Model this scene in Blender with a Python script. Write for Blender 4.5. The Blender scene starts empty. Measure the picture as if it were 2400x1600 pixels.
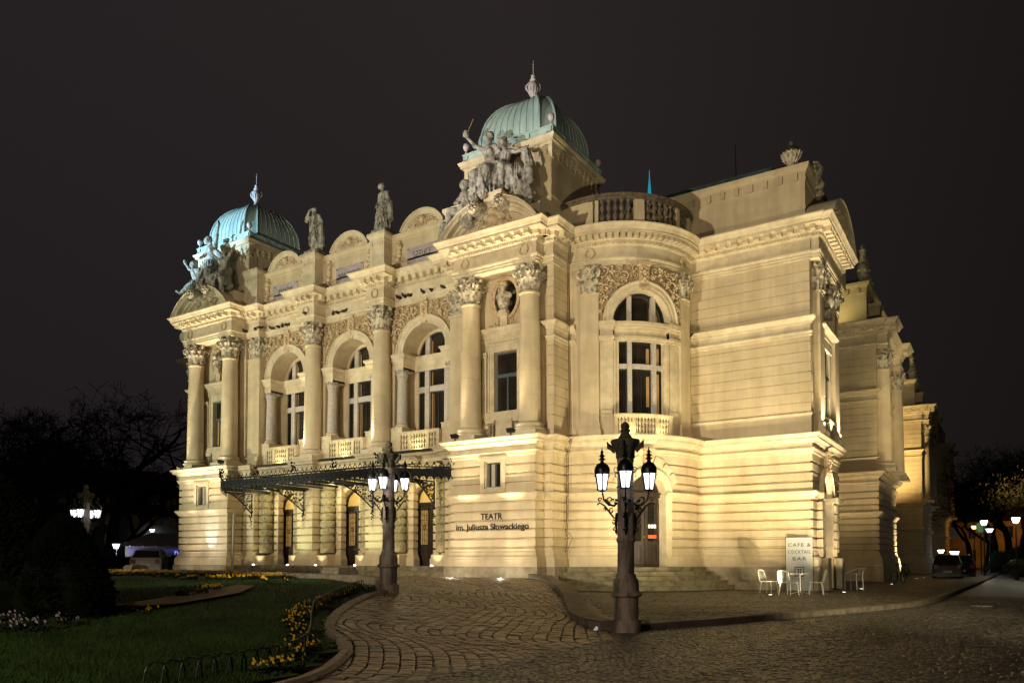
import bpy, bmesh, math, random
from mathutils import Vector, Matrix
from math import sin, cos, pi, radians, sqrt, atan2
random.seed(7)
SC = bpy.context.scene
COL = SC.collection
# ---------------------------------------------------------------- camera
cam_d = bpy.data.cameras.new("camera"); cam = bpy.data.objects.new("camera", cam_d); COL.objects.link(cam)
cam_d.sensor_width = 36; cam_d.lens = 26.97; cam_d.shift_y = 0.1854
cam_d.clip_start = 0.1; cam_d.clip_end = 1500
cam.location = (0, 0, 1.4); cam.rotation_euler = (radians(92.07), 0, radians(32.7))
SC.camera = cam
# ---------------------------------------------------------------- night sky
W = bpy.data.worlds.new("World"); SC.world = W; W.use_nodes = True
wn = W.node_tree.nodes; wl = W.node_tree.links
bg = wn["Background"]; tc = wn.new("ShaderNodeTexCoord"); sep = wn.new("ShaderNodeSeparateXYZ"); mr = wn.new("ShaderNodeMapRange")
wl.new(tc.outputs["Generated"], sep.inputs[0])
wl.new(sep.outputs["X"], mr.inputs["Value"])
mr.inputs["From Min"].default_value = -0.95; mr.inputs["From Max"].default_value = 0.25
rp = wn.new("ShaderNodeValToRGB"); wl.new(mr.outputs[0], rp.inputs[0])
rp.color_ramp.elements[0].color = (0.0165, 0.0130, 0.0140, 1); rp.color_ramp.elements[1].color = (0.0068, 0.0050, 0.0046, 1)
e = rp.color_ramp.elements.new(0.42); e.color = (0.0215, 0.0165, 0.0165, 1)
mz = wn.new("ShaderNodeMapRange"); wl.new(sep.outputs["Z"], mz.inputs["Value"])
mz.inputs["From Min"].default_value = 0.0; mz.inputs["From Max"].default_value = 0.75
mz.inputs["To Min"].default_value = 0.72; mz.inputs["To Max"].default_value = 1.05
mp = wn.new("ShaderNodeVectorMath"); mp.operation = 'SCALE'
wl.new(rp.outputs[0], mp.inputs[0]); wl.new(mz.outputs[0], mp.inputs["Scale"])
wl.new(mp.outputs[0], bg.inputs["Color"]); bg.inputs["Strength"].default_value = 1.08
SC.view_settings.view_transform = 'Standard'; SC.view_settings.look = 'None'
SC.view_settings.exposure = 0.0; SC.view_settings.gamma = 1.0
# ---------------------------------------------------------------- floodlights round the square and added fill lights (all outside the frame)
def spot(name, loc, to, power, color, cone=60, size=0.25, blend=0.4, parent=None):
    l = bpy.data.lights.new(name, 'SPOT'); l.energy = power; l.color = color
    l.spot_size = radians(cone); l.spot_blend = blend; l.shadow_soft_size = size
    o = bpy.data.objects.new(name, l); COL.objects.link(o); o.location = loc
    d = Vector(to) - Vector(loc); o.rotation_euler = d.to_track_quat('-Z', 'Y').to_euler()
    if parent: o.parent = parent
    return o
def point(name, loc, power, color, size=0.08, parent=None):
    l = bpy.data.lights.new(name, 'POINT'); l.energy = power; l.color = color; l.shadow_soft_size = size
    o = bpy.data.objects.new(name, l); COL.objects.link(o); o.location = loc
    if parent: o.parent = parent
    return o
WARM = (1.0, 0.80, 0.52); YEL = (1.0, 0.76, 0.36); COOL = (0.78, 0.92, 1.0); SODIUM = (1.0, 0.52, 0.12)
spot("front_floodlight", (-19.0, -3.5, 3.6), (-19.5, 28, 13.2), 22500, (1.0, 0.87, 0.64), 60, .2, .5)
spot("far_front_floodlight", (-42, -2, 3.0), (-34, 28, 13.2), 15000, (0.84, 0.93, 0.72), 46, .15, .5)
spot("left_near_floodlight", (-39.5, 14.5, .9), (-31, 28, 10.5), 4200, (1.0, .88, .60), 80, .1, .9)
spot("east_floodlight", (6.0, 9.5, 1.0), (-9.5, 32, 8.0), 6400, (1.0, 0.87, 0.56), 50, .2, .45)
spot("sidewalk_fill", (8, 17, 8.5), (-9.0, 25.5, 0), 5200, (1.0, 0.84, 0.52), 44, .25, 1.0)  # added fill to lift the dark corner sidewalk, no lamp stands here
spot("dome_floodlight", (-52, 4, 13), (-38, 30, 21.3), 90000, (0.46, 0.76, 1.0), 15)
spot("tower_floodlight", (-31, 0, 9), (-18.3, 29, 21.3), 26000, (1.0, 0.94, 0.88), 16)
point("behind_camera_fill", (-6.0, -8, 6.5), 4600, (1.0, 0.80, 0.58), .4)  # added fill behind the camera, brightens the nearest lamp post and paving
# ---------------------------------------------------------------- materials
MATS = {}
def mat(name, col, rough=0.7, metal=0.0, var=0.0, scale=3.0, col2=None, bump=0.0, bscale=30.0, emis=None, estr=0.0, spec=0.4, detail=6.0, streak=False, attr=None, alpha=1.0, trans=0.0, pos=(0.4, 0.65), weather=False):
    m = bpy.data.materials.new(name); m.use_nodes = True; nt = m.node_tree; b = nt.nodes["Principled BSDF"]
    b.inputs["Base Color"].default_value = (*col, 1); b.inputs["Roughness"].default_value = rough; b.inputs["Metallic"].default_value = metal
    b.inputs["Specular IOR Level"].default_value = spec
    if alpha < 1: b.inputs["Alpha"].default_value = alpha
    if trans: b.inputs["Transmission Weight"].default_value = trans
    geo = nt.nodes.new("ShaderNodeNewGeometry")
    vec = geo.outputs["Position"]
    if streak:
        mpn = nt.nodes.new("ShaderNodeMapping"); mpn.inputs["Scale"].default_value = (1, 1, 0.22); nt.links.new(vec, mpn.inputs[0]); vec = mpn.outputs[0]
    out = None
    if col2 is not None:
        n = nt.nodes.new("ShaderNodeTexNoise"); n.inputs["Scale"].default_value = scale; n.inputs["Detail"].default_value = detail; n.inputs["Roughness"].default_value = 0.62
        nt.links.new(vec, n.inputs["Vector"])
        r = nt.nodes.new("ShaderNodeValToRGB"); r.color_ramp.elements[0].position = pos[0]; r.color_ramp.elements[1].position = pos[1]
        r.color_ramp.elements[0].color = (*col, 1); r.color_ramp.elements[1].color = (*col2, 1)
        nt.links.new(n.outputs["Fac"], r.inputs[0]); out = r.outputs[0]
    if attr:
        a = nt.nodes.new("ShaderNodeAttribute"); a.attribute_name = attr
        mx = nt.nodes.new("ShaderNodeMix"); mx.data_type = 'RGBA'; mx.blend_type = 'MULTIPLY'; mx.inputs[0].default_value = 1
        if out: nt.links.new(out, mx.inputs[6])
        else: mx.inputs[6].default_value = (*col, 1)
        nt.links.new(a.outputs["Color"], mx.inputs[7]); out = mx.outputs[2]
    if weather:   # soot drift and thin rain streaks
        for k, (sc_, st, lo_, hi_) in enumerate((((.42, .42, .7), 5, .90, 1.05), ((5.5, 5.5, .22), 4, .955, 1.015), ((1.6, 1.6, 2.4), 8, .95, 1.03))):
            mpw = nt.nodes.new("ShaderNodeMapping"); mpw.inputs["Scale"].default_value = sc_; nt.links.new(geo.outputs["Position"], mpw.inputs[0])
            nw = nt.nodes.new("ShaderNodeTexNoise"); nw.inputs["Scale"].default_value = 1.0; nw.inputs["Detail"].default_value = st; nt.links.new(mpw.outputs[0], nw.inputs["Vector"])
            mw = nt.nodes.new("ShaderNodeMapRange"); mw.inputs["From Min"].default_value = .36; mw.inputs["From Max"].default_value = .58; mw.inputs["To Min"].default_value = lo_; mw.inputs["To Max"].default_value = hi_; nt.links.new(nw.outputs["Fac"], mw.inputs["Value"])
            vw = nt.nodes.new("ShaderNodeVectorMath"); vw.operation = 'SCALE'; nt.links.new(out, vw.inputs[0]); nt.links.new(mw.outputs[0], vw.inputs["Scale"]); out = vw.outputs[0]
    if out: nt.links.new(out, b.inputs["Base Color"])
    if bump:
        n2 = nt.nodes.new("ShaderNodeTexNoise"); n2.inputs["Scale"].default_value = bscale; n2.inputs["Detail"].default_value = 5
        nt.links.new(geo.outputs["Position"], n2.inputs["Vector"])
        bp = nt.nodes.new("ShaderNodeBump"); bp.inputs["Strength"].default_value = bump; bp.inputs["Distance"].default_value = 0.03
        nt.links.new(n2.outputs["Fac"], bp.inputs["Height"]); nt.links.new(bp.outputs[0], b.inputs["Normal"])
    if emis is not None:
        b.inputs["Emission Color"].default_value = (*emis, 1); b.inputs["Emission Strength"].default_value = estr
    MATS[name] = m
    return m
STUC = mat("cream_stucco", (0.66, 0.545, 0.36), 0.85, col2=(0.57, 0.455, 0.285), scale=1.6, bump=0.03, bscale=18, streak=True, detail=9, weather=True)
STUC2 = mat("cream_stucco_moulding", (0.70, 0.60, 0.42), 0.8, col2=(0.56, 0.46, 0.30), scale=2.3, bump=0.04, bscale=25, detail=9, weather=True)
BASE = mat("base_stone", (0.42, 0.36, 0.25), 0.85, col2=(0.24, 0.19, 0.12), scale=1.6, bump=0.3, bscale=20, detail=9)
ORN = mat("ornament_plaster", (0.74, 0.60, 0.40), 0.85, col2=(0.48, 0.35, 0.21), scale=7, bump=0.4, bscale=40)
ORNBACK = mat("ornament_ground", (0.46, 0.34, 0.20), 0.9, col2=(0.34, 0.24, 0.13), scale=6, bump=0.3, bscale=40)
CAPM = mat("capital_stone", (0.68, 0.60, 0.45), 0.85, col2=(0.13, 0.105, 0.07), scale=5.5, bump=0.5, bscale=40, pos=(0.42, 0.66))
ROCK = mat("vermiculated_stone", (0.46, 0.40, 0.24), 0.9, col2=(0.28, 0.23, 0.12), scale=9, bump=1.0, bscale=22)
STATM = mat("statue_stone", (0.50, 0.47, 0.40), 0.85, col2=(0.11, 0.10, 0.085), scale=4.5, bump=0.4, bscale=20, pos=(0.38, 0.68))
MULL = mat("pale_window_stone", (0.58, 0.52, 0.45), 0.8, col2=(0.46, 0.41, 0.35), scale=8, bump=0.2)
MARB = mat("grey_pink_marble", (0.50, 0.43, 0.44), 0.5, col2=(0.36, 0.30, 0.31), scale=6)
COPP = mat("verdigris_copper", (0.47, 0.60, 0.55), 0.6, col2=(0.31, 0.45, 0.43), scale=1.6, bump=0.1, streak=True, metal=0.0, spec=0.5)
DARKROOF = mat("dark_copper_roof", (0.05, 0.10, 0.09), 0.6, col2=(0.02, 0.04, 0.04), scale=2)
FINIAL = mat("white_zinc_finial", (0.62, 0.56, 0.56), 0.6, col2=(0.45, 0.40, 0.42), scale=8)
IRON = mat("black_iron", (0.012, 0.013, 0.014), 0.38, metal=0.6, spec=0.6, col2=(0.03, 0.033, 0.035), scale=12)
BLUEIRON = mat("blue_black_canopy_iron", (0.014, 0.022, 0.035), 0.4, metal=0.3, col2=(0.008, 0.01, 0.016), scale=10)
WOOD = mat("dark_door_wood", (0.045, 0.028, 0.016), 0.45, col2=(0.02, 0.012, 0.008), scale=6, streak=True, bump=0.2)
SASH = mat("black_blue_sash", (0.018, 0.022, 0.028), 0.5)
GLASS = mat("dark_window_glass", (0.012, 0.011, 0.010), 0.04, spec=0.8, col2=(0.03, 0.022, 0.014), scale=1.6, bump=0.03, bscale=3, emis=(0.05, 0.03, 0.014), estr=0.10)  # faint warm emission stands in for indoor glow and reflections
CURT = mat("lit_curtain", (0.30, 0.19, 0.08), 0.9, emis=(0.55, 0.30, 0.10), estr=0.22)
FANL = mat("lit_fanlight", (0.5, 0.36, 0.12), 0.6, emis=(0.75, 0.46, 0.10), estr=0.42, col2=(0.4, 0.27, 0.08), scale=2)
DOORG = mat("lit_door_glass", (0.3, 0.2, 0.08), 0.4, emis=(0.70, 0.40, 0.09), estr=0.30, col2=(0.1, 0.07, 0.02), scale=7)
LENS = mat("floodlight_lens", (1, 1, 1), 0.3, emis=(1.0, 0.97, 0.88), estr=9)
LAMPG = mat("lamp_glass", (1, 1, 1), 0.3, emis=(0.96, 0.96, 1.0), estr=2.6)
LAMPG2 = mat("yellow_lamp_glass", (1, 1, 1), 0.3, emis=(1.0, 0.93, 0.66), estr=14)
LAMPS_ = mat("sodium_lamp_glass", (1, 0.6, 0.2), 0.3, emis=(1.0, 0.50, 0.12), estr=9)
LSTONE = mat("lamp_post_stone", (0.34, 0.275, 0.23), 0.8, col2=(0.075, 0.06, 0.052), scale=5, bump=0.5, bscale=35, streak=True)
LCAP = mat("dark_mossy_capital", (0.13, 0.125, 0.085), 0.85, col2=(0.035, 0.035, 0.025), scale=9, bump=0.5)
WEATH = mat("weathered_brown_stone", (0.22, 0.17, 0.115), 0.85, col2=(0.09, 0.07, 0.05), scale=5, bump=0.5)
PAVE = mat("sett_base_soil", (0.018, 0.014, 0.010), 0.95, col2=(0.03, 0.024, 0.014), scale=5)
COBB = mat("brown_cobble", (0.190, 0.122, 0.076), 0.36, col2=(0.105, 0.066, 0.040), scale=9, bump=0.6, bscale=45, attr="tone", spec=0.55)
KERB = mat("kerb_stone", (0.20, 0.165, 0.115), 0.75, col2=(0.10, 0.082, 0.055), scale=4, bump=0.4, bscale=30)
STEPM = mat("step_stone", (0.26, 0.225, 0.13), 0.75, col2=(0.12, 0.10, 0.055), scale=3, bump=0.4, bscale=25)
GRASSM = mat("grass", (0.030, 0.066, 0.012), 0.85, col2=(0.013, 0.030, 0.006), scale=1.1, spec=0.2)
SOILM = mat("bed_soil", (0.022, 0.016, 0.010), 0.95, col2=(0.012, 0.009, 0.006), scale=20, bump=0.6)
LEAFM = mat("bed_leaf", (0.03, 0.055, 0.015), 0.7, col2=(0.018, 0.035, 0.010), scale=12)
YFLOW = mat("yellow_petal", (0.62, 0.43, 0.03), 0.6, col2=(0.50, 0.24, 0.01), scale=12)
WFLOW = mat("lilac_petal", (0.36, 0.30, 0.40), 0.6)
DFLOW = mat("dark_violet_petal", (0.10, 0.09, 0.20), 0.6)
GRAV = mat("pale_gravel", (0.40, 0.30, 0.20), 0.9, col2=(0.22, 0.16, 0.10), scale=26, bump=0.8, bscale=60)
BARK = mat("bare_bark", (0.010, 0.008, 0.007), 0.95, spec=0.05, col2=(0.006, 0.005, 0.004), scale=8)
THUJA = mat("dark_evergreen", (0.006, 0.010, 0.004), 0.95, spec=0.1, col2=(0.003, 0.006, 0.002), scale=5)
TWIGM = mat("orange_brown_leaf", (0.09, 0.05, 0.01), 0.8, col2=(0.10, 0.08, 0.02), scale=5)
DARKB = mat("night_facade", (0.10, 0.10, 0.095), 0.9, col2=(0.06, 0.06, 0.055), scale=0.5)
ORAB = mat("ochre_facade", (0.42, 0.24, 0.10), 0.9, col2=(0.25, 0.14, 0.06), scale=0.6)
ROOFT = mat("brown_tile_roof", (0.03, 0.02, 0.018), 0.9)
CHROME = mat("polished_steel", (0.62, 0.61, 0.58), 0.35, metal=0.35)
BOARD = mat("pale_sign_board", (0.50, 0.50, 0.49), 0.7)
INK = mat("black_lettering", (0.012, 0.012, 0.012), 0.5)
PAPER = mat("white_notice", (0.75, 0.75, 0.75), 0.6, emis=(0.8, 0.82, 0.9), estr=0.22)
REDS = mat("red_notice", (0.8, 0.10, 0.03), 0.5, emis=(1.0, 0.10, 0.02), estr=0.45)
BLUES = mat("blue_lit_sign", (0.2, 0.3, 0.9), 0.5, emis=(0.18, 0.30, 1.0), estr=1.6)
CYANM = mat("cyan_lit_spire", (0.1, 0.65, 0.75), 0.6, emis=(0.03, 0.55, 0.75), estr=0.45)
BIRD = mat("dark_feathers", (0.018, 0.016, 0.015), 0.7, col2=(0.05, 0.045, 0.04), scale=20)
GOLD = mat("gilt", (0.65, 0.42, 0.10), 0.4, metal=0.8)
CARD = mat("dark_car_paint", (0.020, 0.021, 0.024), 0.22, metal=0.3, spec=0.7)
CARG = mat("grey_green_car_paint", (0.035, 0.038, 0.036), 0.25, metal=0.4, spec=0.7)
CARW = mat("white_car_paint", (0.42, 0.40, 0.36), 0.3, spec=0.6)
CARGL = mat("car_glass", (0.01, 0.012, 0.014), 0.05, spec=0.8)
TYRE = mat("tyre_rubber", (0.012, 0.012, 0.012), 0.8)
RIM = mat("alloy_rim", (0.4, 0.4, 0.4), 0.3, metal=0.9)
TAILL = mat("tail_lamp_red", (0.12, 0.006, 0.006), 0.2, emis=(0.6, 0.02, 0.02), estr=0.01)
PLATE = mat("number_plate", (0.6, 0.6, 0.58), 0.5)
PIPE = mat("grey_downpipe", (0.33, 0.31, 0.25), 0.5)
GREENL = mat("green_lit_lantern", (0.2, 0.6, 0.3), 0.5, emis=(0.30, 0.7, 0.35), estr=0.12)
FLAT = mat("flat_roofing", (0.05, 0.045, 0.035), 0.9, col2=(0.03, 0.028, 0.022), scale=2)
FRAMEB = mat("grey_blue_frame", (0.10, 0.12, 0.13), 0.5)
WINLIT = mat("faint_lit_window", (0.05, 0.07, 0.07), 0.4, emis=(0.25, 0.42, 0.40), estr=0.03)

def sett_material(name, base, dark, scale):
    m = bpy.data.materials.new(name); m.use_nodes = True; nt = m.node_tree; b = nt.nodes["Principled BSDF"]
    geo = nt.nodes.new("ShaderNodeNewGeometry")
    no = nt.nodes.new("ShaderNodeTexNoise"); no.inputs["Scale"].default_value = 1.3; nt.links.new(geo.outputs["Position"], no.inputs["Vector"])
    add = nt.nodes.new("ShaderNodeVectorMath"); add.operation = 'MULTIPLY_ADD'; add.inputs[1].default_value = (0.5, 0.5, 0)
    nt.links.new(no.outputs["Color"], add.inputs[0]); nt.links.new(geo.outputs["Position"], add.inputs[2])
    br = nt.nodes.new("ShaderNodeTexBrick"); nt.links.new(add.outputs[0], br.inputs["Vector"])
    br.inputs["Scale"].default_value = scale; br.inputs["Mortar Size"].default_value = 0.022; br.inputs["Mortar Smooth"].default_value = 0.6
    br.inputs["Brick Width"].default_value = 0.24; br.inputs["Row Height"].default_value = 0.21; br.offset_frequency = 2; br.offset = 0.45
    br.inputs["Color1"].default_value = (*base, 1); br.inputs["Color2"].default_value = (base[0]*0.6, base[1]*0.6, base[2]*0.6, 1); br.inputs["Mortar"].default_value = (*dark, 1)
    n3 = nt.nodes.new("ShaderNodeTexNoise"); n3.inputs["Scale"].default_value = 0.5; n3.inputs["Detail"].default_value = 5; nt.links.new(geo.outputs["Position"], n3.inputs["Vector"])
    mr3 = nt.nodes.new("ShaderNodeMapRange"); mr3.inputs["From Min"].default_value = 0.3; mr3.inputs["From Max"].default_value = 0.7; mr3.inputs["To Min"].default_value = 0.55; mr3.inputs["To Max"].default_value = 1.2
    nt.links.new(n3.outputs["Fac"], mr3.inputs["Value"])
    sc = nt.nodes.new("ShaderNodeVectorMath"); sc.operation = 'SCALE'; nt.links.new(br.outputs["Color"], sc.inputs[0]); nt.links.new(mr3.outputs[0], sc.inputs["Scale"])
    nt.links.new(sc.outputs[0], b.inputs["Base Color"])
    bp = nt.nodes.new("ShaderNodeBump"); bp.invert = True; bp.inputs["Strength"].default_value = 0.9; bp.inputs["Distance"].default_value = 0.02
    n2 = nt.nodes.new("ShaderNodeTexNoise"); n2.inputs["Scale"].default_value = 14; nt.links.new(geo.outputs["Position"], n2.inputs["Vector"])
    su = nt.nodes.new("ShaderNodeMath"); su.operation = 'ADD'; nt.links.new(br.outputs["Fac"], su.inputs[0]); nt.links.new(n2.outputs["Fac"], su.inputs[1])
    nt.links.new(su.outputs[0], bp.inputs["Height"]); nt.links.new(bp.outputs[0], b.inputs["Normal"])
    mrr = nt.nodes.new("ShaderNodeMapRange"); mrr.inputs["To Min"].default_value = 0.42; mrr.inputs["To Max"].default_value = 0.72; nt.links.new(n3.outputs["Fac"], mrr.inputs["Value"]); nt.links.new(mrr.outputs[0], b.inputs["Roughness"])
    return m
ROADM = sett_material("road_setts", (0.062, 0.054, 0.040), (0.008, 0.007, 0.005), 1.9)
SETT = mat("grey_brown_sett", (0.095, 0.075, 0.050), 0.5, col2=(0.055, 0.045, 0.032), scale=9, bump=0.6, bscale=60, attr="tone", spec=0.5)
SETT2 = mat("dark_grey_sett", (0.085, 0.077, 0.062), 0.34, col2=(0.050, 0.045, 0.036), scale=9, bump=0.6, bscale=60, attr="tone", spec=0.55)
SIDEM = sett_material("sidewalk_setts", (0.085, 0.066, 0.042), (0.016, 0.012, 0.007), 2.0)
WETM = mat("wet_asphalt", (0.016, 0.015, 0.013), 0.5, col2=(0.024, 0.022, 0.019), scale=0.8, spec=0.45, bump=0.15, bscale=8)
# ---------------------------------------------------------------- mesh helpers
class MB:
    def __init__(s): s.v = []; s.f = []; s.c = None
    def add(s, vs, fs):
        n = len(s.v); s.v += [tuple(v) for v in vs]; s.f += [tuple(i + n for i in f) for f in fs]; return s
    def quad(s, a, b, c, d): return s.add([a, b, c, d], [(0, 1, 2, 3)])
    def box(s, x0, x1, y0, y1, z0, z1, M=None):
        vs = [(x0,y0,z0),(x1,y0,z0),(x1,y1,z0),(x0,y1,z0),(x0,y0,z1),(x1,y0,z1),(x1,y1,z1),(x0,y1,z1)]
        if M: vs = [M(*v) if callable(M) else tuple(M @ Vector(v)) for v in vs]
        return s.add(vs, [(0,3,2,1),(4,5,6,7),(0,1,5,4),(1,2,6,5),(2,3,7,6),(3,0,4,7)])
    def bbox(s, x0, x1, y0, y1, z0, z1, b=0.02):
        # box with chamfered top edges
        vs = [(x0,y0,z0),(x1,y0,z0),(x1,y1,z0),(x0,y1,z0),(x0,y0,z1-b),(x1,y0,z1-b),(x1,y1,z1-b),(x0,y1,z1-b),(x0+b,y0+b,z1),(x1-b,y0+b,z1),(x1-b,y1-b,z1),(x0+b,y1-b,z1)]
        return s.add(vs, [(0,3,2,1),(0,1,5,4),(1,2,6,5),(2,3,7,6),(3,0,4,7),(4,5,9,8),(5,6,10,9),(6,7,11,10),(7,4,8,11),(8,9,10,11)])
    def fbox(s, mp, s0, s1, z0, z1, d0, d1, ns=1):
        vs = []; fs = []
        for i in range(ns + 1):
            t = s0 + (s1 - s0) * i / ns
            vs += [mp(t, z0, d0), mp(t, z0, d1), mp(t, z1, d1), mp(t, z1, d0)]
        for i in range(ns):
            a = i * 4; b = a + 4
            for k in range(4): fs.append((a + k, b + k, b + (k + 1) % 4, a + (k + 1) % 4))
        fs += [(0, 1, 2, 3), (ns*4, ns*4+3, ns*4+2, ns*4+1)]
        return s.add(vs, fs)
    def lathe(s, prof, c=(0,0,0), n=16, sx=1, sy=1, M=None, cap=True):
        vs = []; fs = []; m = len(prof)
        for i in range(n):
            a = 2*pi*i/n
            for r, z in prof:
                p = (c[0] + r*cos(a)*sx, c[1] + r*sin(a)*sy, c[2] + z)
                vs.append(tuple(M @ Vector(p)) if M else p)
        for i in range(n):
            j = (i + 1) % n
            for k in range(m - 1): fs.append((i*m + k, j*m + k, j*m + k + 1, i*m + k + 1))
        if cap:
            fs.append(tuple(i*m + m - 1 for i in range(n))); fs.append(tuple((n-1-i)*m for i in range(n)))
        return s.add(vs, fs)
    def tube(s, pts, r, n=6, cap=True):
        pts = [Vector(p) for p in pts]; rs = r if isinstance(r, (list, tuple)) else [r] * len(pts)
        vs = []; fs = []; prev = None
        for i, p in enumerate(pts):
            d = (pts[min(i+1, len(pts)-1)] - pts[max(i-1, 0)])
            if d.length < 1e-9: d = Vector((0, 0, 1))
            d.normalize()
            if prev is None:
                u = d.orthogonal().normalized()
            else:
                u = prev - d * prev.dot(d)
                u = u.normalized() if u.length > 1e-6 else d.orthogonal().normalized()
            prev = u; w = d.cross(u)
            for k in range(n):
                a = 2*pi*k/n; vs.append(tuple(p + (u*cos(a) + w*sin(a)) * rs[i]))
        for i in range(len(pts) - 1):
            for k in range(n): fs.append((i*n + k, i*n + (k+1) % n, (i+1)*n + (k+1) % n, (i+1)*n + k))
        if cap: fs.append(tuple(range(n-1, -1, -1))); fs.append(tuple((len(pts)-1)*n + k for k in range(n)))
        return s.add(vs, fs)
    def ball(s, c, r, n=8, sx=1, sy=1, sz=1):
        m = max(4, n // 2)
        prof = [(r*sin(pi*k/m) if 0 < k < m else r*0.02, -r*cos(pi*k/m)*sz) for k in range(m + 1)]
        return s.lathe(prof, c, n, sx, sy)
    def sweep(s, path, prof, mask=None, closed=False):
        # path: list of (x, y), outward is on the right-hand side; prof: list of (d, z)
        n = len(path); offs = []
        for i in range(n):
            ns = []
            if i > 0 or closed:
                a, b = path[i-1], path[i]; L = math.hypot(b[0]-a[0], b[1]-a[1]); ns.append(((b[1]-a[1])/L, -(b[0]-a[0])/L))
            if i < n-1 or closed:
                a, b = path[i], path[(i+1) % n]; L = math.hypot(b[0]-a[0], b[1]-a[1]); ns.append(((b[1]-a[1])/L, -(b[0]-a[0])/L))
            if len(ns) == 1: offs.append(ns[0])
            else:
                dt = 1 + ns[0][0]*ns[1][0] + ns[0][1]*ns[1][1]
                if dt < 0.05: offs.append(ns[0])
                else: offs.append(((ns[0][0]+ns[1][0])/dt, (ns[0][1]+ns[1][1])/dt))
        for i in range(n if closed else n-1):
            j = (i+1) % n; a, b = path[i], path[j]; mid = ((a[0]+b[0])/2, (a[1]+b[1])/2)
            ivs = [(-1e9, 1e9)]
            if mask:
                for za, zb in mask(mid):
                    nv = []
                    for p, q in ivs:
                        if zb <= p or za >= q: nv.append((p, q)); continue
                        if za > p: nv.append((p, za))
                        if zb < q: nv.append((zb, q))
                    ivs = nv
            for p, q in ivs:
                pr = clip_prof(prof, p, q) if mask else prof
                if len(pr) < 2: continue
                vs = []; fs = []
                for d, z in pr:
                    vs.append((a[0]+offs[i][0]*d, a[1]+offs[i][1]*d, z)); vs.append((b[0]+offs[j][0]*d, b[1]+offs[j][1]*d, z))
                for k in range(len(pr)-1): fs.append((2*k, 2*k+1, 2*k+3, 2*k+2))
                s.add(vs, fs)
        return s
    def ring(s, mp, cs, cz, prof, a0=0.0, a1=pi, n=20, sy=1.0):
        # moulding (r, d) turned round (cs, cz)
        vs = []; fs = []; m = len(prof)
        for i in range(n+1):
            a = a0 + (a1-a0)*i/n
            for r, d in prof: vs.append(mp(cs - r*cos(a), cz + r*sin(a)*sy, d))
        for i in range(n):
            for k in range(m-1): fs.append((i*m+k, (i+1)*m+k, (i+1)*m+k+1, i*m+k+1))
        return s.add(vs, fs)
    def build(s, name, m, parent=None, smooth=False, loc=None, recalc=True, merge=False):
        me = bpy.data.meshes.new(name); me.from_pydata(s.v, [], s.f)
        if recalc or merge:
            bm = bmesh.new(); bm.from_mesh(me)
            if merge: bmesh.ops.remove_doubles(bm, verts=bm.verts, dist=0.0008)
            if recalc: bmesh.ops.recalc_face_normals(bm, faces=bm.faces)
            bm.to_mesh(me); bm.free()
        for k in (m if isinstance(m, list) else [m]): me.materials.append(k)
        if smooth:
            me.polygons.foreach_set("use_smooth", [True]*len(me.polygons))
            if smooth != 'all':
                me.set_sharp_from_angle(angle=radians(smooth if smooth is not True else 40))
        o = bpy.data.objects.new(name, me); COL.objects.link(o)
        if loc: o.location = loc
        if parent: o.parent = parent
        return o
def clip_prof(prof, za, zb):
    out = []
    for k in range(len(prof)-1):
        (d0, z0), (d1, z1) = prof[k], prof[k+1]
        if max(z0, z1) < za or min(z0, z1) > zb: continue
        def at(z): t = (z-z0)/(z1-z0) if abs(z1-z0) > 1e-9 else 0; return (d0+(d1-d0)*t, z)
        p = (d0, z0) if za <= z0 <= zb else at(min(max(z0, za), zb))
        q = (d1, z1) if za <= z1 <= zb else at(min(max(z1, za), zb))
        if not out or (abs(out[-1][0]-p[0]) > 1e-6 or abs(out[-1][1]-p[1]) > 1e-6): out.append(p)
        if abs(q[0]-p[0]) > 1e-6 or abs(q[1]-p[1]) > 1e-6: out.append(q)
    return out
def tag(o, label=None, cat=None, group=None, kind=None):
    if label: o['label'] = label
    if cat: o['category'] = cat
    if group: o['group'] = group
    if kind: o['kind'] = kind
    return o
def empty(name, loc=(0,0,0), rz=0, label=None, cat=None, group=None):
    o = bpy.data.objects.new(name, None); COL.objects.link(o); o.location = loc; o.rotation_euler = (0, 0, rz)
    o.empty_display_size = 0.2
    return tag(o, label, cat, group)
def copy_tree(o, parent=None, loc=None, rz=None, scale=None, label=None, group=None):
    c = o.copy(); COL.objects.link(c)
    if parent is not None: c.parent = parent
    if loc is not None: c.location = loc
    if rz is not None: c.rotation_euler = (0, 0, rz)
    if scale is not None: c.scale = scale
    if label: c['label'] = label
    if group: c['group'] = group
    for ch in list(o.children): copy_tree(ch, c)
    return c
def flatmap(x0, y0, tx, ty, z0=0):
    # s along (tx, ty), d outward = right-hand side
    return lambda s, z, d: (x0 + s*tx + d*ty, y0 + s*ty - d*tx, z + z0)
def arcmap(cx, cy, R, a0):
    return lambda s, z, d: (cx + (R+d)*cos(a0 + s/R), cy + (R+d)*sin(a0 + s/R), z)
def arcpts(cx, cy, r, a0, a1, step=4):
    n = max(2, int(abs(a1-a0)/step)); return [(cx + r*cos(radians(a0+(a1-a0)*i/n)), cy + r*sin(radians(a0+(a1-a0)*i/n))) for i in range(n+1)]
def refine(path, s_list):
    # insert break points at given arclengths
    out = [path[0]]; acc = 0; s_list = sorted(s_list)
    for i in range(len(path)-1):
        a, b = path[i], path[i+1]; L = math.hypot(b[0]-a[0], b[1]-a[1])
        for s in s_list:
            if acc + 1e-4 < s < acc + L - 1e-4: t = (s-acc)/L; out.append((a[0]+(b[0]-a[0])*t, a[1]+(b[1]-a[1])*t))
        acc += L; out.append(b)
    return out
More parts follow.
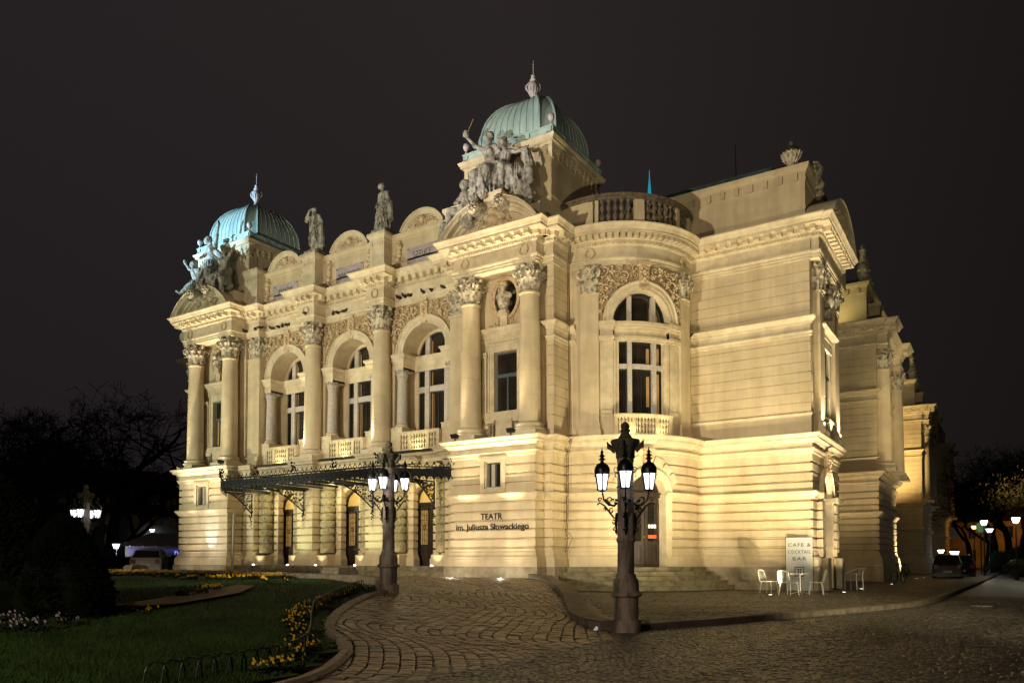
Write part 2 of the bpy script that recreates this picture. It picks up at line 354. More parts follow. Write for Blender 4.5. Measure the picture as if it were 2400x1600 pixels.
def plen(path): return sum(math.hypot(path[i+1][0]-path[i][0], path[i+1][1]-path[i][1]) for i in range(len(path)-1))
def along(path, spacing, off0=0.0, skipend=0.0):
    # evenly spaced (x, y, nx, ny, tx, ty) per straight run
    res = []
    for i in range(len(path)-1):
        a, b = path[i], path[i+1]; L = math.hypot(b[0]-a[0], b[1]-a[1])
        tx, ty = (b[0]-a[0])/L, (b[1]-a[1])/L
        res.append((a, L, tx, ty))
    return res
def ramp(X):
    t = min(1, max(0, (-5.5-X)/11.5)); return .64*t*t*(3-2*t)
# ================================================================= THE THEATRE
X0 = -28.1; PC = 9.85; BAY = 4.82; PIER = 2.41
def mx(x): return 2*X0 - x
KR = (-15.1, 32.4); KL = (mx(-15.1), 32.4)
TH = empty("theatre_building", (X0, 30, 0.64), 0, "cream stucco theatre floodlit at night, with two green domes and a columned front", "theatre")
def tp(mb, name, m, smooth=False, parent=None, **k):
    o = mb.build(name, m, None, smooth, **k); o.parent = parent or TH
    if o.parent == TH: o.matrix_parent_inverse = Matrix.Translation(-Vector(TH.location))
    return o
def te(name, loc, rz=0):
    o = empty(name, loc, rz); o.parent = TH; o.matrix_parent_inverse = Matrix.Translation(-Vector(TH.location)); return o
def half(xin, yin, ypav, xpr, yrec, xret, r, ypl, xc, yend, step=4):
    a0 = -degrees_acos((xret-KR[0])/r); a1 = math.degrees(math.asin((ypl-KR[1])/r))
    return [(xin, yin), (xin, ypav), (xpr, ypav), (xpr, yrec), (xret, yrec)] + arcpts(KR[0], KR[1], r, a0, a1, step) + [(xc, ypl), (xc, yend)]
def degrees_acos(v): return math.degrees(math.acos(v))
def fullpath(center, *args, **k):
    R_ = half(*args, **k); L_ = [(mx(x), y) for x, y in reversed(R_)]
    L_[0] = (L_[0][0]+1.5, L_[0][1]); L_[1] = (L_[1][0]+1.5, L_[1][1])
    return L_, center, R_
PXI, PXR = -20.45, -16.1      # right pavilion, inner and outer corner
# ---- lower storey
SEAMS1 = [1.88+.005, 2.27, 2.65, 3.03, 3.42, 3.80]; SEAMS2 = [4.58, 4.97, 5.36]
def rustrows(seams, g=.09):
    o = []
    for z in seams: o += [(0, z-.05), (-.015, z-.035), (-g-.02, z-.03), (-g-.02, z+.025), (0, z+.06)]
    return o
PLINTH = [(.16, 1.09), (.16, 1.40), (.14, 1.42), (.14, 1.48), (.06, 1.58), (.03, 1.70), (0, 1.74)]
BANDM = [(0, 3.90), (.05, 3.93), (.06, 3.98), (.13, 4.06), (.18, 4.12), (.18, 4.18), (0, 4.22)]
TOPM = [(0, 5.72), (.05, 5.75), (.06, 5.83), (.11, 5.90), (.11, 5.94), (.02, 5.96), (.02, 6.13), (.08, 6.16), (.14, 6.25), (.28, 6.29), (.28, 6.36), (.32, 6.40), (.39, 6.48), (.39, 6.52), (-.15, 6.55)]
LOWP = PLINTH + rustrows(SEAMS1) + BANDM + rustrows(SEAMS2) + TOPM[:6]
L_, _, R_ = fullpath([], PXI, 28.75, 26.85, PXR, 27.5, -15.65, 3.85, 32.7, -6.5, 38.6)
def sub(path, pts):
    "insert points (x, y) lying on straight runs"
    out = [path[0]]
    for i in range(len(path)-1):
        a, b = path[i], path[i+1]; L = math.hypot(b[0]-a[0], b[1]-a[1]); c = []
        for p in pts:
            t = ((p[0]-a[0])*(b[0]-a[0]) + (p[1]-a[1])*(b[1]-a[1]))/L/L
            if 1e-4 < t < 1-1e-4 and math.hypot(a[0]+t*(b[0]-a[0])-p[0], a[1]+t*(b[1]-a[1])-p[1]) < 0.02: c.append((t, p))
        out += [p for t, p in sorted(c)] + [b]
    return out
WX0, WX1 = -18.62, -17.76     # small mezzanine window
def lowmask(mid):
    x, y = mid
    for f in (lambda v: v, mx):
        u = f(x)
        if abs(y-26.85) < .01 and WX0 < u < WX1: return [(4.40, 5.56)]
        if y > 28.2 and u < -11:
            a = (math.degrees(atan2(y-KR[1], u-KR[0]))+45)*pi/180*3.85
            if abs(a) < .80:
                return [(-5, 4.10 + sqrt(max(0, .8**2-a*a)))]
    if abs(x+6.5) < .01 and 34.4 < y < 36.2:
        return [(-5, 4.1 + sqrt(max(0, .9**2-(y-35.3)**2)))]
    return []
def bayarc_fine(path, r, hw):
    # finer steps across the opening in the bay
    res = []
    for x, y in path: res.append((x, y))
    K = KR if path[-1][0] > X0 else KL; sgn = -45 if K is KR else -135
    ang = [math.degrees(v/r) for v in [hw*math.sin(k*pi/24) for k in range(-12, 13)]]
    keep = [p for p in res if not (p[1] > 28 and abs(math.hypot(p[0]-K[0], p[1]-K[1])-r) < .01 and abs(math.degrees(atan2(p[1]-K[1], p[0]-K[0]))-sgn) < math.degrees(hw/r)+.5)]
    idx = max([i for i, p in enumerate(keep) if p[1] > 28 and abs(math.hypot(p[0]-K[0], p[1]-K[1])-r) < .01 and math.degrees(atan2(p[1]-K[1], p[0]-K[0])) < sgn] or [0]) + 1
    new = [(K[0]+r*cos(radians(sgn+a)), K[1]+r*sin(radians(sgn+a))) for a in ang]
    return keep[:idx] + new + keep[idx:]
Rl = sub(bayarc_fine(R_, 3.85, .80), [(WX0, 26.85), (WX1, 26.85)] + [(-6.5, 35.3+.9*sin(k*pi/16)) for k in range(-8, 9)])
Ll = sub(L_, [(mx(WX0), 26.85), (mx(WX1), 26.85)])
b = MB(); b.sweep(Rl, LOWP, lowmask); tp(b, "rusticated_wall", STUC)
b = MB(); b.sweep(Ll, LOWP, lambda m: [(4.40, 5.56)] if abs(m[1]-26.85) < .01 and mx(WX1) < m[0] < mx(WX0) else [])
tp(b, "rusticated_wall", STUC)
b = MB(); BP = [(.21, -.2), (.21, 1.05), (.19, 1.09), (.1, 1.092)]
def basemask(mid):
    m = lowmask(mid); return [(-5, 3)] if m and m[0][0] < 0 else []
b.sweep(Rl, BP, basemask); tp(b, "stone_base", BASE); b = MB(); b.sweep(L_, BP); tp(b, "stone_base", BASE)
# string course right round, with breaks over the piers
CS = [(X0-7.8, 27.55), (X0-6.62, 27.55), (X0-6.62, 28.0), (X0-3.03, 28.0), (X0-3.03, 27.55), (X0-1.79, 27.55), (X0-1.79, 28.0), (X0+1.79, 28.0), (X0+1.79, 27.55), (X0+3.03, 27.55), (X0+3.03, 28.0), (X0+6.62, 28.0), (X0+6.62, 27.55), (X0+7.8, 27.55)]
Lp, _, Rp = fullpath([], PXI, 27.55, 26.85, PXR, 27.5, -15.65, 3.85, 32.7, -6.5, 38.6)
SP = Lp[:-1] + [(mx(PXI), 27.55)] + CS[1:-1] + [(PXI, 27.55)] + Rp[1:]
b = MB(); b.sweep(SP, TOPM[5:]); tp(b, "string_course", STUC2, smooth=30)
# ledge decks behind the string course
b = MB()
b.box(mx(PXI), PXI, 27.6, 29.6, 6.40, 6.525); b.box(PXI, PXR, 26.9, 29, 6.40, 6.525); b.box(mx(PXR), mx(PXI), 26.9, 29, 6.40, 6.525)
b.box(PXR-.1, -15.7, 27.55, 29, 6.40, 6.52); b.box(-11.3, -6.55, 32.75, 34, 6.40, 6.525)
for K in (KR, KL): b.lathe([(3.83, 6.40), (3.83, 6.53)], (K[0], K[1], 0), 60)
tp(b, "ledge", FLAT)
# ---- entrance front under the canopy
PIERX = [X0-7.2, X0-PIER, X0+PIER, X0+7.2]
CPL = [(.11, 1.08), (.11, 1.40), (.09, 1.44), (.02, 1.60), (0, 1.66)]
CLOW = CPL + rustrows(SEAMS1) + [(0, 2.45), (0, 2.46)][:0] + rustrows([4.19] + SEAMS2, .06) + TOPM[:6]
for i, x in enumerate(PIERX):
    b = MB(); yf = 27.62 if i in (1, 2) else 27.78
    b.sweep([(x-.57, 28.8), (x-.57, yf), (x+.57, yf), (x+.57, 28.8)], CLOW)
    for sgn in (-1, 1):
        if (i == 0 and sgn < 0) or (i == 3 and sgn > 0): continue
        xx = x + sgn*1.62
        b.sweep([(xx-.17, 28.8), (xx-.17, 28.45), (xx+.17, 28.45), (xx+.17, 28.8)], CLOW)
        # pedestals of the rough half columns
        c = x + sgn*1.02
        b.bbox(c-.42, c+.42, 27.85, 28.7, 1.08, 1.62)
    tp(b, "entrance_pier", STUC)
for i, x in enumerate(PIERX):
    for sgn in (-1, 1):
        if (i == 0 and sgn < 0) or (i == 3 and sgn > 0): continue
        b = MB(); c = x + sgn*1.02; zs = [1.70] + [z for z in (2.27, 2.65, 3.03, 3.42, 3.80, 4.19, 4.58, 4.97, 5.36, 5.72)]
        for k in range(len(zs)-1):
            z0, z1 = zs[k]+.02, zs[k+1]-.02; pr = [(.30, z0), (.365, z0+.03), (.385, (z0+z1)/2), (.365, z1-.03), (.30, z1)]
            vs = len(b.v); b.lathe(pr, (c, 28.28, 0), 24)
            for q in range(vs, len(b.v)):
                vx, vy, vz = b.v[q]; h = .016*math.sin(vx*61+vz*37)*math.sin(vz*83+vx*29) + random.uniform(-.014, .014); dx, dy = vx-c, vy-28.28; l = math.hypot(dx, dy) or 1
                b.v[q] = (vx+dx/l*h, vy+dy/l*h, vz)
            b.lathe([(.28, z1-.02), (.28, z1+.06)], (c, 28.28, 0), 16)
        tp(b, "vermiculated_half_column", ROCK)
mp = flatmap(X0, 28.75, 1, 0)
b = MB()
def wall_with_arch(b, mp, s0, s1, z0, z1, cs, cz, r, zb, n=20, d=0, rev=.4, hw=None):
    "panel with an arched opening reaching down to zb; reveal of depth rev"
    hw = hw or r
    b.quad(mp(s0, z0, d), mp(cs-hw, z0, d), mp(cs-hw, z1, d), mp(s0, z1, d)); b.quad(mp(cs+hw, z0, d), mp(s1, z0, d), mp(s1, z1, d), mp(cs+hw, z1, d))
    P = [(cs - r*cos(pi*i/n), cz + r*sin(pi*i/n)) for i in range(n+1)]
    if hw > r:
        b.quad(mp(cs-hw, cz, d), mp(cs-r, cz, d), mp(cs-r, z1, d), mp(cs-hw, z1, d)); b.quad(mp(cs+r, cz, d), mp(cs+hw, cz, d), mp(cs+hw, z1, d), mp(cs+r, z1, d))
    for i in range(n):
        b.quad(mp(P[i][0], P[i][1], d), mp(P[i+1][0], P[i+1][1], d), mp(P[i+1][0], z1, d), mp(P[i][0], z1, d))
        if rev: b.quad(mp(P[i][0], P[i][1], d), mp(P[i+1][0], P[i+1][1], d), mp(P[i+1][0], P[i+1][1], d-rev), mp(P[i][0], P[i][1], d-rev))
    if zb > z0: b.quad(mp(cs-hw, z0, d), mp(cs+hw, z0, d), mp(cs+hw, zb, d), mp(cs-hw, zb, d))
    if rev:
        for sg in (-1, 1):
            b.quad(mp(cs+sg*hw, zb, d), mp(cs+sg*hw, cz, d), mp(cs+sg*hw, cz, d-rev), mp(cs+sg*hw, zb, d-rev))
            if hw > r: b.quad(mp(cs+sg*hw, cz, d), mp(cs+sg*r, cz, d), mp(cs+sg*r, cz, d-rev), mp(cs+sg*hw, cz, d-rev))
for c in (-BAY, 0, BAY): wall_with_arch(b, mp, c-2.41, c+2.41, 1.0, 6.4, c, 4.15, .90, 1.0, rev=.38)
tp(b, "entrance_wall", STUC)
# grooves of that wall as narrow projecting courses, and the surround of each door
b = MB()
for c in (-BAY, 0, BAY):
    for sg in (-1, 1):
        zs = [1.66] + SEAMS1 + [4.19] + SEAMS2 + [5.75]
        for k in range(len(zs)-1):
            a0 = c + sg*1.30; a1 = c + sg*1.75
            if zs[k] > 4.1: a0 = c + sg*1.36
            b.fbox(mp, min(a0, a1), max(a0, a1), zs[k]+.025, zs[k+1]-.025, 0, .06)
tp(b, "rusticated_course", STUC)
ARCHP = lambda r0, r1, d: [(r0, -.1), (r0, d*.75), (r0+.35*(r1-r0), d*.75), (r0+.38*(r1-r0), d*.9), (r0+.75*(r1-r0), d*.9), (r0+.8*(r1-r0), d), (r0+.85*(r1-r0), d*1.35), (r1, d*1.35), (r1, -.02)]
for c in (-BAY, 0, BAY):
    D = MB()
    D.ring(mp, c, 4.15, ARCHP(.90, 1.27, .10), 0, pi, 24)
    for sg in (-1, 1):
        D.fbox(mp, c+sg*1.08-.17, c+sg*1.08+.17, 1.08, 3.92, -.05, .11); D.fbox(mp, c+sg*1.085-.20, c+sg*1.085+.20, 3.93, 4.01, -.05, .15); D.fbox(mp, c+sg*1.085-.23, c+sg*1.085+.23, 4.012, 4.15, -.05, .19)
    dr = tp(D, "door_surround", STUC2)
    # door leaves with glazed grilles
    door = MB(); door.fbox(mp, c-.9, c+.9, 4.02, 4.16, -.40, -.26)
    for sg in (-1, 1):
        a, e_ = (c-.88, c-.01) if sg < 0 else (c+.01, c+.88)
        door.fbox(mp, a, e_, 1.08, 4.02, -.42, -.34)
        door.fbox(mp, a+.10, e_-.10, 1.22, 1.95, -.34, -.315); door.fbox(mp, a+.17, e_-.17, 1.30, 1.87, -.315, -.295)
        for (p, q, z0, z1) in ((a+.14, a+.22, 2.1, 3.85), (e_-.22, e_-.14, 2.1, 3.85), (a+.14, e_-.14, 2.02, 2.12), (a+.14, e_-.14, 3.78, 3.88)): door.fbox(mp, p, q, z0, z1, -.345, -.30)
    do = tp(door, "entrance_door", WOOD)
    for sg in (-1, 1):
        a, e_ = (c-.88, c-.01) if sg < 0 else (c+.01, c+.88)
        g = MB(); g.fbox(mp, a+.22, e_-.22, 2.12, 3.78, -.345, -.334)
        go = g.build("door_glass", DOORG, do)
        g = MB()
        for k in range(1, 4): g.fbox(mp, a+.22+(e_-a-.44)*k/4-.008, a+.22+(e_-a-.44)*k/4+.008, 2.12, 3.78, -.333, -.318)
        for k in range(1, 7): g.fbox(mp, a+.22, e_-.22, 2.12+1.66*k/7-.009, 2.12+1.66*k/7+.009, -.333, -.318)
        m_ = (a+e_)/2; g.ring(mp, m_, 2.95, [(.07, -.333), (.07, -.31), (.10, -.31), (.10, -.333)], 0, 2*pi, 16)
        g.build("grille", IRON, do)
    fl = MB(); P = [mp(c - .87*cos(pi*i/20), 4.16 + .87*sin(pi*i/20), -.36) for i in range(21)]
    fl.add(P, [tuple(range(21))]); tp(fl, "fanlight", FANL)
    fb = MB(); fb.ring(mp, c, 4.15, [(.80, -.36), (.80, -.28), (.9, -.28)], 0, pi, 20); tp(fb, "fanlight_frame", WOOD)
# steps along the entrance
b = MB(); b.bbox(mx(PXI), PXI, 27.15, 29.4, .0, 1.085, .015); b.bbox(mx(PXI), PXI, 26.80, 27.155, .0, .865, .015)
tp(b, "entrance_step", STEPM)
# ================================================================= ornament kit
def leaf(b, base, up, out, side, h, w, curl, n=5):
    "curled acanthus leaf"
    base, up, out, side = Vector(base), Vector(up), Vector(out), Vector(side); vs = []
    for i in range(n+1):
        t = i/n; ww = w*(0.75+0.5*sin(pi*min(1, t*1.25)))*(1 if t < .8 else (1-t)/.2*.8+.2)*.5
        hh = h*sin(t*pi*.62)/sin(pi*.62)*(1 if t < .85 else 1-(t-.85)*.9); oo = curl*(t**2.6)
        c = base + up*hh + out*oo
        vs += [tuple(c - side*ww), tuple(c + out*.25*w), tuple(c + side*ww)]
    fs = []
    for i in range(n):
        for k in range(2): fs.append((i*3+k, i*3+k+1, i*3+k+4, i*3+k+3))
    b.add(vs, fs)
def capital_mesh(b, r, h, c=(0,0,0), sy=1.0):
    q = MB()
    q.lathe([(r*1.04, 0), (r*1.10, .02*h), (r*1.04, .06*h), (r*.97, .08*h), (r*.98, .5*h), (r*1.08, .75*h), (r*1.28, .86*h)], (0,0,0), 20)
    for row, (n, z, hh, off, cu, w) in enumerate(((8, .06, .40, 0, .20, .62), (8, .22, .46, pi/8, .27, .62), (16, .50, .26, 0, .22, .30))):
        for k in range(n):
            a = 2*pi*k/n + off; o = Vector((cos(a), sin(a), 0)); s_ = Vector((-sin(a), cos(a), 0))
            leaf(q, o*r*1.0 + Vector((0, 0, z*h)), (0, 0, 1), o, s_, hh*h, w*r, cu*h)
    for k in range(4):   # corner volutes
        a = pi/4 + k*pi/2; o = Vector((cos(a), sin(a), 0)); z = Vector((0, 0, 1)); pts = []
        for i in range(16):
            t = i/15; an = -pi*.5 + t*2.6*pi; rr = .15*h*(1-.75*t)
            pts.append(o*(r*1.42 + rr*cos(an)) + z*(.72*h + rr*sin(an)))
        q.tube([o*r*1.02 + z*.50*h] + pts, [.035*h] + [.05*h*(1-.5*i/15) for i in range(16)], 5)
        q.ball(o*r*1.42 + z*.72*h, .055*h, 6)
        a = k*pi/2; o = Vector((cos(a), sin(a), 0)); s_ = Vector((-sin(a), cos(a), 0))
        for sg in (-1, 1):
            pts = [o*(r*1.18) + s_*sg*(.12*h*cos(t_)*(1-.08*t_) + .10*h) + z*(.66*h + .11*h*sin(t_)*(1-.08*t_)) for t_ in [i*.5 for i in range(11)]]
            q.tube(pts, .028*h, 5)
        q.ball(o*r*1.30 + z*.90*h, .10*h, 8)
    # abacus with hollow sides
    R = r*1.62; pts = []
    for k in range(4):
        a = pi/4 + k*pi/2; cx, cy = R*cos(a), R*sin(a); b2 = a + pi/2; ex, ey = R*cos(b2), R*sin(b2)
        for t in (0.06, .25, .5, .75, .94):
            dip = .26*r*sin(pi*t); mxx, myy = cx+(ex-cx)*t, cy+(ey-cy)*t; l = math.hypot(mxx, myy); pts.append((mxx*(1-dip/l), myy*(1-dip/l)))
    n = len(pts)
    for z0, z1, f in ((.88*h, .94*h, .94), (.94*h, 1.0*h, 1.0)):
        q.add([(x*f, y*f, z0) for x, y in pts] + [(x*f, y*f, z1) for x, y in pts], [(i, (i+1) % n, n+(i+1) % n, n+i) for i in range(n)] + [tuple(range(n-1, -1, -1)), tuple(range(n, 2*n))])
    b.add([(x+c[0], y*sy+c[1], z+c[2]) for x, y, z in q.v], q.f)
def base_prof(r, h, z=0):
    return [(r*1.42, z+.36*h), (r*1.46, z+.40*h), (r*1.46, z+.52*h), (r*1.38, z+.58*h), (r*1.22, z+.60*h), (r*1.18, z+.68*h), (r*1.24, z+.72*h), (r*1.30, z+.78*h), (r*1.28, z+.86*h), (r*1.14, z+.90*h), (r*1.08, z+.94*h), (r, z+h)]
def shaft_prof(r, z0, z1, drums=5):
    p = [(r, z0)]
    for k in range(1, drums):
        z = z0 + (z1-z0)*k/drums; rr = r*(1 - .14*(k/drums)**1.6); p += [(rr, z-.015), (rr-.012, z-.008), (rr-.012, z+.008), (rr, z+.015)]
    return p + [(r*.86, z1-.12), (r*.87, z1-.10), (r*.95, z1-.06), (r*.95, z1)]
def make_column(x, y, z0=6.53, r=.47, zs=7.15, zc=12.62, zt=13.80, drums=5):
    e_ = te("column", (x, y, z0))
    q = MB(); q.lathe(shaft_prof(r, zs-z0, zc-z0, drums), (0,0,0), 32); q.build("shaft", STUC, e_, smooth=35)
    q = MB(); h = zs-z0; q.box(-r*1.5, r*1.5, -r*1.5, r*1.5, 0, .36*h+.002); q.lathe(base_prof(r, h), (0,0,0), 32); q.build("base", STUC2, e_, smooth=30)
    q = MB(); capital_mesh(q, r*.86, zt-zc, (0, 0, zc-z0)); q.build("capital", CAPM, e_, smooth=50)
    return e_
col0 = make_column(PXI+.85-.02, 27.42); COLS = []
cx_ = [-19.78, -16.72]
col0.location.x = cx_[0]
for x, y in ((cx_[1], 27.42), (mx(cx_[0]), 27.42), (mx(cx_[1]), 27.42), (X0-PIER, 28.12), (X0+PIER, 28.12)):
    copy_tree(col0, loc=(x, y, 6.53))
def pilaster(mp, s, w, d, z0=6.53, zs=7.15, zc=12.62, zt=13.80, ns=3, name="pilaster", capm=CAPM, joints=5):
    q = MB(); h = zs-z0; q.fbox(mp, s-w/2*1.22, s+w/2*1.22, z0, z0+.36*h, -.05, d*1.6, ns)
    for (f, dd, a, b_) in ((1.18, 1.45, .362, .56), (1.08, 1.2, .562, .70), (1.14, 1.32, .702, .86), (1.05, 1.1, .862, 1.0)): q.fbox(mp, s-w/2*f, s+w/2*f, z0+a*h, z0+b_*h, -.05, d*dd, ns)
    zz = [zs + (zc-.1-zs)*k/joints for k in range(joints+1)]
    for k in range(joints): q.fbox(mp, s-w/2, s+w/2, zz[k]+.008, zz[k+1]-.008, -.05, d, ns)
    q.fbox(mp, s-w/2+.01, s+w/2-.01, zs, zc-.1, -.05, d-.012, ns)
    q.fbox(mp, s-w/2*1.06, s+w/2*1.06, zc-.1, zc, -.05, d*1.15, ns)
    p = tp(q, name, STUC)
    q = MB(); t = MB(); capital_mesh(t, w/2*.93, zt-zc, (0, 0, 0))
    for fi in t.f: pass
    q.add([mp(s + x, zc + z, d*.35 - y*.62) for x, y, z in t.v], t.f)
    q.fbox(mp, s-w/2*.98, s+w/2*.98, zc, zt-.1, -.05, d*.9, ns)
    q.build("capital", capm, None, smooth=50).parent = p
    return p
def scroll(b, mp, s, z, R, a0, turn=1, d=.05, th=None):
    th = th or R*.17; pts = []
    for i in range(13):
        t = i/12; an = a0 + turn*t*2.1*pi; rr = R*(1-.78*t); pts.append(mp(s + rr*cos(an), z + rr*sin(an), d))
    tail = [mp(s + R*cos(a0) + R*.9*sin(a0)*turn*k, z + R*sin(a0) - R*.9*cos(a0)*turn*k, d*.5) for k in (1.0, .5)]
    b.tube(tail + pts, [th*.5, th*.9] + [th*(1-.3*i/12) for i in range(13)], 5)
    b.ball(mp(s, z, d+.01), R*.26, 6)
def bud(b, mp, s, z, R, d=.05):
    k = random.uniform(.5, 1.0); c = mp(s, z, d); n_ = random.choice((3, 4, 5)); a = random.uniform(0, 6.28)
    for i in range(n_):
        aa = a + 6.283*i/n_; b.ball(mp(s + R*.5*cos(aa), z + R*.5*sin(aa), d), R*.38, 6, sz=1)
    b.ball(mp(s, z, d+R*.25), R*.33, 6)
def relief(mp, test, s0, s1, z0, z1, size=.15, n=90, d=.05, tries=14, b=None):
    b = b or MB(); pts = []
    for _ in range(n*tries):
        if len(pts) >= n: break
        s_, z_ = random.uniform(s0, s1), random.uniform(z0, z1); sz = size*random.uniform(.6, 1.1)
        if not test(s_, z_, sz*.8): continue
        if any((s_-p)**2 + (z_-q)**2 < (.72*(sz+w))**2 for p, q, w in pts): continue
        pts.append((s_, z_, sz))
        if random.random() < .62: scroll(b, mp, s_, z_, sz, random.uniform(0, 6.28), random.choice((-1, 1)), d)
        else: bud(b, mp, s_, z_, sz*.9, d)
        a = random.uniform(0, 6.28); c_, s2 = cos(a), sin(a); L = sz*1.1
        vs = [mp(s_ + (u*c_ - v*s2)*L, z_ + (u*s2 + v*c_)*L, dd) for u, v, dd in ((.5, 0, .02), (1.0, .28, d*1.3), (1.5, 0, .03), (1.0, -.28, d*1.3), (1.0, 0, d*1.9))]
        b.add(vs, [(0, 1, 4), (1, 2, 4), (2, 3, 4), (3, 0, 4)])
    return b
def keyhead(b, mp, s, z0, z1, w=.42, d=.22):
    h = z1-z0; b.fbox(mp, s-w/2, s+w/2, z0+.05*h, z1, 0, d*.55); b.fbox(mp, s-w*.62, s+w*.62, z1-.10*h, z1+.02*h, 0, d*1.15)
    b.fbox(mp, s-w*.40, s+w*.40, z0, z0+.10*h, 0, d*.8)
    zc = z0 + .60*h
    for (u, v, dd, R) in ((0, .06, .8, .20), (0, -.05, .95, .13), (0, -.22, .75, .15), (-.08, -.30, .7, .10), (.08, -.30, .7, .10), (0, -.40, .65, .10), (-.2, .08, .6, .11), (.2, .08, .6, .11), (0, .0, 1.25, .05), (-.17, -.12, .6, .10), (.17, -.12, .6, .10), (-.14, .24, .6, .12), (.14, .24, .6, .12), (0, .28, .75, .12)):
        b.ball(mp(s + u*w*1.5, zc + v*h*.8, d*dd), R*w*1.25, 8)
BALP = [(.055, 0), (.06, .04), (.045, .07), (.03, .12), (.045, .20), (.065, .30), (.06, .38), (.035, .46), (.03, .50), (.035, .54), (.06, .62), (.065, .70), (.045, .80), (.03, .88), (.045, .93), (.06, .96), (.055, 1.0)]
def balustrade(mp, s0, s1, z0, z1, d, groups, ns=1, th=.22, m=STUC2, name="balustrade", rail=.13, w=1.0, posts=None):
    q = MB(); q.fbox(mp, s0, s1, z0, z0+.12, d-th/2, d+th/2, ns); q.fbox(mp, s0, s1, z1-rail*.55, z1, d-th/2-.04, d+th/2+.04, ns); q.fbox(mp, s0, s1, z1-rail, z1-rail*.55-.002, d-th/2, d+th/2, ns)
    dw = .14; tot = sum(groups); L = (s1-s0) - dw*(len(groups)+1); g = L/tot; s = s0 + dw; q.fbox(mp, s0, s0+dw, z0+.12, z1-rail, d-th/2+.01, d+th/2-.01); p = None
    bal = MB()
    for n_ in groups:
        for k in range(n_):
            cs = s + g*(k+.5); h = z1-rail-z0-.12; vs0 = len(bal.v)
            prof = [(r*w*1.1, z*h) for r, z in BALP]
            t = MB(); t.lathe(prof, (0,0,0), 10); bal.add([mp(cs + x, z0+.12 + z, d + y) for x, y, z in t.v], t.f)
        s += g*n_; q.fbox(mp, s, s+dw, z0+.12, z1-rail, d-th/2+.01, d+th/2-.01); s += dw
    p = tp(q, name, m); bal.build("balusters", m, p, smooth=60); return p
# ================================================================= upper storey, middle
mc = flatmap(X0, 28.5, 1, 0); ZI0, ZI1 = 10.68, 11.40
b = MB()
for c in (-BAY, 0, BAY):
    wall_with_arch(b, mc, c-2.41, c+2.41, 6.5, 14.0, c, ZI1, 1.32, 6.5, 28, rev=0, hw=1.9)
    # soffit of the arch
    for i in range(28):
        P = [(c - 1.32*cos(pi*k/28), ZI1 + 1.32*sin(pi*k/28)) for k in (i, i+1)]
        b.quad(mc(P[0][0], P[0][1], 0), mc(P[1][0], P[1][1], 0), mc(P[1][0], P[1][1], -1.0), mc(P[0][0], P[0][1], -1.0))
    for sg in (-1, 1):
        b.quad(mc(c+sg*1.9, 6.5, 0), mc(c+sg*1.9, ZI1, 0), mc(c+sg*1.9, ZI1, -1.0), mc(c+sg*1.9, 6.5, -1.0))
    # back wall
    wall_with_arch(b, mc, c-1.95, c+1.95, 6.5, 12.9, c, ZI1, 1.18, 7.6, 24, d=-.98, rev=.14, hw=1.18)
for sg in (-1, 1): b.quad(mc(sg*7.23, 6.5, 0), mc(sg*7.66, 6.5, 0), mc(sg*7.66, 14, 0), mc(sg*7.23, 14, 0))
tp(b, "upper_wall", STUC)
q = MB()
def spandrel(c, r):
    return lambda s, z, m: abs(s-c) < 1.92-m*.3 and z < 13.80-m and (s-c)**2 + (z-ZI1)**2 > (r+m)**2 and (abs(s-c) > .38)
bb = MB()
for c in (-BAY, 0, BAY):
    # coloured ground of the spandrels (thin slab) and the foliage on it
    P = [(c - 1.74*cos(pi*i/28), ZI1 + 1.74*sin(pi*i/28)) for i in range(29)]
    for i in range(28): bb.quad(mc(P[i][0], P[i][1], .012), mc(P[i+1][0], P[i+1][1], .012), mc(P[i+1][0], 13.82, .012), mc(P[i][0], 13.82, .012))
    for sg in (-1, 1): bb.quad(mc(c+sg*1.74, ZI1+.1, .012), mc(c+sg*1.92, ZI1+.1, .012), mc(c+sg*1.92, 13.82, .012), mc(c+sg*1.74, 13.82, .012))
    relief(mc, spandrel(c, 1.76), c-1.9, c+1.9, ZI1+.2, 13.8, .20, 110, .11, b=q)
o = tp(bb, "spandrel_ground", ORNBACK); tp(q, "spandrel_foliage", ORN, smooth=60)
